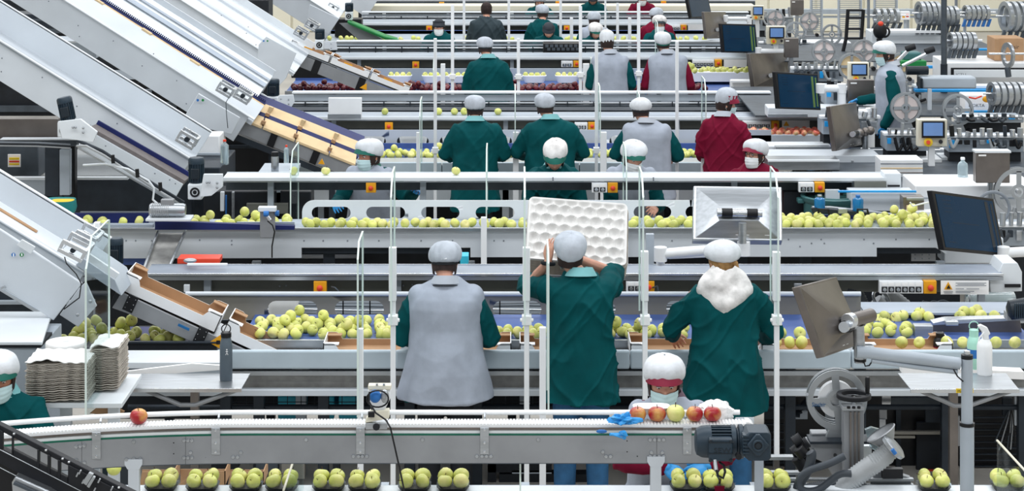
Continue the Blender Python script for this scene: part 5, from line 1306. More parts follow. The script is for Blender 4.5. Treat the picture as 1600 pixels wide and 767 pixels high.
# left shelf, flask and paper
def vshelf(px0, px1, py, s, depth, label, sk=8):
    z = zat(py, s); t = thing('bracket_shelf', label, 'shelf', (xat((px0+px1)/2, s), yat(s), z))
    x0, x1 = xat(px0, s), xat(px1, s); y0 = yat(s); y1 = y0 + depth
    mb = MB(); mb.add([(x0, y0, z), (x1, y0, z), (x1 + .01, y1, z), (x0 - .01, y1, z), (x0, y0, z - .006), (x1, y0, z - .006), (x1 + .01, y1, z - .006), (x0 - .01, y1, z - .006)], [(0, 1, 2, 3), (7, 6, 5, 4), (0, 4, 5, 1), (1, 5, 6, 2), (2, 6, 7, 3), (3, 7, 4, 0)])
    obj('shelf_top', mb, 'steel', t)
    obj('front_edge', MB().box(x0 - .003, x1 + .003, y0 - .006, y0 + .002, z - .022, z + .002), 'steel_bright', t, bev=.002)
    m_ = (x0+x1)/2
    obj('v_bracket', MB().tube([(x0 + .07, y0 + .04, z - .022), (m_ - .05, y0 + .06, z - .115), (m_ + .04, y0 + .06, z - .115), (x1 - .04, y0 + .04, z - .022)], .014, 8), 'steel_panel', t)
    obj('leg', MB().box(m_ - .025, m_ + .025, y1 - .06, y1 - .01, 0, z - .01), 'steel_warm', t)
    return t, z
sh, zs = vshelf(208, 377, 607, 260, .34, 'steel bracket shelf at the left holding the dark flask')
b_.location.z = zs; b_.location.y = yat(256)
tt = obj('cardboard_sheet', MB().ppoly([(182, 582), (188, 590), (344, 578), (344, 571), (300, 568)], 252, .02).xf(Matrix.Identity(4)), 'paper', None, label='long white cardboard sheet leaning behind the left shelf', cat='sheet')
block('pale grey low table rail behind the left shelf', 'rail', 'table_rail', 182, 346, 566, 576, 248, .3, 'paint_light', .004, [('front', 182, 346, 577, 608, -.5, .02, 'paint_shade'), ('slot', 182, 346, 586, 589, 1, .02, 'mid_dark')])
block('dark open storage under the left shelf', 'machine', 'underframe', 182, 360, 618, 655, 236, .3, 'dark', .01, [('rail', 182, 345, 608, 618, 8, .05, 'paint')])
t = obj('corner_plate', MB().ppoly([(172, 640), (176, 622), (187, 613), (206, 613), (180, 641)], 252, .06), 'paint_light', None, bev=.004, label='pale angled plate beside the stacked grey trays', cat='plate')
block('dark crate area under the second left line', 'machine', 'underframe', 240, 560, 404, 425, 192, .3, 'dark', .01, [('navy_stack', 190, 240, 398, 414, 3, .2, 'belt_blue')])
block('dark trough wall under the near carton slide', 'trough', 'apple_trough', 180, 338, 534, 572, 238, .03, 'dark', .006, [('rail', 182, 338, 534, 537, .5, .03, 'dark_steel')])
L6 = ('greenish golden apple in the dark trough under the near carton slide', 'apples in the dark trough at the left')
scatter(120, 298, 228, yat(236) - .0, yat(236) + .28, zat(531, 236) - .04, 26, 'gold', *L6, second=.35, stem=True)
obj('trough_floor', MB().box(xat(105, 236), xat(345, 236), yat(237), yat(237) + .6, zat(531, 236) - .07, zat(531, 236) - .045), 'navy', None, label='navy floor of the dark apple trough at the left', cat='trough')
# pale machine table at the left edge
t = thing('machine_table', 'pale flat-topped machine cabinet at the left edge', 'cabinet', P(30, 560, 262))
z_ = zat(534, 262); A_ = [(xat(-60, 262), yat(262)), (xat(66, 262), yat(262)), (xat(82, 246.5), yat(246.5)), (xat(-60, 246.5), yat(246.5))]
mb = MB(); mb.add([(x, y, z_) for x, y in A_] + [(x, y, z_ - .02) for x, y in A_], [(0, 1, 2, 3), (7, 6, 5, 4), (0, 4, 5, 1), (1, 5, 6, 2), (2, 6, 7, 3), (3, 7, 4, 0)])
obj('table_top', mb, 'paint_light', t, bev=.004); obj('gap_strip', pb(-60, 64, 538, 543, 261.5, .3), 'dark', t); obj('body', pb(-60, 62, 543, 760, 261, .6), 'paint_shade', t, bev=.006)

block('dark filler block added behind the left end of the middle overhead conveyor', 'machine', 'dark_block', 318, 486, 299, 352, 176, .3, 'dark', .01, [('bronze_cover', 385, 450, 318, 334, .6, .05, 'olive_panel'), ('pale_post', 362, 366, 300, 345, .8, .04, 'steel'), ('blue_cable', 352, 354, 305, 340, 1, .02, 'blue_label'), ('white_leg', 344, 350, 300, 330, .9, .04, 'paint_light')])  # dark body added to cover floor that showed bright here
block('dark filler block added behind the covers of the nearest elevator', 'machine', 'dark_block', -80, 128, 452, 560, 226, .4, 'dark_steel', .01, [('pale_rail', -80, 128, 470, 476, .5, .04, 'paint_shade')])  # added to darken bright floor seen through the elevator gaps
t = thing('stand', 'dark stand behind the middle overhead conveyor carrying white box and clear bottle', 'stand', (xat(320, 166), yat(166), 0))
obj('stand_body', MB().box(xat(286, 166), xat(360, 166), yat(172), yat(163), 0, zat(243, 166)), 'dark_steel', t, bev=.01)
t = thing('ledge', 'narrow pale ledge under the steel thermos and red capped bottle', 'ledge', (xat(435, 177), yat(177), 0))
obj('ledge_top', MB().box(xat(405, 177), xat(462, 177), yat(178.5), yat(173), zat(270, 178) - .03, zat(270, 178)), 'paint_shade', t)
obj('leg', MB().box(xat(430, 177), xat(436, 177), yat(176), yat(175), 0, zat(270, 178) - .03), 'paint_shade', t)
# ------------------------------------------------------------------ front conveyor
def ycurve(x):
    u = max(0.0, (xat(400, 305) - x)); return -.125*u*u
X0, X1 = xat(-60, 305), xat(1168, 306)
def sweep(poly, z0, y0, x0=X0, x1=X1, n=40):
    """closed cross-section (y, z) swept along the conveyor's path"""
    mb = MB(); vs = []; k = len(poly)
    for i in range(n+1):
        x = x0 + (x1 - x0)*i/n; dy = ycurve(x)
        vs += [(x, y0 + dy + a, z0 + b) for a, b in poly]
    fs = [(i*k + j, i*k + (j+1) % k, (i+1)*k + (j+1) % k, (i+1)*k + j) for i in range(n) for j in range(k)] + [tuple(range(k-1, -1, -1)), tuple(n*k + j for j in range(k))]
    return mb.add(vs, fs)
rect = lambda a, b, c, d: [(a, c), (b, c), (b, d), (a, d)]
ZB = zat(660, 305); YF = yat(305.5)
fc = thing('chain_conveyor', 'narrow white chain conveyor with grey side plate running across the foreground', 'conveyor', (xat(600, 306), YF, 0))
obj('belt_base', sweep(rect(-.002, .082, -.020, -.006), ZB, YF), 'white', fc)
LM = mesh_of(MB().box(-.0062, .0062, -.003, .083, -.012, 0), 'white_plastic', name='belt_link')
nl = int((X1 - X0)/.0168)
for i in range(min(nl, 299)):
    x = X0 + .008 + i*.0168
    o = bpy.data.objects.new('belt_link', LM); COL.objects.link(o); o.parent = fc; o.location = Vector((x, YF + ycurve(x), ZB)) - W[fc.name]
obj('dark_wear_strip', sweep(rect(-.006, .0, -.030, -.020), ZB, YF, x1=xat(1165, 306)), 'steel_warm', fc)
obj('return_chain', sweep(rect(.004, .07, -.052, -.036), ZB, YF), 'white', fc)
obj('green_strip', sweep(rect(-.004, .07, -.063, -.052), ZB, YF), 'green_belt', fc)
obj('back_plate', sweep(rect(.088, .092, -.20, -.045), ZB, YF), 'steel_panel', fc)
for a, b_ in ((-60, 133), (133.6, 290), (290.6, 1026), (1026.6, 1110)):
    obj('side_plate', sweep(rect(-.008, -.004, -.200, -.060), ZB, YF, xat(a, 306), xat(b_, 306), 12), 'steel_panel', fc)
obj('bottom_flange', sweep(rect(-.008, .06, -.204, -.200), ZB, YF, x1=xat(1110, 306)), 'mid_dark', fc)
obj('guide_rail', MB().tube([(x, YF + .12 + ycurve(x), zat(647, 303)) for x in [X0 + (xat(1157, 303) - X0)*i/30 for i in range(31)]], .0132, 14), 'white_plastic', fc)
def cyb(px): x = xat(px, 306); return x, YF + ycurve(x)
for px in (155, 337, 563, 757, 1074):
    x, y = cyb(px)
    br = obj('bracket', MB().box(x - .0225, x + .0225, y - .014, y - .008, ZB - .155, ZB - .018), 'steel', fc, bev=.002)
    mb = MB()
    for dz in (-.029, -.095, -.140): mb.lathe([(.007, 0), (.006, .004), (.002, .005)], (x, y - .014, ZB + dz + .0), (0, -1, 0), 8)
    obj('bolt', mb, 'steel_bright', br, kind='stuff')
    obj('rail_stem', MB().tube([(x, y + .094, ZB - .10), (x, y + .094, zat(652, 303)), (x, y + .11, zat(648, 303))], .006, 6), 'steel', fc)
mb = MB()
for px, py in ((131, 696), (125, 697), (137, 695), (125, 718), (131, 723), (137, 722), (211, 689), (288, 687), (294, 687), (300, 687), (298, 706), (288, 714), (294, 714), (300, 714), (364, 713), (371, 713), (376, 706), (200, 717), (211, 716), (221, 716),
               (552, 712), (560, 712), (566, 712), (573, 712), (478, 686), (660, 686), (745, 712), (753, 712), (760, 712), (767, 712), (841, 686), (942, 705), (947, 712), (954, 712), (1016, 686), (1023, 686), (1030, 686), (1037, 686), (1018, 706), (1035, 706), (1016, 712), (1023, 712), (1030, 712), (1037, 712)):
    x, y = cyb(px); z = zat(py, FPX/y)
    mb.lathe([(.011, 0), (.009, .005), (.002, .006)], (x, y - .008, z), (0, -1, 0), 8)
obj('bolt', mb, 'steel', fc, kind='stuff')
mb = MB()
for px, py in ((272, 691), (272, 708), (980, 688), (980, 705), (996, 712), (321, 714), (88, 703)):
    x, y = cyb(px); mb.lathe([(.0035, 0), (.001, .001)], (x, y - .0085, zat(py, FPX/y)), (0, -1, 0), 6)
obj('drilled_hole', mb, 'black', fc, kind='stuff')
for px in (211, 1025):
    x, y = cyb(px)
    lg = obj('leg', MB().box(x - .028, x + .028, y - .016, y + .03, 0, ZB - .20), 'paint', fc, bev=.005)
    obj('leg_plate', MB().poly([(x - .045, ZB - .165), (x + .045, ZB - .165), (x + .045, ZB - .19), (x + .03, ZB - .215), (x - .03, ZB - .215), (x - .045, ZB - .19)], [], y - .017, .006), 'paint', lg)
for px in (152, 1184):
    x = xat(px, 296); obj('leg', MB().box(x - .022, x + .022, yat(298), yat(298) + .04, 0, ZB - .2), 'paint_shade', fc)
obj('end_wheel', MB().cyl((X1 - .0, YF + .0, ZB - .035), (X1, YF + .082, ZB - .035), .034, 20), 'white', fc)
for k in range(12):
    a = -PI/2 + PI*k/11; c = Vector((X1 + .036*math.cos(a), YF + .04, ZB - .035 + .036*math.sin(a)))
    o = obj('end_link', MB().obox(c, Vector((math.cos(a), 0, math.sin(a)))*.006, Vector((0, .043, 0)), Vector((-math.sin(a), 0, math.cos(a)))*.0055), 'white_plastic', fc)
obj('end_plate', MB().box(X1 - .05, X1 + .045, YF + .085, YF + .09, ZB - .075, ZB + .006), 'paint', fc)
# sensor head
t = thing('sensor_unit', 'cream sensor block with looped black cable on the front conveyor', 'sensor', P(591, 672, 307))
Y_ = yat(308)
obj('top_cap', pb(575, 611, 602, 609, 308, .05), 'cream', t, bev=.004)
obj('white_body', MB().ppoly([(575, 609), (611, 609), (611, 620), (601, 641), (580, 641), (576, 620)], 307.5, .05), 'white', t, bev=.004)
obj('lower_body', MB().ppoly([(577, 643), (608, 641), (608, 654), (570, 661), (572, 654), (577, 650)], 308, .05), 'cream', t, bev=.004)
obj('clamp_block', pb(571, 605, 661, 671, 308, .06), 'steel', t, bev=.003)
obj('black_eye', pb(575, 585, 644, 652, 308.6, .02), 'black', t); obj('black_knob', MB().cyl(P(588, 667, 309), P(588, 667, 308), .018, 12), 'black', t)
obj('blue_disc', MB().ell(P(586, 619, 309.4), .030, .018, .034, 16, 10), 'blue_label', t); obj('steel_disc', MB().ell(P(601, 619, 309.2), .022, .018, .034, 16, 10), 'steel', t)
for px in (589, 600): obj('screw', MB().cyl(P(px, 602, 308), P(px, 599, 308), .006, 8), 'steel', t)
loop = [P(590 + 17*math.cos(a), 623 + 13*math.sin(a), 310.5) for a in [2.2 + 6.28*1.35*i/26 for i in range(27)]]
obj('coiled_cable', MB().tube([P(581, 640, 310.5)] + loop, .0042, 6), 'black', t)
obj('hanging_cable', MB().tube([P(577, 612, 310.5), P(577, 628, 311), P(587, 645, 312), P(603, 656, 312), P(610, 668, 313), P(615, 690, 313), P(624, 730, 313), P(632, 768, 313), P(640, 820, 313)], .0045, 6), 'black', t)
# gear motor in front, horizontal
t = thing('gear_motor', 'large dark blue-grey gear motor hanging at the right end of the front conveyor', 'motor', P(1148, 722, 315))
Z = lambda py: zat(py, 315); Xx = lambda px: xat(px, 315); Ym = yat(315); rM = (Z(672) - Z(722))/2; cz = (Z(672) + Z(722))/2; cm = Ym + rM
obj('fan_cover', MB().lathe([(rM*.55, Xx(1088)), (rM*.80, Xx(1090)), (rM*.96, Xx(1098)), (rM, Xx(1108)), (rM, Xx(1113))], (0, cm, cz), (1, 0, 0), 28), 'motor', t, smooth=40)
obj('motor_body', MB().lathe([(rM*.84, Xx(1112)), (rM*.84, Xx(1148))], (0, cm, cz), (1, 0, 0), 28), 'motor_dark', t)
mb = MB()
for k in range(26):
    a = 2*PI*k/26; u = Vector((0, math.cos(a), math.sin(a))); mb.obox(Vector(((Xx(1112)+Xx(1146))/2, cm, cz)) + u*rM*.90, Vector(((Xx(1146)-Xx(1112))/2, 0, 0)), u*rM*.09, Vector((0, -u.z, u.y))*.0025)
obj('fins', mb, 'motor', t)
tb = obj('terminal_box', MB().box(Xx(1107), Xx(1144), Ym - .035, Ym + .06, Z(718), Z(683)), 'motor', t, bev=.008, seg=3)
obj('box_rib', MB().box(Xx(1106), Xx(1145), Ym - .038, Ym - .03, Z(688.5), Z(687)).box(Xx(1106), Xx(1145), Ym - .038, Ym - .03, Z(705.5), Z(704.5)), 'motor_dark', tb)
mb = MB()
for px, py in ((1109, 686), (1141, 686), (1109, 716), (1141, 716)): mb.lathe([(.010, 0), (.008, .006), (.001, .007)], (Xx(px), Ym - .034, Z(py)), (0, -1, 0), 10)
obj('screw', mb, 'motor_dark', tb, kind='stuff')
text_mesh('SEW', .034, (Xx(1114), Ym - .0365, Z(704)), m='motor_dark', parent=tb, name='lettering', sx=1.25)
for px, r_, th in ((1148, 1.02, 8), (1155, .80, 4), (1160, 1.05, 7)):
    obj('flange', MB().lathe([(rM*r_, Xx(px) - th/630), (rM*r_, Xx(px) + th/630)], (0, cm, cz), (1, 0, 0), 28), 'motor', t, bev=.003)
gb = obj('gearbox', MB().ppoly([(1163, 682), (1170, 676), (1202, 676), (1205, 680), (1205, 716), (1201, 720), (1170, 720), (1163, 714)], 317, .15), 'motor', t, bev=.008, seg=3)
cx_, czg = xat(1185, 318), zat(697, 318)
obj('diamond_flange', MB().poly([(cx_ - .055, czg), (cx_ - .045, czg + .012), (cx_ - .010, czg + .052), (cx_ + .010, czg + .052), (cx_ + .045, czg + .012), (cx_ + .055, czg), (cx_ + .045, czg - .012), (cx_ + .010, czg - .052), (cx_ - .010, czg - .052), (cx_ - .045, czg - .012)], [], yat(317) - .02, .03), 'motor', gb, bev=.004)
obj('shaft_ring', MB().torus((cx_, yat(317) - .024, czg), .024, .006, (0, 1, 0), 24, 8), 'motor', gb); obj('shaft_bore', MB().cyl((cx_, yat(317) - .024, czg), (cx_, yat(317), czg), .030, 20), 'black', gb)
obj('shaft_core', MB().cyl((cx_, yat(317) - .028, czg), (cx_, yat(317), czg), .014, 16), 'motor_dark', gb)
mb = MB()
for k in range(6): mb.box(xat(1162, 318), xat(1172, 318), yat(317) - .006, yat(317) + .05, zat(684 + k*5.4, 318) - .004, zat(684 + k*5.4, 318) + .004)
obj('gear_ribs', mb, 'motor', gb)
obj('oil_plug', MB().cyl((xat(1155, 318), yat(317) - .01, zat(716, 318)), (xat(1155, 318), yat(317) + .02, zat(716, 318)), .015, 14), 'black', t)
obj('cable', MB().tube([P(1117, 720, 316), P(1119, 733, 317), P(1122, 743, 317), P(1130, 747, 317), P(1133, 737, 317), P(1131, 727, 316), P(1124, 722, 315)], .0065, 8), 'rubber', t)
obj('cable_gland', MB().cyl(P(1117, 719, 316), P(1119, 735, 317), .011, 10), 'steel', t)
# things on the front conveyor
def big_apple(px, py, w, kind, label, s=305):
    r = w/s/2; o = apple(xat(px, s), YF + .04, ZB + r*.84, kind, label, None, rot=(rnd.uniform(-.12, .12), rnd.uniform(-.1, .1), rnd.uniform(0, 6)), scale=r/.0415); o.scale = (r/.0415,)*3; return o
big_apple(218, 649, 27, 'red', 'red apple alone on the left part of the front conveyor').location.y += ycurve(xat(218, 305))
big_apple(997, 653, 26, 'red', 'red apple on the front conveyor beside the blue glove')
big_apple(1027, 653, 27, 'red', 'red apple on the front conveyor just left of the yellow-green one')
big_apple(1056, 650, 30, 'gold', 'large yellow-green apple in the row on the front conveyor')
big_apple(1086, 652, 27, 'red', 'red apple directly right of the large yellow-green apple')
big_apple(1114, 652, 27, 'red', 'red and yellow apple in front of the crumpled white paper')
t = obj('foam_tray', MB().loft([(xat(1018, 303), YF + .10, zat(646, 303), .070, .035, .6), (xat(1018, 303), YF + .10, zat(636, 303), .092, .05, .6), (xat(1018, 303), YF + .10, zat(635, 303), .096, .054, .6)], 24), 'paper', smooth=60, label='small white foam tray lying on the front guide rail below the masked woman', cat='tray')
def crumple(c, rx, ry, rz, m, label, cat, name, seed=1, amp=.3, f=3):
    bm = bmesh.new(); bmesh.ops.create_icosphere(bm, subdivisions=4, radius=1)
    mb = MB()
    for v in bm.verts:
        p = v.co.copy(); k = 1 + amp*noise.noise(p*f + Vector((seed, 0, 0))) + amp*.5*abs(noise.noise(p*f*2.3 + Vector((0, seed, 0))))
        v.co = Vector((p.x*k*rx, p.y*k*ry, max(-rz*.75, p.z*k*rz)))
    mb.add([Vector(c) + v.co for v in bm.verts], [[v.index for v in f_.verts] for f_ in bm.faces]); bm.free()
    return obj(name, mb, m, smooth=25, label=label, cat=cat)
crumple(P(1117, 645, 302), .088, .05, .060, 'paper', 'crumpled white tissue paper behind the red apples on the front conveyor', 'paper', 'tissue_paper', 3, .35, 2.2)
def crumpled_glove(px, py, s, label, ang=0):
    mb = MB(); c = P(px, py, s)
    hand_mb(mb, c - Vector((.055*math.cos(ang), 0, -.01)), (math.cos(ang), .2, -.1), (0, -.3, 1), 1, .9, .62, .5)
    hand_mb(mb, c + Vector((.02, -.01, .0)), (-.3, -.1, 1), (.8, -.5, 0), -1, 1.3, .42, .6)
    o = obj('rubber_glove', mb, 'glove_blue', smooth=60, label=label, cat='glove'); return o
crumple(P(975, 656, 307.5), .058, .03, .026, 'glove_blue', 'crumpled blue rubber glove lying on the front conveyor belt', 'glove', 'rubber_glove', 8, .9, 2.0)
crumpled_glove(972, 675, 310, 'blue rubber glove fingers dangling over the front conveyor side').scale = (1, .5, .55)
obj('blue_scrap', MB().ell(P(940, 674, 308), .028, .006, .010, 12, 6), 'blue_label', label='small dark blue scrap on the green strip of the front conveyor', cat='scrap')

# ------------------------------------------------------------------ tray line with punnets
zt = zat(766, 293)
tl = thing('tray_conveyor', 'low lavender-white belt carrying punnets of golden apples along the bottom edge', 'conveyor', (xat(700, 292), yat(292), 0))
obj('belt', MB().box(xat(150, 292), xat(1700, 292), yat(294.5), yat(290.8), zt - .02, zt), 'paint_light', tl)
obj('front_rail', MB().box(xat(150, 293), xat(1700, 293), yat(294.8), yat(294.5), zt - .06, zt - .001), 'dark_steel', tl)
obj('back_rail', MB().box(xat(150, 287), xat(1700, 287), yat(290.8), yat(290.4), zt - .06, zt - .002), 'belt_top', tl, bev=.002)
for px in (300, 600, 820, 1180, 1480): obj('leg', MB().box(xat(px, 289) - .025, xat(px, 289) + .025, yat(289), yat(289) + .05, 0, zt - .02), 'paint_shade', tl)
pun = None
px_list = [(253, 'first from the left'), (317, 'second from the left'), (385, 'third from the left'), (441, 'half hidden behind the clear panel'), (514, 'left of the pair near the hanging cable'), (570, 'just left of the hanging cable'), (648, 'just right of the hanging cable'), (708, 'left of the thin glass edge'), (1072, 'under the gloved hands'), (1122, 'with a dark red tag'), (1209, 'beside the label machine hoses'), (1458, 'left of the round monitor post'), (1574, 'behind the right hand clear panel')]
for px, w_ in px_list:
    c = Vector((xat(px, 292), yat(292.1), zt))
    rot = rnd.uniform(-.08, .08)
    p_ = thing('punnet', 'black-based clear punnet of golden apples, ' + w_, 'punnet', c, 'punnets on the tray conveyor')
    obj('base', MB().loft([(c.x, c.y, c.z, .072, .065, .45), (c.x, c.y, c.z + .02, .086, .078, .45), (c.x, c.y, c.z + .022, .088, .08, .45)], 24), 'black', p_, smooth=50)
    obj('clear_rim', MB().loft([(c.x, c.y, c.z + .022, .087, .079, .45), (c.x, c.y, c.z + .052, .094, .086, .45)], 24, cap=False), 'acrylic', p_, smooth=50)
    for i, (a, b_) in enumerate(((-.043, -.034), (.043, -.034), (-.042, .034), (.042, .034))):
        apple(c.x + a, c.y + b_, c.z + .048 + (.008 if b_ > 0 else 0), 'gold', 'golden apple in the punnet ' + w_, 'apples in punnets on the tray conveyor', rot=(rnd.choice((1.3, .3, -.4, 1.0)), rnd.uniform(-.6, .6), rnd.uniform(0, 6)))
    if px == 1122: obj('red_tag', MB().poly([(c.x - .030, c.z + .04), (c.x + .026, c.z + .04), (c.x + .02, c.z - .001), (c.x - .024, c.z - .001)], [], c.y - .088, .003), 'burgundy', p_)
apple(xat(178, 286), yat(286), zt + .035, 'gold', 'golden apple at the far left beside the black profile', None)
for a, b_, c_, d_, lb in ((218, 272, 737, 758, 'open brown carton behind the first punnet'), (278, 352, 736, 758, 'open brown carton behind the second punnet'), (356, 412, 737, 757, 'brown carton with a torn edge behind the third punnet')):
    t = thing('cardboard_box', lb, 'carton', P((a+b_)/2, d_, 284)); s_ = 284
    obj('front_side', MB().ppoly([(a, d_), (a + (4 if a != 278 else 30), c_), (b_, c_), (b_, d_)], s_, .005), 'card', t)
    obj('back_side', pb(a + 4, b_, c_ - 3, d_, s_ - 5, .005), 'card', t); obj('side', MB().box(xat(b_, s_) - .005, xat(b_, s_), yat(s_), yat(s_ - 5), zat(d_, s_), zat(c_, s_)), 'card', t)
tt = thing('support_table', 'low dark table frame on the floor behind the punnet line', 'table', P(800, 760, 238))
for a, b_, c_, d_, m in ((762, 862, 722, 738, 'dark'), (762, 775, 722, 757, 'dark'), (800, 862, 735, 740, 'paint_shade'), (780, 930, 741, 760, 'dark')): obj('frame_part', pb(a, b_, c_, d_, 238, .1), m, tt)
tt = thing('support_table', 'dark low equipment on the floor behind the left punnets', 'table', P(440, 760, 238))
for a, b_, c_, d_, m in ((400, 434, 722, 738, 'mid_dark'), (440, 476, 722, 748, 'grey_panel'), (520, 530, 721, 738, 'dark'), (330, 372, 722, 733, 'dark'), (160, 182, 722, 760, 'coat_charcoal'), (184, 205, 722, 766, 'mid_dark')): obj('frame_part', pb(a, b_, c_, d_, 240, .1), m, tt)
pane(813, 686, 800, 303, .05, 'thin upright clear panel edge in front of the punnet line', chamf=.0, th=.008)
# slanted clear panels at the front
def slant(label, pts, s, depth=.008):
    t = thing('acrylic_screen', label, 'screen', P(*pts[0], s)); A_ = [P(a, b_, q) for a, b_, q in pts] if len(pts[0]) == 3 else [P(a, b_, s) for a, b_ in pts]
    return t, A_
t = thing('acrylic_screen', 'short clear panel with slanting edge among the punnets at left', 'screen', P(448, 800, 300))
pA, pB, pC, pD = P(470, 685, 292), P(443, 766, 305), P(443, 830, 305), P(474, 800, 292)
mb = MB(); off = Vector((.008, 0, 0)); mb.add([pA, pB, pC, pD] + [p + off for p in (pA, pB, pC, pD)], [(0, 1, 2, 3), (7, 6, 5, 4), (0, 4, 5, 1), (1, 5, 6, 2), (2, 6, 7, 3), (3, 7, 4, 0)]); obj('clear_sheet', mb, 'acrylic', t, smooth=0)
obj('polished_edge', MB().tube([pA, pB], .006, 6), 'cream', t)
t = thing('acrylic_screen', 'clear panel with slanting top edge at the lower right corner', 'screen', P(1560, 800, 300))
pA, pB, pC, pD = P(1558, 688, 300), P(1615, 750, 318), P(1615, 880, 318), P(1557, 800, 300)
mb = MB(); mb.add([pA, pB, pC, pD] + [p + off for p in (pA, pB, pC, pD)], [(0, 1, 2, 3), (7, 6, 5, 4), (0, 4, 5, 1), (1, 5, 6, 2), (2, 6, 7, 3), (3, 7, 4, 0)]); obj('clear_sheet', mb, 'acrylic', t, smooth=0)
obj('polished_edge', MB().tube([pA, pB], .006, 6), 'cream', t)

# black slotted profile in the lower left corner
t = thing('slotted_profile', 'black slotted machine profile crossing the lower left corner', 'profile', P(60, 767, 335))
def pp(poly, s, d, m, nm, holes=()): return obj(nm, MB().ppoly(poly, s, d), m, t, bev=.003)
# upper and lower flanges with windows between them
L_ = lambda x, dy: (x, 664 + x*.512 + dy)
pp([L_(-60, 0), L_(230, 0), L_(230, 9), L_(-60, 9)], 335, .05, 'rubber', 'upper_flange')
pp([L_(-60, 36), L_(130, 36), L_(230, 40), L_(230, 60), L_(-60, 60)], 335, .05, 'rubber', 'lower_flange')
for a, b_ in ((-60, 4), (18, 20), (58, 61), (74, 78), (90, 94), (106, 230)): pp([L_(a, 8), L_(b_, 8), L_(b_, 38), L_(a, 38)], 335.4, .03, 'rubber', 'web')
pp([L_(20, 28), L_(106, 28), L_(106, 38), L_(20, 38)], 335.2, .03, 'rubber', 'web')
pp([L_(-60, 38), L_(150, 38), L_(150, 39.5), L_(-60, 39.5)], 335.9, .006, 'steel', 'bright_edge')
pp([L_(-60, 60), L_(90, 60), L_(110, 110), L_(-60, 130)], 333, .05, 'black', 'lower_web')
pp([L_(-60, 66), L_(90, 66), L_(90, 67.5), L_(-60, 67.5)], 335.9, .006, 'steel', 'bright_edge')
pp([(128, 754), (139, 738), (146, 741), (135, 759)], 336.5, .02, 'alu', 'joint_plate'); pp([(135, 760), (145, 744), (149, 746), (139, 763)], 336.5, .02, 'alu', 'joint_plate')
mb = MB()
for px, dy in ((122, 14), (127, 26), (152, 12), (145, 30), (166, 26), (172, 14), (118, 20)):
    q = L_(px, dy); mb.ppoly([(q[0], q[1]), (q[0] + 3, q[1] - 6), (q[0] + 5, q[1] - 5), (q[0] + 2, q[1] + 1)], 336.2, .01)
obj('slot', mb, 'steel', t)
mb = MB()
for px in (20, 70, 96, 106, 140, 184): mb.pbox(px, px + 3, L_(px, 3)[1], L_(px, 3)[1] + 2, 336, .01)
obj('rivet', mb, 'steel_bright', t, kind='stuff')
obj('grey_rail', MB().ppoly([(18, 754), (24, 744), (75, 767), (95, 780), (20, 780)], 337, .1), 'steel', t, bev=.006); obj('rail_slot', MB().ppoly([(20, 757), (22, 753), (80, 779), (76, 781)], 337.6, .01), 'mid_dark', t)

# stack of grey fruit trays at the left
def pulp_stack(x0, x1, yfront, depth, z0, n, dz, label, group):
    cxs = (x0+x1)/2; mesh = None
    for i in range(n):
        mb = MB(); ph = 0
        def f(u, v):
            x = (u-.5)*(x1-x0); y = v*depth
            zz = .0022*math.sin(x*95)*math.cos(y*60) + .005*math.sin(x*14)
            return (x, y, zz)
        if mesh is None:
            mb.grid(f, 44, 12, .004); mesh = mesh_of(mb, 'pulp_grey', name='pulp_tray', smooth=60)
        top = i == n-1
        if top:
            mb.grid(lambda u, v: ((u-.5)*(x1-x0), v*depth, .0035*math.sin((u-.5)*(x1-x0)*95)*math.cos(v*depth*60) + .02*math.exp(-((u-.35)/.2)**2)*(1-v)**2), 60, 20, .004); me2 = mesh_of(mb, 'pulp_white', name='top_tray', smooth=60)
        o = bpy.data.objects.new('fruit_tray', me2 if top else mesh); COL.objects.link(o)
        o.location = (cxs + rnd.uniform(-.006, .006), yfront + rnd.uniform(-.006, .006), z0 + i*dz + .012*math.sin(i*.2))
        o.rotation_euler = (0, 0, rnd.uniform(-.006, .006))
        tag(o, label if not top else label.replace('grey moulded pulp fruit tray', 'topmost white-topped fruit tray'), 'tray', group)
z0_ = zat(625, 272)
pulp_stack(xat(40, 272), xat(137, 272), yat(272), .32, z0_, 21, .0112, 'grey moulded pulp fruit tray in the tall stack beside the woman at left', 'grey fruit trays in the left stack')
pulp_stack(xat(138, 268), xat(182, 268), yat(268) + .05, .32, zat(612, 268), 24, .0112, 'grey moulded pulp fruit tray in the stack behind the wide clear panel', 'grey fruit trays behind the clear panel')
t = thing('roll_table', 'pale table carrying the stacks of grey fruit trays', 'table', P(110, 640, 270))
obj('table_top', MB().box(xat(36, 272), xat(190, 272), yat(272) + .01, yat(258), z0_ - .05, z0_ - .02), 'paint_light', t, bev=.004)
for px in (60, 100, 175): obj('leg', MB().box(xat(px, 270) - .03, xat(px, 270) + .03, yat(270) + .03, yat(270) + .09, 0, z0_ - .05), 'paint', t)
r_ = obj('paper_roll', MB().lathe([(.025, 0), (.116, 0), (.120, .006), (.120, .044), (.116, .05), (.025, .05), (.022, .045), (.022, .005), (.025, 0)], (xat(103, 262), yat(262), zat(546, 262)), (0, 0, 1), 40, cap=False), 'paper', smooth=40, label='flat white paper roll lying on top of the grey tray stack', cat='roll')
for k, a in enumerate((150, 168)): obj('torn_carton', MB().ppoly([(a - 10, 646), (a + 6, 633), (a + 26, 643), (a + 24, 648)], 268 - k*3, .02), 'card', label=['torn brown carton flap below the wide clear panel', 'second torn brown carton flap below the wide clear panel'][k], cat='carton')
t = thing('film_bundle', 'clump of pale blue clear film at the foot of the wide clear panel', 'film', P(160, 640, 266));
obj('film', MB().ppoly([(147, 648), (158, 625), (170, 622), (174, 627), (160, 650)], 266, .02), 'bottle_clear', t)

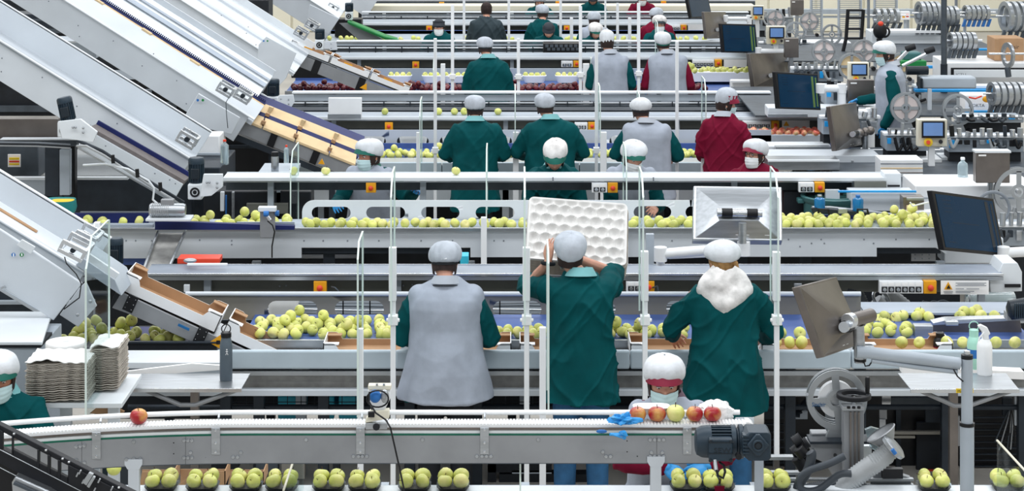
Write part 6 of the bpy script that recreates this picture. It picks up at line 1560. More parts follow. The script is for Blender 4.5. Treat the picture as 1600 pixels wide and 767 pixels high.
# white tray stack held up by the second worker
base = P(902, 357, 238)
u = Vector((.995, .0, -.075)).normalized(); v = Vector((0.05, .68, .73)); v = (v - u*v.dot(u)).normalized(); nrm = u.cross(v); nrm = nrm if nrm.z > 0 else -nrm
TW, TH = .655, .47
def cups(x, y, dep):
    best = 9
    r0 = round(y/.073)
    for rr in (r0-1, r0, r0+1):
        off = .041 if rr % 2 else 0
        cc = round((x - off)/.082);
        for q in (cc-1, cc, cc+1):
            d = math.hypot((x - (q*.082 + (.041 if rr % 2 else 0)))/1.0, (y - rr*.073)*1.05)
            if d < best: best = d
    return -dep*min(1, max(0, (TW/2 - .012 - abs(x))/.02))*min(1, max(0, (TH/2 - .012 - abs(y))/.02))*max(0, 1 - (best/.042)**2)**.75
for i in range(15):
    top = i == 14; nu, nv = (110, 84) if top else (36, 24)
    mb = MB(); off = nrm*(i*.0125 - .20) + Vector((rnd.uniform(-.004, .004), 0, 0)) + u*(.012 if i < 12 else 0)
    k = .72 if 1 else 1
    def f(a, b_):
        x = (a-.5)*TW; y = (b_-.5)*TH
        cr = .035; ex = max(0, abs(x) - (TW/2 - cr)); ey = max(0, abs(y) - (TH/2 - cr));
        x2, y2 = x, y
        if ex > 0 and ey > 0:
            d = math.hypot(ex, ey)
            if d > cr: f_ = cr/d; x2 = math.copysign(TW/2 - cr + ex*f_, x); y2 = math.copysign(TH/2 - cr + ey*f_, y)
        return u*x2 + v*y2 + nrm*cups(x, y, .040 if top else .030)
    mb.grid(f, nu, nv, .003)
    for q in range(len(mb.v)): mb.v[q] = mb.v[q] + base + off
    obj('fruit_tray', mb, 'pulp_white' if i > 12 else 'pulp_grey', smooth=80, label='top white moulded fruit tray of the stack held up by the green-coated worker' if top else 'moulded fruit tray underneath in the stack held up by the green-coated worker', cat='tray', group='fruit trays in the raised stack')
# ------------------------------------------------------------------ the other people
def stool(x, y, h, label):
    t = thing('stool', label, 'stool', (x, y, 0))
    obj('seat', MB().lathe([(.001, h - .05), (.17, h - .05), (.18, h - .02), (.16, h), (.001, h)], (x, y, 0), (0, 0, 1), 24), 'black', t, smooth=40)
    obj('column', MB().cyl((x, y, .05), (x, y, h - .05), .025, 12), 'steel', t)
    for k in range(5):
        a = 2*PI*k/5; obj('foot', MB().tube([(x, y, .06), (x + .24*math.cos(a), y + .24*math.sin(a), .03)], .018, 8), 'dark_steel', t)
s = 276
zt_ = zat(551, s); H_ = 1.60
person('seated woman in grey smock and red-brimmed cap, blue gloves over the punnets', xat(1040, s), yat(s) - .05, H_, 180, .17, 'burgundy', 'vest_grey', 'collar_mauve', 'bouffant', 'net_white',
       visor='visor_red', mask='mask_blue', near=True, gloves=True, pitch=9, headx=.03, hands={1: (.035, .34, 1.035), -1: (-.215, .34, 1.035)}, sit=H_ - zt_ - .045, hem=.47, hemw=.23, z0=-(H_ - zt_ - .045),
       poles={1: (.9, -.2, -.5), -1: (-.9, -.2, -.5)}, curl=.55, handdir={1: ((-.65, .45, -.45), (.0, .6, .8)), -1: ((.85, .35, -.12), (0, .6, .8))}, caps=1.0, wid=.98, hs=1.10)
stool(xat(1040, s), yat(s) - .12, .44, 'round black stool under the seated woman with the red-brimmed cap')
s = 272; zt_ = zat(548, s)
person('woman in green coat with teal collar and green-brimmed cap looking down at the left edge', xat(10, s), yat(s), 1.60, 180, .10, 'green', None, 'collar_teal', 'bouffant', 'net_white',
       visor='visor_green', mask='mask_blue', near=True, pitch=10, hyaw=6, headx=.0, hands={1: (.20, .38, 1.05), -1: (-.20, .38, 1.05)}, sit=1.60 - zt_ - .03, hem=.47, hemw=.23, z0=-(1.60 - zt_ - .03), skin='skin_tan', wid=1.1, hs=1.06)
stool(xat(10, s), yat(s), .44, 'round black stool under the woman at the left edge')
s = 176
person('masked woman in grey smock and green-brimmed cap looking left, behind the overhead conveyor', xat(579, s), yat(s), 1.545, 180, .10, 'green', 'vest_grey', 'visor_green', 'bouffant', 'net_white', visor='visor_green', mask='mask_blue',
       near=True, pitch=3, hyaw=-48 + 0, gloves=True, hands={1: (.27, .46, 1.04), -1: (-.42, .34, 1.13)}, skin='skin_tan', hair='hair_dark', wid=.95, hs=1.08)
person('woman in green coat and tall white cap with head bowed, above the raised tray stack', xat(866, s), yat(s), 1.545, 180, .10, 'green', None, 'collar_teal', 'tall', 'hood_cloth', visor='visor_green',
       near=True, hs=1.08, pitch=30, hyaw=0, hands={1: (.20, .40, 1.0), -1: (-.20, .40, 1.0)})
person('masked woman in grey smock and green-brimmed cap with head bowed, right of the tray stack', xat(985, s), yat(s), 1.545, 180, .12, 'green', 'vest_grey', 'collar_teal', 'bouffant', 'net_white', visor='visor_green', mask='mask_white',
       near=True, hs=1.06, pitch=20, hyaw=24, hands={1: (.12, .46, .98), -1: (-.20, .42, 1.0)})
person('woman with glasses and white mask in a red-brimmed cap, beside the burgundy back', xat(1178, s), yat(s), 1.545, 180, .05, 'burgundy', None, None, 'bouffant', 'net_white', visor='visor_red', mask='mask_white',
       near=True, pitch=-2, hyaw=-44, glasses=True, hands={1: (.12, .40, 1.0), -1: (-.30, .25, 1.0)}, hair='hair_dark')
s = 157
person('worker in plain green coat, leftmost back of the second row', xat(742, s), yat(s), 1.62, 0, .03, 'green', None, 'collar_teal', 'bouffant', 'net_grey', band='black_cloth', pitch=16, wid=1.12, hem=.30, hemw=.23, hands={-1: (-.24, .30, .97), 1: (.24, .30, .97)}, poles={-1: (-.6, -.3, -1), 1: (.6, -.3, -1)})
person('worker in green coat with wide set elbows, middle back of the second row', xat(860, s), yat(s), 1.64, 0, .03, 'green', None, 'collar_teal', 'bouffant', 'net_grey', pitch=14, wid=1.22, hem=.36, hemw=.24, headx=-.05, hands={-1: (-.26, .30, .97), 1: (.26, .30, .97)}, poles={-1: (-.8, -.3, -1), 1: (.8, -.3, -1)})
person('worker in grey smock over green sleeves, back of the second row with head tilted', xat(1010, s), yat(s), 1.60, -8, .03, 'green', 'vest_grey', 'collar_grey', 'beret', 'net_white', band='black_cloth', pitch=18, wid=1.12, headx=-.06, hem=.38, hemw=.25, hyaw=10, caps=.93, hands={-1: (-.26, .30, .97), 1: (.26, .30, .97)}, poles={-1: (-.7, -.3, -1), 1: (.7, -.3, -1)})
person('worker in burgundy coat with grey cap and blue mask turned to the right', xat(1131, s), yat(s), 1.675, -12, .02, 'burgundy', None, 'collar_grey', 'tall', 'net_grey', visor='visor_red', mask='mask_blue', near=True, pitch=10, hyaw=-68, wid=1.0, hem=.36, hemw=.24, headx=-.0, caps=.95, hands={-1: (-.22, .28, .95), 1: (.22, .28, .95)})
s = 126
person('worker in green coat with grey hairnet, leftmost back of the third row', xat(763, s), yat(s), 1.69, 0, .03, 'green', None, 'collar_teal', 'bouffant', 'net_grey', band='black_cloth', pitch=20, wid=1.15, headx=-.04, hands={-1: (-.24, .28, .97), 1: (.24, .28, .97)})
person('worker in grey smock over green sleeves, standing in the third row', xat(954, s), yat(s), 1.755, 8, .03, 'green', 'vest_grey', 'collar_grey', 'tall', 'net_white', pitch=8, wid=1.05, headx=-.03, caps=.92, hyaw=-16, hem=.36, hands={-1: (-.22, .28, 1.0), 1: (.26, .24, 1.0)})
person('worker in grey smock over burgundy sleeves, standing in the third row', xat(1043, s), yat(s), 1.755, 0, .03, 'burgundy', 'vest_grey', 'collar_grey', 'bouffant', 'net_white', band='visor_green', pitch=4, wid=1.12, headx=-.05, gloves=True, hem=.36, hands={-1: (-.25, .28, 1.0), 1: (.30, .24, .97)}, mask='mask_white')
s = 106.1
person('far person in black baseball cap and mask facing the camera, near the far apples', xat(686, s), yat(s), 1.50, 180, .04, 'green', None, None, 'ballcap', 'cap_black', mask='mask_white', pitch=4)
person('far person in black baseball cap bowing over the black crate', xat(857, s), yat(s), 1.46, 180, .06, 'green', None, None, 'ballcap', 'cap_black', pitch=28)
person('far person in white cap with green brim, head bowed, left of the grey smocks', xat(929, s), yat(s), 1.44, 180, .06, 'green', None, None, 'bouffant', 'hood_cloth', visor='visor_green', pitch=24, hyaw=20)
person('far person in green coat with white cap facing the camera behind the burgundy sleeves', xat(1030, s), yat(s), 1.54, 180, .04, 'green', None, None, 'bouffant', 'hood_cloth', visor='coat_charcoal', mask='mask_white', pitch=4)
s = 103.2
person('far person in charcoal jacket with bare dark hair seen from behind', xat(760, s), yat(s), 1.66, 0, .03, 'charcoal', None, None, 'none', pitch=10, wid=1.15, hyaw=0)
person('far person in green coat and small grey cap seen from behind', xat(848, s), yat(s), 1.61, 0, .03, 'green', None, None, 'bouffant', 'net_grey', pitch=18, wid=1.05)
person('far person in grey smock with hairnet seen from behind, fourth row', xat(929, s), yat(s), 1.50, 0, .06, 'green', 'vest_grey', None, 'bouffant', 'net_grey', pitch=26, wid=1.0)
person('far person in burgundy coat with white cap seen from behind, fourth row', xat(1026, s), yat(s), 1.56, 0, .05, 'burgundy', None, None, 'bouffant', 'net_grey', pitch=24, wid=1.15)
s = 89
person('farthest person with black cap at the top edge of the picture', xat(926, s), yat(s), 1.44, 180, .05, 'green', None, None, 'ballcap', 'cap_black', pitch=30)
person('farthest person with red brim and mask at the top edge of the picture', xat(1003, s), yat(s), 1.44, 180, .05, 'burgundy', None, None, 'bouffant', 'net_white', visor='visor_red', mask='mask_white', pitch=10)
person('farthest person with white cap and pale mask at the top edge, left of centre', xat(843, s), yat(s), 1.36, 180, .05, 'green', None, None, 'bouffant', 'net_grey', mask='mask_white', pitch=10)
s = 146; z0 = zat(64, s) - 1.72
person('masked man in grey smock and green sleeves, in profile among the label machines', xat(1394, s), yat(s), 1.72, 84, .02, 'green', 'vest_grey', 'collar_grey', 'bouffant', 'net_white', visor='visor_green', mask='mask_blue', near=True,
       pitch=10, hyaw=14, gloves=True, hands={-1: (-.20, .10, .83), 1: (.22, .34, 1.05)}, z0=z0, hem=.42, hemw=.21, wid=.95, curl=.6, poles={-1: (-.2, -1, -.3), 1: (.3, -.6, -1)}, handdir={-1: ((0, .12, -1), (-1, .2, 0), 1)})
t = thing('platform', 'grey steel platform under the man in profile', 'platform', (xat(1394, s), yat(s), 0)); obj('deck', MB().box(xat(1340, s), xat(1450, s), yat(s) - .35, yat(s) + .35, z0 - .04, z0), 'steel_panel', t)
obj('frame', MB().box(xat(1345, s), xat(1445, s), yat(s) - .3, yat(s) + .3, 0, z0 - .04), 'dark_steel', t)
# black crate on the third gantry
t = thing('crate', 'black crate standing on the gantry in front of the bowed black cap', 'crate', P(880, 88, 109))
obj('crate_body', pb(849, 906, 68, 90, 109, .3), 'black', t, bev=.01)
for r_ in range(2):
    for k in range(7): obj('crate_rib', pb(852 + k*7.5 + r_*3, 857 + k*7.5 + r_*3, 70 + r_*5, 74 + r_*5, 109.5, .02), 'mid_dark', t)
# ------------------------------------------------------------------ right side: monitors, label machines, reels
def monitor(label, corners, s0, back=False, depth=.05, screen='screen', steel='steel_warm', bezel='black', lines=True):
    """corners TL, TR, BR, BL as (px, py, s); shows its front (screen) or its stainless back to the camera"""
    q = [P(a, b, c) for a, b, c in corners]; c = sum(q, Vector())/4
    u = ((q[1]-q[0]) + (q[2]-q[3]))/4; v = ((q[0]-q[3]) + (q[1]-q[2]))/4; n = u.cross(v).normalized()
    if n.y > 0: n = -n     # towards the camera
    t = thing('monitor', label, 'monitor', c)
    fr = n if not back else -n
    obj('housing', MB().obox(c - n*depth/2*(1), u, v, n*depth/2), steel if back else bezel, t, bev=.006)
    if not back:
        sc = obj('screen', MB().obox(c + n*.001, u*.92, v*.90, n*.002), screen, t)
        if lines:
            mb = MB(); mb.obox(c + n*.004 - u*.12 - v*.02, u*.42, v*.008, n*.0006)
            for k in range(4): mb.obox(c + n*.004 - u*.62 + v*(.72 - k*.13), u*(.14 - .02*(k % 2)), v*.006, n*.0006)
            mb.obox(c + n*.004 - u*.66 - v*.70, u*.12, v*.006, n*.0006)
            obj('screen_line', mb, 'screen_line', sc)
            obj('screen_bar', MB().obox(c + n*.004 + u*.68, u*.05, v*.85, n*.0006).obox(c + n*.004 + u*.84, u*.03, v*.80, n*.0006), 'screen_line' if 'olive' not in label else 'screen_olive', sc)
    else:
        # pyramid-shaped stainless back
        a = [c + u*x + v*y for x, y in ((-.94, .94), (.94, .94), (.94, -.94), (-.94, -.94))]; b = [c + u*x + v*y + n*depth*1.6 for x, y in ((-.42, -.05), (.42, -.05), (.42, -.55), (-.42, -.55))]
        mb = MB(); mb.add(a + b, [(0, 1, 5, 4), (1, 2, 6, 5), (2, 3, 7, 6), (3, 0, 4, 7), (4, 5, 6, 7)]); obj('back_shell', mb, steel, t, bev=.004)
        obj('screen', MB().obox(c - n*(depth + .002), u*.92, v*.90, n*.002), screen, t)
        obj('hinge', MB().cyl(c + n*(depth*1.6 + .03) - v*.35 - u*.50, c + n*(depth*1.6 + .03) - v*.35 + u*.50, .028, 18), 'steel_bright', t)
        for k in (-.28, .28): obj('hinge_sleeve', MB().cyl(c + n*(depth*1.6 + .03) - v*.35 + u*(k-.12), c + n*(depth*1.6 + .03) - v*.35 + u*(k+.12), .031, 18), 'black', t)
        for k in (.1, .3, .75): obj('type_label', MB().obox(c + n*depth*.25 + u*(k-.1)*1.0 - v*.82 + n*.004, u*.05, v*.05, n*.002), 'paper', t)
    return t, c, u, v, n
def arm(label, pts, r, m='white', name='swivel_support', joints=True, post_=None):
    q = [P(*p) for p in pts]; t = thing(name, label, 'arm', q[0])
    obj('arm_tube', MB().tube(q, r, 14), m, t, smooth=50)
    if joints:
        for p in (q[0], q[-1]): obj('joint', MB().cyl(p - Vector((0, 0, .05)), p + Vector((0, 0, .05)), r*1.25, 16), m, t, bev=.003)
    if post_:
        px, s, y0, r2 = post_; x, y = xat(px, s), yat(s)
        obj('post', MB().cyl((x, y, 0), (x, y, zat(y0, s)), r2, 20), m, t, smooth=50)
        obj('post_cap', MB().cyl((x, y, zat(y0, s)), (x, y, zat(y0, s) + .015), r2*1.02, 20), 'black', t)
    return t
# nearest monitor, stainless back at an angle
m_, c, u, v, n = monitor('large stainless-backed monitor on a swinging arm, tilted, in the right foreground', [(1250, 449, 306), (1306, 430, 292), (1346, 540, 292), (1286, 556, 306)], 300, True, .045)
a_ = thing('swivel_support', 'pale grey swivel arm on a thick round post in the right foreground', 'arm', P(1512, 767, 300))
obj('head_tube', MB().cyl(P(1341, 508, 299), P(1344, 566, 299), .030, 18), 'steel', a_, smooth=50)
obj('cross_head', MB().cyl(P(1326, 502, 301), P(1362, 492, 297), .036, 18), 'steel_warm', a_, bev=.004)
obj('round_cap', MB().cyl(P(1324, 502, 303), P(1331, 500, 302), .040, 18), 'steel_bright', a_, bev=.004)
obj('black_clamp', MB().ppoly([(1296, 505), (1330, 490), (1336, 512), (1302, 530)], 302, .03), 'black', a_, bev=.006)
obj('black_ring', MB().cyl(P(1344, 560, 299), P(1344, 564, 299), .032, 18), 'black', a_)
obj('arm_tube', MB().tube([P(1338, 550, 300), P(1360, 551, 300), P(1500, 568, 300)], .031, 18), 'paint_shade', a_, smooth=50)
obj('lower_rod', MB().tube([P(1362, 563, 300), P(1430, 573, 300), P(1496, 581, 300)], .013, 10), 'paint_shade', a_)
obj('post', MB().cyl((xat(1511, 300), yat(300), zat(662, 300)), (xat(1511, 300), yat(300), zat(556, 300)), .030, 22), 'paint_shade', a_, smooth=50)
obj('lower_post', MB().cyl((xat(1511, 300), yat(300), 0), (xat(1511, 300), yat(300), zat(662, 300)), .0365, 22), 'paint_shade', a_, smooth=50)
obj('black_ring', MB().cyl((xat(1511, 300), yat(300), zat(665, 300)), (xat(1511, 300), yat(300), zat(660, 300)), .039, 22), 'black', a_)
obj('black_ring', MB().cyl((xat(1511, 300), yat(300), zat(560, 300)), (xat(1511, 300), yat(300), zat(554, 300)), .031, 22), 'black', a_)
obj('top_bolt', MB().cyl(P(1511, 555, 300), P(1511, 548, 300), .016, 12), 'steel_bright', a_)
obj('cable', MB().tube([P(1350, 566, 300), P(1352, 572, 300), P(1358, 571, 300), P(1364, 563, 300)], .004, 6), 'black', a_)
obj('cable', MB().tube([P(1490, 577, 301), P(1496, 588, 301), P(1505, 596, 301)], .004, 6), 'black', a_)
# stainless monitor back above hooded worker
m_, c, u, v, n = monitor('square stainless monitor back on an arm above the hooded worker', [(1083, 290, 222), (1222, 292, 222), (1222, 376, 226), (1083, 374, 226)], 224, True, .07, steel='steel')
arm('white swivel arm carrying the square stainless monitor', [(1032, 397, 226), (1100, 391, 226), (1162, 388, 226)], .036, 'white')
obj('parallel_rod', MB().tube([P(1045, 402, 226), P(1160, 397, 226)], .012, 8), 'white', bpy.data.objects['swivel_support.001'])
t = bpy.data.objects['swivel_support.001']
obj('head_post', MB().cyl(P(1160, 348, 228), P(1160, 380, 228), .028, 16), 'steel', t, smooth=50)
obj('base_post', MB().cyl(P(1032, 414, 225), P(1032, 386, 225), .030, 16), 'white', t, smooth=50)
obj('support_post', MB().box(xat(1032, 222) - .03, xat(1032, 222) + .03, yat(206.5), yat(206.5) + .05, 0, zat(414, 222)), 'paint_shade', t)
# dark screens
monitor('large dark screen hanging at the right edge, its display tilted', [(1457, 300, 205), (1552, 308, 197), (1571, 402, 197), (1474, 388, 205)], 200)
monitor('dark screen with olive bars, on an arm left of the man in profile', [(1212, 113, 150), (1278, 115, 146), (1283, 173, 146), (1217, 169, 150)], 148)
monitor('far dark screen with olive bars, above the third row', [(1126, 37, 118), (1181, 38, 116), (1184, 83, 116), (1131, 82, 118)], 117)
monitor('narrow blue screen seen at an angle at the top edge', [(1073, -10, 99), (1105, -12, 96), (1113, 27, 96), (1080, 28, 99)], 97, lines=False)
monitor('stainless monitor back beside the third row screen', [(1172, 84, 126), (1228, 82, 120), (1236, 134, 120), (1178, 136, 126)], 123, True, .05)
monitor('stainless monitor back tilted, above the small control panel', [(1298, 166, 160), (1338, 160, 152), (1347, 226, 152), (1307, 236, 160)], 156, True, .05)
monitor('far stainless monitor back at the top of the right aisle', [(1100, 19, 108), (1134, 18, 104), (1138, 60, 104), (1104, 60, 108)], 106, True, .04)
for lb, pts, r, ps in (('white pipe arm holding the tilted screen with olive bars', [(1282, 138, 147), (1315, 138, 147)], .04, (1315, 147, 138, .045)),
                       ('white pipe arm beside the tilted stainless monitor', [(1352, 239, 152), (1476, 239, 152)], .04, (1477, 152, 236, .05)),
                       ('white pipe arm above the third row screen', [(1185, 80, 117), (1237, 80, 117)], .035, (1236, 117, 78, .04)),
                       ('far white pipe arm at the top right', [(1134, 29, 105), (1170, 29, 105)], .03, (1171, 105, 28, .035)),
                       ('white pipe arm behind the tilted stainless monitor', [(1330, 176, 150), (1360, 176, 150)], .04, (1360, 150, 172, .045)),
                       ('white pipe arm at the right edge behind the large dark screen', [(1568, 395, 198), (1625, 392, 198)], .04, None)):
    arm(lb, pts, r, 'white', post_=ps)
t = thing('screen_bracket', 'steel ball bracket behind the tilted stainless monitor', 'bracket', P(1350, 205, 154))
obj('ball_joint', MB().ell(P(1343, 208, 156), .045, .045, .045, 14, 10).ell(P(1352, 206, 155), .045, .045, .045, 14, 10).ell(P(1360, 204, 154), .045, .045, .045, 14, 10), 'steel_warm', t); obj('post', MB().cyl(P(1352, 205, 154), P(1352, 245, 154), .03, 12), 'steel', t)

def reel(px, py, r_px, s, label, lower=True, disc=True, yaw=0, group=None, body='alu', text=None):
    """label reel: spoked wheel with a paper disc on a stand"""
    p = P(px, py, s); r = r_px/s; t = thing('label_reel', label, 'reel', p, group)
    Mx = Matrix.Translation(p) @ Matrix.Rotation(R(yaw), 4, 'Z') @ Matrix.Translation(-p)
    for k, yy in enumerate((0, .05)):
        obj('wheel', MB().ring(p + Vector((0, yy, 0)), r, r*.82, (0, 1, 0), .010, 44).xf(Mx), body, t, smooth=40)
    sp = MB()
    for k in range(4):
        a = PI/2*k; dv = Vector((math.cos(a), 0, math.sin(a))); sp.obox(p + dv*r*.56, dv*r*.30, Vector((0, .005, 0)), Vector((-dv.z, 0, dv.x))*r*.10)
    sp.ring(p, r*.32, r*.20, (0, 1, 0), .014, 24); obj('spokes', sp.xf(Mx), body, t, smooth=40)
    if disc: obj('paper_disc', MB().ring(p + Vector((0, .028, 0)), r*.79, r*.20, (0, 1, 0), .03, 36).xf(Mx), 'card_pink' if disc in (True, 'card_white') else disc, t, smooth=40)
    obj('hub', MB().cyl(p + Vector((0, -.01, 0)), p + Vector((0, .06, 0)), r*.10, 14).xf(Mx), 'steel', t)
    if lower:
        mb = MB(); q = p - Vector((0, 0, r)); mb.poly([(q.x - r*.35, q.z - r*.45), (q.x + r*.55, q.z - r*.45), (q.x + r*.22, q.z + r*.35), (q.x - r*.2, q.z + r*.35)], [], q.y + .01, .03); obj('stand', mb, body, t, bev=.003)
        obj('applicator', MB().box(q.x - r*1.1, q.x + r*1.2, q.y - .02, q.y + .14, q.z - r*.95, q.z - r*.40), 'steel_panel', t, bev=.006)
        obj('roller', MB().cyl((q.x + r*.75, q.y - .05, q.z - r*.35), (q.x + r*.75, q.y + .04, q.z - r*.35), r*.18, 12), 'black', t)
        obj('roller', MB().cyl((q.x - r*.85, q.y - .05, q.z - r*.6), (q.x - r*.85, q.y + .04, q.z - r*.6), r*.14, 12), 'steel_bright', t)
        obj('foot', MB().box(q.x - r*.5, q.x + r*.5, q.y + .03, q.y + .12, 0, q.z - r*.95), 'paint_shade', t)
    return t
# nearest label machine
p = P(1308, 625, 283); r = 47/283
t = thing('label_machine', 'label machine with big spoked reel, black handwheel and ribbed hoses in the right foreground', 'machine', P(1320, 767, 283))
for yy, rr in ((0, r), (.035, r), (.07, r*.97)): obj('wheel', MB().ring(p + Vector((0.0, yy, 0)), rr, rr*.80, (0, 1, 0), .008, 56), 'alu', t, smooth=40)
sp = MB()
for k in range(4):
    a = PI/2*k + .08; dv = Vector((math.cos(a), 0, math.sin(a))); sp.obox(p + dv*r*.55, dv*r*.32, Vector((0, .005, 0)), Vector((-dv.z, 0, dv.x))*r*.12)
sp.ring(p, r*.36, r*.22, (0, 1, 0), .014, 30); obj('spokes', sp, 'alu', t, smooth=40)
obj('paper_disc', MB().ring(p + Vector((0, .03, 0)), r*.60, r*.26, (0, 1, 0), .035, 44), 'card_white', t, smooth=40)
obj('hub', MB().cyl(p + Vector((0, .02, 0)), p + Vector((0, .09, 0)), r*.2, 18), 'steel', t)
text_mesh('Sinclair', .031, (xat(1270, 284), yat(283) - .008, zat(637.5, 284)), m='print_blue', parent=t, name='lettering', sx=.85)
for px, py in ((1261, 616), (1346, 668)): obj('bolt', MB().cyl(P(px, py, 285), P(px, py, 283), .009, 10), 'steel_bright', t)
obj('stand', MB().ppoly([(1296, 668), (1322, 668), (1322, 691), (1288, 691)], 283, .03), 'alu', t, bev=.003)
obj('base_plate', MB().ppoly([(1262, 692), (1320, 692), (1320, 738), (1300, 742), (1290, 724), (1272, 716)], 284, .12), 'steel_panel', t, bev=.005)
obj('base_edge', pb(1266, 1376, 690, 694, 285, .14), 'dark_steel', t)
obj('upper_block', pb(1268, 1294, 677, 690, 282, .08), 'steel_panel', t, bev=.004)
obj('dial', MB().cyl(P(1305, 711, 285), P(1305, 711, 284), .010, 14), 'black', t)
obj('back_plate', pb(1350, 1362, 697, 716, 281, .1), 'paint_light', t)
pl = obj('column', pb(1319, 1350, 640, 767, 287, .10), 'steel_panel', t, bev=.003)
for a in (1328, 1335, 1341): obj('column_slot', pb(a, a + 2.5, 644, 767, 287.4, .01), 'steel_warm', pl)
obj('column_cap', pb(1316, 1351, 635, 642, 287.5, .12), 'alu', t, bev=.003)
for a in (1326, 1334, 1342): obj('cap_bolt', MB().cyl(P(a, 635, 289), P(a, 638, 289), .010, 10), 'black', t)
hw = P(1334, 618, 286)
obj('handwheel', MB().ring(hw, .094, .066, (0, 0, 1), .026, 40), 'rubber', t, bev=.005)
obj('wheel_spoke', MB().box(hw.x - .07, hw.x + .07, hw.y - .012, hw.y + .012, hw.z - .014, hw.z), 'rubber', t); obj('wheel_shaft', MB().cyl(hw - Vector((0, 0, .055)), hw, .014, 12), 'steel_bright', t)
obj('crank_grip', MB().lathe([(.011, 0), (.013, .03), (.014, .085), (.010, .092)], hw + Vector((.075, 0, .01)), (0, 0, 1), 14), 'black', t, smooth=40)
def hose(pts, s, r, m, nm='ribbed_hose', rib=.012, parent=None, yk=None):
    q = [P(a, b, s + (yk[i] if yk else 0)) for i, (a, b) in enumerate(pts)]
    # Catmull-Rom resample
    out = []
    for i in range(len(q)-1):
        p0, p1, p2, p3 = q[max(i-1, 0)], q[i], q[i+1], q[min(i+2, len(q)-1)]
        for k in range(8):
            u_ = k/8; out.append(.5*((2*p1) + (p2-p0)*u_ + (2*p0-5*p1+4*p2-p3)*u_**2 + (3*p1-p0-3*p2+p3)*u_**3))
    out.append(q[-1])
    if not rib: return obj(nm, MB().tube(out, r, 14), m, parent, smooth=50)
    L = [0]
    for a, b in zip(out, out[1:]): L.append(L[-1] + (b-a).length)
    n_ = int(L[-1]/rib*2); pp_, rr_ = [], []; j = 0
    for i in range(n_+1):
        d = L[-1]*i/n_
        while j < len(L)-2 and L[j+1] < d: j += 1
        pp_.append(out[j].lerp(out[j+1], (d-L[j])/max(1e-6, L[j+1]-L[j]))); rr_.append(r*(1.06 if i % 2 else .95))
    return obj(nm, MB().tube(pp_, rr_, 16), m, parent, smooth=70)
hose([(1392, 700), (1376, 717), (1350, 735), (1326, 755), (1306, 785)], 291, .052, 'hose_grey', parent=t, rib=.016)
obj('hose_collar', MB().lathe([(.055, -.01), (.075, 0), (.078, .02), (.060, .03)], P(1393, 700, 292), (.7, -.15, .7), 24), 'steel', t, smooth=40)
obj('suction_cup', MB().lathe([(.05, 0), (.085, .05), (.09, .055), (.085, .06)], P(1385, 690, 290), (-.5, .1, .8), 24, cap=False), 'steel_panel', t, smooth=40)
obj('clear_hood', MB().ppoly([(1352, 672), (1362, 668), (1384, 674), (1398, 702), (1384, 712), (1360, 700)], 284, .03), 'bottle_clear', t)
obj('blue_clip', MB().cyl(P(1394, 702, 296), P(1399, 709, 296), .011, 8), 'blue_label', t)
hose([(1250, 767), (1247, 760), (1262, 735), (1268, 712), (1266, 706)], 292, .026, 'hose_dark', parent=t, rib=0)
hose([(1320, 712), (1296, 724), (1262, 736), (1248, 752), (1256, 766), (1280, 764), (1310, 742), (1330, 740)], 293, .019, 'hose_dark', parent=t, rib=0)
hose([(1246, 700), (1256, 712)], 290, .032, 'black', parent=t, rib=.01); hose([(1240, 692), (1252, 684)], 289, .032, 'rubber', parent=t, rib=.01); hose([(1244, 715), (1256, 732)], 289, .030, 'rubber', parent=t, rib=.01); hose([(1238, 708), (1262, 690)], 288, .030, 'rubber', parent=t, rib=.01)
hose([(1258, 764), (1300, 758), (1330, 757), (1360, 767)], 290, .028, 'hose_dark', parent=t, rib=.011)
obj('wedge_block', MB().ppoly([(1380, 733), (1424, 747), (1424, 755), (1360, 755), (1378, 720), (1396, 722)], 288, .05), 'steel_panel', t, bev=.003); obj('black_block', pb(1379, 1411, 733, 748, 289.5, .04), 'black', t)
for y0, y1 in ((748, 752), (757, 762)): obj('rail', pb(1214, 1428, y0, y1, 288.5, .03), 'alu', t, bev=.002)
obj('rail_end', pb(1202, 1240, 714, 719, 285, .05), 'alu', t); obj('clamp', pb(1209, 1218, 719, 735, 285, .04), 'steel_warm', t)
obj('rail', pb(1202, 1262, 738, 742, 289, .04), 'alu', t)
obj('foot', MB().box(xat(1325, 285), xat(1345, 285), yat(285), yat(285) + .1, 0, zat(767, 287) + .01), 'steel_panel', t)
# right shelf with bottles
sh2, zs2 = vshelf(1423, 1592, 608, 262, .36, 'steel bracket shelf at the right holding three bottles')
obj('shelf_tag', pb(1494, 1521, 607, 614, 263, .004), 'yellow_bright', sh2); text_mesh('MALL', .022, (xat(1496, 263.2), yat(263.2) - .002, zat(613, 263.2)), parent=sh2)
t = obj('paper_sheet', MB().ppoly([(1410, 573), (1410, 584), (1600, 593), (1600, 581)], 250, .10), 'paper', label='long white sheet on the bench behind the right shelf', cat='sheet')
b1, c, r, H_ = bottle(1471, 522, 572, 21, 236, 'black', 'black', 'black bottle with red and white print on the bench at right', .55, .14)
obj('print_band', MB().lathe([(r*1.01, H_*.30), (r*1.01, H_*.58)], c, (0, 0, 1), 24, cap=False), 'burgundy', b1, smooth=40); obj('print_patch', MB().lathe([(r*1.02, H_*.36), (r*1.02, H_*.44)], c, (0, 0, 1), 24, cap=False), 'paper', b1, smooth=40)
b2, c, r, H_ = bottle(1524, 517, 592, 21, 250, 'mint', 'mint', 'mint green bottle with carry loop beside the white spray bottle', .6, .16, True)
obj('blue_sticker', MB().lathe([(r*1.01, H_*.42), (r*1.01, H_*.60)], c, (0, 0, 1), 24, cap=False), 'blue_label', b2, smooth=40)
t = thing('spray_bottle', 'white spray bottle with trigger on the right shelf', 'bottle', P(1541, 598, 256)); c = Vector((xat(1541, 256), yat(256) + .045, zs2))
z1 = zat(508, 256) - zs2
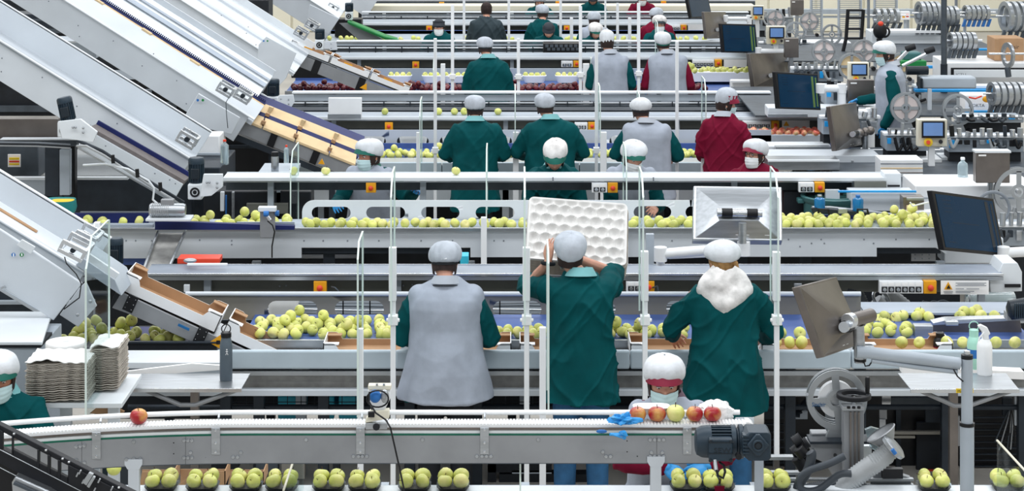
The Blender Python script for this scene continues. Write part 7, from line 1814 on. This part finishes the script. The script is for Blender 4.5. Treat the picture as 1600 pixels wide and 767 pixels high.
obj('body', MB().lathe([(.043, 0), (.047, .008), (.047, z1*.55), (.040, z1*.64), (.018, z1*.70), (.016, z1*.76)], c, (0, 0, 1), 28), 'white_plastic', t, smooth=50)
obj('spray_head', MB().ppoly([(1537, 531), (1535, 519), (1528, 510), (1533, 507), (1543, 512), (1548, 522), (1545, 524), (1546, 531)], 257, .03), 'white_plastic', t, bev=.005)
obj('trigger', MB().tube([P(1538, 519, 257.6), P(1531, 527, 257.6), P(1529, 533, 257.6)], .005, 6), 'white_plastic', t)
# right end of the near line: white trough, second apple lane, steel ramp
t = thing('side_trough', 'white edged blue apple trough at the right end of the near line', 'trough', P(1470, 500, 224))
zz = zat(491, 223)
obj('trough_floor', MB().box(xat(1352, 223), xat(1620, 223), yat(223), yat(218), zz - .005, zz + .01), 'belt_top', t); obj('white_back', pb(1345, 1600, 488, 505, 219.5, .02), 'paint_light', t, bev=.003)
obj('white_top', pb(1345, 1600, 486, 489, 219, .1), 'white', t)
for px, py in ((1376, 501), (1383, 496), (1402, 499), (1412, 495), (1434, 496), (1441, 493), (1452, 498), (1502, 496), (1511, 492), (1524, 493), (1534, 495), (1556, 496), (1531, 489)): apple(xat(px, 224), yat(224) + .03 + (0 if py > 494 else .06), zat(py, 224), 'gold', 'golden apple on the white edged trough at the right end of the near line', 'apples on the right hand trough', scale=1.04)
t = thing('steel_ramp', 'brushed steel diverter ramp on the blue belt at the right', 'ramp', P(1530, 520, 230))
obj('ramp_plate', MB().ppoly([(1458, 507), (1594, 499), (1597, 521), (1545, 528), (1465, 529), (1456, 526)], 229, .02), 'steel_warm', t, bev=.002); obj('ramp_top', MB().ppoly([(1458, 505), (1480, 500), (1594, 497), (1594, 500), (1458, 508)], 229.3, .10), 'steel_bright', t)
obj('end_block', pb(1429, 1458, 509, 529, 231, .08), 'steel', t, bev=.004); obj('knuckle', pb(1478, 1498, 502, 509, 230.5, .05), 'steel_bright', t, bev=.004)
gm = thing('small_motor', 'dark small motor at the right edge above the steel ramp', 'motor', P(1592, 500, 231)); cc = P(1594, 482, 231)
obj('motor_body', MB().lathe([(.03, -.09), (.065, -.07), (.068, .06), (.05, .08)], cc, (1, 0, .15), 20), 'motor_dark', gm, smooth=40); obj('mount', pb(1574, 1605, 490, 501, 231, .1), 'steel_panel', gm)
mb = MB()
for k in range(9): mb.obox(cc + Vector((-.05 + k*.014, -.066, 0)), Vector((.003, 0, 0)), Vector((0, .008, 0)), Vector((0, 0, .05)))
obj('fins', mb, 'motor', gm)
# ducts behind
t = thing('suction_duct', 'pair of grey ribbed suction ducts behind the near monitor', 'duct', P(1400, 488, 208))
hose([(1366, 472), (1378, 484), (1390, 500)], 208, .07, 'hose_grey', parent=t, rib=0); hose([(1384, 458), (1402, 472), (1424, 490)], 207, .065, 'hose_grey', parent=t, rib=.03)
obj('duct_rim', MB().torus(P(1377, 468, 209.5), .075, .012, (.5, -.6, .6), 28, 8), 'steel', t); hose([(1322, 456), (1340, 462), (1348, 480), (1350, 495)], 210, .05, 'hose_dark', parent=t, rib=.016)
for k in range(7): hose([(1418 + k*4, 488 - k*3), (1450, 480 + (k % 3)*5), (1475 - k*5, 470 + (k*5) % 14), (1500, 486)], 207 + k*.3, .008, ['mid_dark', 'steel', 'black'][k % 3], 'cable', parent=t, rib=0)
obj('clear_tube', MB().lathe([(.10, 0), (.10, .35)], P(1512, 478, 207), (1, 0, .02), 28, cap=False), 'bottle_clear', t, smooth=40); obj('tube_end', MB().torus(P(1512, 478, 207), .10, .008, (1, 0, 0), 28, 6), 'steel', t)
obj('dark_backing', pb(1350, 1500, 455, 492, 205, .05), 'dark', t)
# dark machine interior under the right part of the bench
t = thing('machine_interior', 'dark open machine interior below the bench at the right', 'machine', P(1400, 750, 236))
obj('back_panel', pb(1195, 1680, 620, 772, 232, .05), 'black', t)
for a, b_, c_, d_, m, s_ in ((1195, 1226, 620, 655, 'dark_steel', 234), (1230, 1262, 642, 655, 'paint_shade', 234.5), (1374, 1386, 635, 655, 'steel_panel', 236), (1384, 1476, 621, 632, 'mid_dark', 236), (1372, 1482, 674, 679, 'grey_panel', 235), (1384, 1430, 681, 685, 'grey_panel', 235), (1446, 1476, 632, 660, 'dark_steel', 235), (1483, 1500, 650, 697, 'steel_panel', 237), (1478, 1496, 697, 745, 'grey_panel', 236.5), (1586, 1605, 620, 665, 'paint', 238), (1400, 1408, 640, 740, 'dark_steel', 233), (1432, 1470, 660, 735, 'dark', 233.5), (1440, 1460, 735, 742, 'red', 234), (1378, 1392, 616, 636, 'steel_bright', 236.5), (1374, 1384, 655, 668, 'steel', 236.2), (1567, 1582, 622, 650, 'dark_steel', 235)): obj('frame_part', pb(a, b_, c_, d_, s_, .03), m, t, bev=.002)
for k in range(9): obj('louvre', pb(1195, 1225 if k < 2 else 1300, 662 + k*12, 664 + k*12, 233, .02), 'dark_steel', t)
for k in range(12): obj('louvre', pb(1500, 1600, 652 + k*9.5, 653.5 + k*9.5, 233, .02), 'dark_steel', t)
for k in range(6): hose([(1555 + k*6, 690 + (k*13) % 20), (1570 + k*3, 655 + (k*7) % 18), (1580, 640), (1586 - k*2, 660 + k*4)], 235.5 + k*.2, .005, ['mid_dark', 'steel', 'black'][k % 3], 'cable', parent=t, rib=0)
for k in range(5): obj('scissor_bar', MB().tube([P(1228 + k*2, 660 - k*3, 234 + k*.2), P(1262 - k*3, 622 + k*7, 234.2 + k*.2)], .012, 6), 'dark_steel', t)
for k in range(4): obj('foot', MB().box(xat(1210 + k*120, 232), xat(1222 + k*120, 232), yat(232) + .0, yat(232) + .05, 0, zat(772, 232) + .01), 'dark_steel', t)

# --- middle right: bins, blue bottles, tables, boxes
t = thing('round_bin', 'dark green round bin with lid behind the heap of golden apples', 'bin', P(1308, 335, 186)); c = Vector((xat(1308, 186), yat(186) + .26, 0)); zl = zat(308, 184)
obj('bin_body', MB().lathe([(.21, .02), (.245, zl - .05), (.265, zl - .03), (.27, zl), (.24, zl + .005), (.235, zl - .02), (.001, zl - .02)], c, (0, 0, 1), 36), 'bin_green', t, smooth=40)
for k in (-1, 1): obj('bin_handle', MB().box(c.x + k*.27 - .03, c.x + k*.27 + .03, c.y - .05, c.y + .05, zl - .06, zl - .02), 'bin_green', t, bev=.008)
obj('lid_ring', MB().torus(c + Vector((.02, 0, zl - .01)), .16, .012, (0, 0, 1), 36, 8), 'bin_green', t)
for px, lb in ((1282, 'blue bottle in front of the round green bin'), (1342, 'blue bottle right of the round green bin')): bottle(px, 306, 332, 17, 191, 'bottle_blue', 'steel' if px == 1282 else 'blue_label', lb, .38, .12)
t = thing('diverter_bar', 'dark steel bar with black handles above the heap of golden apples', 'bar', P(1340, 335, 191))
obj('bar', MB().ppoly([(1268, 325), (1276, 325), (1405, 337), (1405, 341), (1270, 333)], 191, .04), 'dark_steel', t); obj('bar_top', MB().ppoly([(1270, 324), (1300, 324), (1406, 336), (1404, 339)], 190.5, .06), 'steel', t)
for px in (1284, 1345): obj('handle', MB().tube([P(px - 5, 333, 192), P(px - 5, 327, 192), P(px + 10, 327, 192), P(px + 12, 336, 192)], .010, 6), 'black', t)
obj('clamp', pb(1310, 1324, 326, 334, 192, .04), 'steel', t, bev=.003)
obj('navy_wall', pb(1238, 1462, 336, 350, 189, .02), 'navy', None, label='navy back wall of the trough behind the heap of golden apples', cat='wall')
obj('navy_wall_end', MB().ppoly([(1400, 341), (1452, 341), (1465, 357), (1400, 357)], 190, .02), 'navy', None, label='navy end plate at the right of the golden apple heap', cat='plate')
t = block('pale inclined conveyor side behind the heap of golden apples', 'conveyor', 'side_conveyor', 1330, 1430, 301, 330, 186, .25, 'paint', .006, [('blue_band', 1310, 1432, 298, 301, 1, .03, 'blue_film')])
t = block('small electric box with white cable on the pale ledge', 'box', 'junction_box', 1411, 1444, 308, 332, 189, .15, 'steel_warm', .004, [('cream_face', 1417, 1434, 321, 332, .5, .02, 'card_tan'), ('ledge', 1400, 1460, 331, 341, 1, .12, 'card_white'), ('lid', 1417, 1444, 309, 313, 1, .02, 'steel')])
obj('white_cable', MB().tube([P(1422, 316, 192), P(1426, 322, 192), P(1438, 319, 192), P(1450, 316, 192), P(1458, 318, 191)], .007, 8), 'white', t)
block('white cabinet under the white pipe arm', 'cabinet', 'machine_cabinet', 1440, 1472, 248, 296, 158, .5, 'white', .01, [('side', 1472, 1488, 246, 296, -1, .3, 'paint_light')])
block('long white machine body behind the large dark screen', 'machine', 'packing_machine', 1430, 1620, 290, 345, 176, .6, 'white', .01, [('band', 1430, 1620, 308, 311, .5, .01, 'paint_shade'), ('panel', 1436, 1530, 313, 341, .5, .01, 'paint_light')])
block('stack of white folded cardboard in the right aisle', 'cardboard', 'cardboard_stack', 1376, 1442, 250, 290, 165, .3, 'white', .004, [('sheet_edge', 1376, 1442, 255 + 7*k, 257 + 7*k, .5 + k*.2, .01, ['print_grey', 'card_tan', 'steel_warm'][k % 3]) for k in range(5)])
tb = bottle(1506, 247, 292, 16, 172, 'bottle_clear', 'white', 'clear water bottle left of the grey control box', .38, .08)
t = thing('control_box', 'brown-grey stainless control box on a post at the right edge', 'box', P(1552, 290, 178)); obj('box_body', pb(1525, 1578, 238, 286, 178, .12), 'steel_warm', t, bev=.006); obj('type_label', pb(1529, 1541, 241.5, 244, 178.3, .002), 'paper', t)
obj('post', MB().cyl((xat(1549, 177), yat(177) + .03, 0), (xat(1549, 177), yat(177) + .03, zat(284, 177)), .028, 16), 'steel', t); obj('lid_edge', pb(1524, 1580, 236, 239, 178.2, .13), 'paint_light', t)
def control(px, py, w, h, s, label, post_=True):
    t = thing('control_console', label, 'panel', P(px, py, s))
    obj('panel_body', pb(px - w/2, px + w/2, py - h/2, py + h/2, s, .10), 'cream', t, bev=.005)
    obj('display_frame', pb(px - w*.36, px + w*.42, py - h*.44, py + h*.18, s*1.002, .01), 'black', t); obj('display', pb(px - w*.30, px + w*.35, py - h*.38, py + h*.10, s*1.004, .01), 'screen_pale', t)
    obj('stop_plate', MB().cyl(P(px - w*.14, py + h*.34, s*1.002), P(px - w*.14, py + h*.34, s), w*.15/s, 16), 'yellow_bright', t); obj('push_button', MB().cyl(P(px - w*.14, py + h*.34, s*1.008), P(px - w*.14, py + h*.34, s), w*.07/s, 12), 'red', t)
    obj('key_switch', MB().cyl(P(px + w*.28, py + h*.32, s*1.008), P(px + w*.28, py + h*.32, s), w*.07/s, 12), 'black', t)
    if post_: obj('post', MB().box(xat(px, s) - .03, xat(px, s) + .03, yat(s) + .03, yat(s) + .08, 0, zat(py + h/2, s) + .01), 'white', t)
    return t
control(1457, 208, 46, 42, 160, 'cream control panel with blue display and yellow stop button, nearest of the small panels')
control(1342, 113, 32, 30, 139, 'small cream control panel left of the man in profile')
control(1213, 55, 30, 28, 117, 'small cream control panel above the third row screen')
control(1184, 20, 20, 22, 103, 'tiny far control panel at the top of the right aisle')
for px, py, w_, h_, s_, lb in ((1346, 144, 40, 38, 143, 'brown-grey stainless box left of the man in profile'), (1237, 75, 22, 30, 122, 'brown-grey stainless box beside the pink label reels'), (1246, 12, 20, 24, 100, 'far small grey box at the top right')):
    t = thing('control_box', lb, 'box', P(px, py, s_)); obj('box_body', pb(px - w_/2, px + w_/2, py - h_/2, py + h_/2, s_, .10), 'steel_warm', t, bev=.004); obj('type_label', pb(px - w_*.42, px - w_*.18, py - h_*.40, py - h_*.34, s_*1.002, .002), 'paper', t)
    obj('post', MB().box(xat(px, s_) - .025, xat(px, s_) + .025, yat(s_) + .03, yat(s_) + .08, 0, zat(py + h_/2, s_) + .01), 'steel', t)
for px, py, r_, s_, lb, d_ in ((1416, 169, 24, 149, 'white spoked label reel with cream disc right of the man in profile', 'card_white'), (1497, 172, 24.5, 150, 'empty spoked reel left of the crescent rack, hub showing orange', False), (1288, 81, 19, 124, 'spoked label reel with pink disc, left of the man', 'card_white'), (1350, 81, 19, 125, 'spoked label reel just left of the masked face', 'card_white'),
        (1331, 104, 21, 133, 'cream disc label reel behind the small control panel', 'card_tan'), (1212, 30, 14, 103, 'far left pink label reel under the back wall', 'card_white'), (1265, 34, 15, 105, 'far pink label reel under the back wall', 'card_white'), (1243, 50, 16, 109, 'far empty label reel between the two pink reels', False), (1300, 54, 16, 112, 'far label reel with olive hub beside the black ladder', False), (1408, 100, 17, 132, 'label reel half hidden behind the man in profile', 'card_tan'), (1592, 300, 38, 178, 'large pale spoked reel cut by the right edge', False)):
    reel(px, py, r_, s_, lb, disc=d_)
t = obj('reel_rim', MB().torus(P(1552, 325, 186), .135, .014, (0, 1, 0), 36, 8), 'print_grey', label='dark rimmed wheel behind the grey control box post', cat='wheel')
def rack(px, py, n, step, r_px, s, label, rod=1.0, h=16, blue=False):
    """rod with a row of thin crescent discs over a row of short slanting cylinders"""
    t = thing('disc_rack', label, 'rack', P(px, py, s)); r = r_px/s
    for k in range(n):
        c = P(px + k*step, py, s)
        mb = MB(); mb.ring(c, r, r*.72, (1, .22, 0), .05, 24); obj('disc', mb, 'alu' if k % 2 else 'steel', t, smooth=40)
    obj('rod', MB().cyl(P(px - step*1.6*rod, py - 1, s), P(px + n*step + step, py - 1, s), .012, 8), 'steel_bright', t)
    for k in range(n + 1):
        c = P(px - step*.4 + k*step, py + r_px + h*.30, s)
        obj('spring_cylinder', MB().obox(c, Vector((.022, 0, .0)), Vector((0, .03, 0)), Vector((-.020, 0, -h/s*.5))), 'blue_label' if blue else 'mid_dark', t, bev=.004)
    obj('hanger', MB().box(xat(px, s) - .02, xat(px, s) + .02, yat(s) + .1, yat(s) + .14, 0, zat(py, s)), 'paint_shade', t)
    return t
rack(1438, 21, 4, 8, 19, 112, 'rack of crescent discs over slanting cylinders, top right aisle'); rack(1510, 20, 5, 7.6, 12, 104, 'far rack of thin discs with blue cylinders against the cream wall', h=12, blue=True)
rack(1572, 26, 4, 10, 24, 118, 'rack of large crescent discs at the top right corner'); rack(1487, 64, 5, 8, 14, 126, 'rack of crescent discs above the white cabinet'); rack(1552, 147, 6, 10, 19, 146, 'rack of large crescent discs above the yellow logo box')
rack(1370, 25, 4, 10, 12, 106, 'small rack of thin discs behind the black ladder', h=10); rack(1475, 25, 3, 8, 16, 112, 'second rack of crescent discs beside the grey pole')
t = thing('single_disc', 'single dark crescent disc in front of the brown box', 'disc', P(1575, 95, 130)); obj('disc', MB().ring(P(1575, 86, 132), .15, .10, (1, .25, 0), .03, 24), 'steel', t); obj('rod', MB().cyl(P(1545, 84, 132), P(1610, 84, 132), .012, 8), 'steel_bright', t); obj('cylinder', MB().cyl(P(1574, 105, 132), P(1576, 120, 132), .035, 12), 'mid_dark', t)
# white cabinet with black inset, boxes, pipes at the top right
t = block('white cabinet with a long black inset at the right under the brown box', 'cabinet', 'machine_cabinet', 1478, 1660, 98, 150, 128, .8, 'white', .01, [('black_inset', 1486, 1640, 106, 121, .5, .02, 'black'), ('inset_face', 1491, 1640, 109, 121, 1, .02, 'paint_light')])
text_mesh('ICTU', .055, (xat(1493, 129.4), yat(129.4) - .012, zat(119, 129.4)), m='print_grey', parent=t)
t = block('brown cardboard box on top of the white cabinet', 'box', 'cardboard_box', 1554, 1600, 60, 95, 127, .4, 'card', .004, [('side_flap', 1554, 1562, 61, 94, .4, .02, 'card')]); text_mesh('clair', .07, (xat(1577, 127.6), yat(127.6) - .01, zat(76, 127.6)), m='print_dark', parent=t)
t = block('white panel box with red lettering and a yellow oval mark', 'box', 'printed_box', 1508, 1552, 149, 174, 142, .3, 'paper', .003, [('blue_base', 1508, 1554, 173, 176, .5, .05, 'blue_film')])
obj('yellow_oval', MB().ell(P(1542, 155, 143), .05, .01, .036, 16, 8), 'yellow', t); text_mesh('MOKTA', .05, (xat(1513, 142.6), yat(142.6) - .01, zat(167, 142.6)), m='print_dark', parent=t); obj('red_stroke', MB().tube([P(1514, 152, 143), P(1524, 154, 143), P(1534, 150, 143)], .01, 6), 'red', t)
block('long grey ribbed housing with a white post', 'housing', 'grey_housing', 1441, 1526, 121, 139, 139, .25, 'paint_shade', .02, [('post', 1450, 1456, 139, 172, .3, .04, 'paint'), ('end_cap', 1438, 1442, 123, 138, .5, .2, 'motor_dark')])
block('bright blue film covered belt, right aisle', 'belt', 'blue_belt', 1430, 1560, 140, 144, 135, .15, 'blue_film', .004, [('rail', 1430, 1600, 134, 138, -.5, .2, 'paint_light')])
block('bright blue film covered belt further back', 'belt', 'blue_belt', 1440, 1600, 103, 107, 124, .08, 'blue_film', .004)
block('far blue film covered belt behind the black ladder', 'belt', 'blue_belt', 1300, 1346, 63, 66, 110, .1, 'blue_film', .004)
block('blue film covered belt right of the printed box', 'belt', 'blue_belt', 1500, 1600, 76, 79, 119, .08, 'blue_film', .004)
t = thing('pump', 'green and dark pump unit right of the man in profile', 'pump', P(1430, 115, 136)); obj('green_base', pb(1408, 1448, 95, 104, 136, .2), 'green_bright', t, bev=.01); obj('clear_top', pb(1412, 1440, 82, 95, 135.5, .2), 'bin_green', t, bev=.02); obj('motor_body', MB().cyl(P(1416, 110, 138), P(1450, 110, 138), .05, 16), 'motor_dark', t)
for a, b_, lb in (((1400, 98), (1430, 74), 'left'), ((1410, 103), (1460, 78), 'right')):
    t = thing('pump_lever', 'white lever with black grip, %s of the pair beside the man' % lb, 'lever', P(*a, 140)); obj('lever_rod', MB().cyl(P(*a, 140), P(b_[0] - 12, b_[1] + 6, 140), .02, 10), 'steel_bright', t); obj('grip', MB().cyl(P(b_[0] - 15, b_[1] + 3, 140), P(b_[0], b_[1] - 2, 140), .035, 12), 'rubber', t, bev=.006)
t = thing('joystick_stand', 'black control handle with red knob above the man in profile', 'handle', P(1376, 90, 128)); obj('stem', MB().cyl(P(1374, 60, 128), P(1374, 100, 128), .035, 12), 'black', t); obj('head', MB().ell(P(1375, 48, 129), .085, .06, .10, 16, 12), 'black', t); obj('knob', MB().ell(P(1376, 37, 130), .035, .03, .03, 12, 8), 'red', t); obj('grip_loop', MB().torus(P(1382, 50, 129), .06, .013, (0, 1, 0), 20, 6), 'black', t)
t = thing('step_ladder', 'black ladder frame standing near the far label reels', 'ladder', P(1335, 85, 116))
for px in (1325, 1349): obj('rail', MB().tube([P(px, 15, 116), P(px - 3, 60, 116), P(px - 10, 90, 116)], .025, 8), 'black', t)
for py in (16, 28, 45, 60): obj('rung', MB().tube([P(1323 - (py-15)*.05, py, 116), P(1349 - (py-15)*.05, py, 116)], .015, 6), 'black', t)
for i, (px, y0, y1, s_, r_, m) in enumerate(((1475, -20, 100, 130, .035, 'mid_dark'), (1357, -20, 62, 108, .022, 'print_grey'), (1494, -20, 46, 106, .022, 'print_grey'))):
    t = thing('ceiling_pole', ['thick dark grey pole standing on the white cabinet', 'thin grey pole left of the far disc racks', 'thin grey pole behind the blue cylinder rack'][i], 'pole', P(px, y1, s_)); obj('pole', MB().cyl(P(px, y0, s_), P(px, y1, s_), r_, 12), m, t); obj('pole_foot', MB().cyl((xat(px, s_), yat(s_), 0), P(px, y1, s_), r_*1.2, 12), 'dark_steel', t)
for k, px in enumerate((1276, 1328, 1384)):
    t = thing('shaft_column', 'tall ribbed vertical column of rungs at the back wall, %s' % ['left', 'middle', 'right'][k], 'column', P(px, 45, 92))
    w_ = 8 if k == 0 else 17
    for q in (-1, 1): obj('side_rail', MB().box(xat(px + q*w_, 92) - .02, xat(px + q*w_, 92) + .02, yat(92), yat(92) + .05, 0, zat(-20, 92)), 'paint_shade', t)
    for j in range(22): obj('rung', MB().box(xat(px - w_, 92), xat(px + w_, 92), yat(92) - .01, yat(92) + .03, zat(-18 + j*3.2, 92) - .012, zat(-18 + j*3.2, 92)), 'steel', t)
t = thing('wall_rail', 'grey horizontal rail along the cream back wall', 'rail', P(1400, 20, 84)); obj('rail', pb(1180, 1640, 15, 22, 84, .2), 'paint_shade', t); obj('lower_rail', pb(1180, 1640, 26, 28, 84, .2), 'belt_top', t); obj('posts', MB().box(xat(1260, 84), xat(1264, 84), yat(84) + .2, yat(84) + .25, 0, zat(15, 84)).box(xat(1420, 84), xat(1424, 84), yat(84) + .2, yat(84) + .25, 0, zat(15, 84)), 'paint_shade', t)
t = block('pale box with red and yellow push buttons on the back wall rail', 'box', 'button_box', 1408, 1422, 18, 31, 96, .1, 'white', .004, [('yellow_button', 1410, 1414, 23, 28, .5, .02, 'yellow'), ('red_button', 1416, 1420, 22, 27, .5, .02, 'red')])
obj('post', MB().box(xat(1415, 96) - .02, xat(1415, 96) + .02, yat(96) + .03, yat(96) + .07, 0, zat(31, 96)), 'paint_shade', t)
block('long white machine body behind the man in profile', 'machine', 'packing_machine', 1362, 1470, 50, 78, 112, .5, 'paint_light', .01, [('cap', 1362, 1470, 48, 52, .5, .05, 'white')])
block('white machine body with dark gaps, far right aisle', 'machine', 'packing_machine', 1236, 1330, 66, 100, 112, .4, 'white', .01, [('gap', 1240, 1320, 88, 95, .5, .02, 'dark')])
R_ = random.Random(3)
def clutter(x0, x1, y0, y1, s, n, label, base='paint_shade'):
    """low applicator machine: body, rails, plungers, hoses"""
    t = thing('applicator_machine', label, 'machine', P((x0+x1)/2, y1, s))
    obj('body', pb(x0, x1, y0 + (y1-y0)*.45, y1, s, .35), base, t, bev=.01); obj('top_rail', pb(x0 - 4, x1 + 4, y0 + (y1-y0)*.36, y0 + (y1-y0)*.46, s*1.003, .1), 'white', t, bev=.004)
    obj('plinth', MB().box(xat(x0 + 3, s), xat(x1 - 3, s), yat(s) + .05, yat(s) + .3, 0, zat(y1, s)), 'dark', t)
    for k in range(n):
        px = x0 + (x1-x0)*(k+.5)/n; h_ = R_.uniform(.15, .4)*(y1-y0); w_ = R_.uniform(.2, .4)*(x1-x0)/n
        obj('plunger', MB().cyl(P(px, y0 + (y1-y0)*.4, s*1.003), P(px + R_.uniform(-2, 2), y0 + (y1-y0)*.4 - h_, s*1.003), w_/s, 10), R_.choice(['steel', 'dark_steel', 'black', 'alu', 'steel_bright']), t)
        obj('fitting', pb(px - w_, px + w_, y0 + (y1-y0)*.55, y0 + (y1-y0)*R_.uniform(.65, .85), s*1.004, .03), R_.choice(['black', 'dark_steel', 'steel', 'mid_dark', 'blue_film']), t, bev=.003)
    for k in range(max(2, n//2)):
        a = R_.uniform(x0, x1 - 8); hose([(a, y0 + (y1-y0)*.5), (a + 6, y0 + (y1-y0)*R_.uniform(.7, 1)), (a + R_.uniform(8, 18), y0 + (y1-y0)*R_.uniform(.5, .9))], s*1.008, .016, R_.choice(['hose_dark', 'black', 'hose_grey']), 'hose', parent=t, rib=0)
    return t
for a in ((1385, 1452, 192, 236, 157, 7, 'low applicator machine left of the nearest small control panel'), (1482, 1600, 196, 238, 158, 10, 'low applicator machine right of the nearest small control panel'), (1395, 1440, 128, 165, 134, 5, 'applicator parts right of the man in profile'), (1240, 1318, 92, 128, 128, 8, 'applicator machine under the pink label reels'),
          (1290, 1365, 120, 165, 141, 7, 'applicator machine under the small control panel'), (1190, 1262, 55, 84, 112, 7, 'far applicator machine left of the black ladder'), (1285, 1372, 165, 210, 150, 6, 'applicator machine behind the tilted stainless monitor'), (1560, 1625, 330, 385, 188, 5, 'applicator machine behind the large dark screen'), (1500, 1600, 176, 192, 150, 8, 'pale applicator row under the large crescent discs'), (1180, 1240, 10, 48, 97, 6, 'far applicator machine at the top of the right aisle')):
    clutter(*a)
block('white machine body left of the man in profile', 'machine', 'packing_machine', 1222, 1300, 134, 165, 134, .25, 'paint_shade', .01, [('rail', 1222, 1300, 134, 138, .5, .05, 'paint_light'), ('dark_gap', 1230, 1296, 150, 160, .5, .03, 'mid_dark')])
block('pale table line behind the tilted screen', 'machine', 'packing_machine', 1200, 1380, 168, 184, 143, .3, 'paint_light', .01, [('steel_edge', 1200, 1262, 178, 183, .5, .02, 'steel')])
block('white table line with dark gap right of the burgundy worker', 'machine', 'packing_machine', 1160, 1300, 228, 246, 151, .3, 'paint_light', .01, [('navy_box', 1299, 1330, 226, 243, .3, .1, 'navy'), ('steel_trough', 1212, 1298, 229, 244, 1, .1, 'steel')])
block('steel trough behind the right end of the overhead conveyor', 'trough', 'steel_trough', 1200, 1312, 251, 266, 162, .3, 'steel', .004, [('top_edge', 1200, 1312, 250, 253, .5, .03, 'paint_light')])
block('pale bench top right of the trough', 'bench', 'side_bench', 1200, 1375, 243, 262, 158, .4, 'paint', .006, [('bolts', 1330, 1334, 250, 254, .5, .01, 'steel')])
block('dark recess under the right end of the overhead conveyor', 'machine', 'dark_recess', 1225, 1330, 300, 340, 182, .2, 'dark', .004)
block('white square tub stack on the packing ledge, right of the grey smocks', 'tub', 'white_tub', 1143, 1178, 127, 142, 121, .25, 'white_plastic', .02, [('rim', 1142, 1179, 126, 129, .3, .05, 'white')])
crumple(P(1223, 262, 160), .09, .06, .05, 'paper', 'crumpled white plastic bag on the steel trough at right', 'bag', 'plastic_bag', 5)
obj('blue_cloth', MB().ell(P(1267, 263, 161), .09, .05, .02, 14, 8), 'blue_film', label='folded blue cloth on the steel trough at right', cat='cloth')
for k in range(3): block('grey floor platform under the right hand machines, ' + ['near', 'middle', 'far'][k], 'platform', 'platform', (1330, 1180, 1180)[k], (1700, 1620, 1600)[k], (300, 180, 95)[k], (304, 183, 97)[k], (172, 141, 121)[k], (2.6, 2.5, 3.0)[k], 'mid_dark', .004)

obj('blue_tub', pb(719, 732, 400, 414, 203, .15), 'crate_cyan', label='small bright blue tub behind the hairnet of the grey-smocked worker', cat='tub', bev=.004)
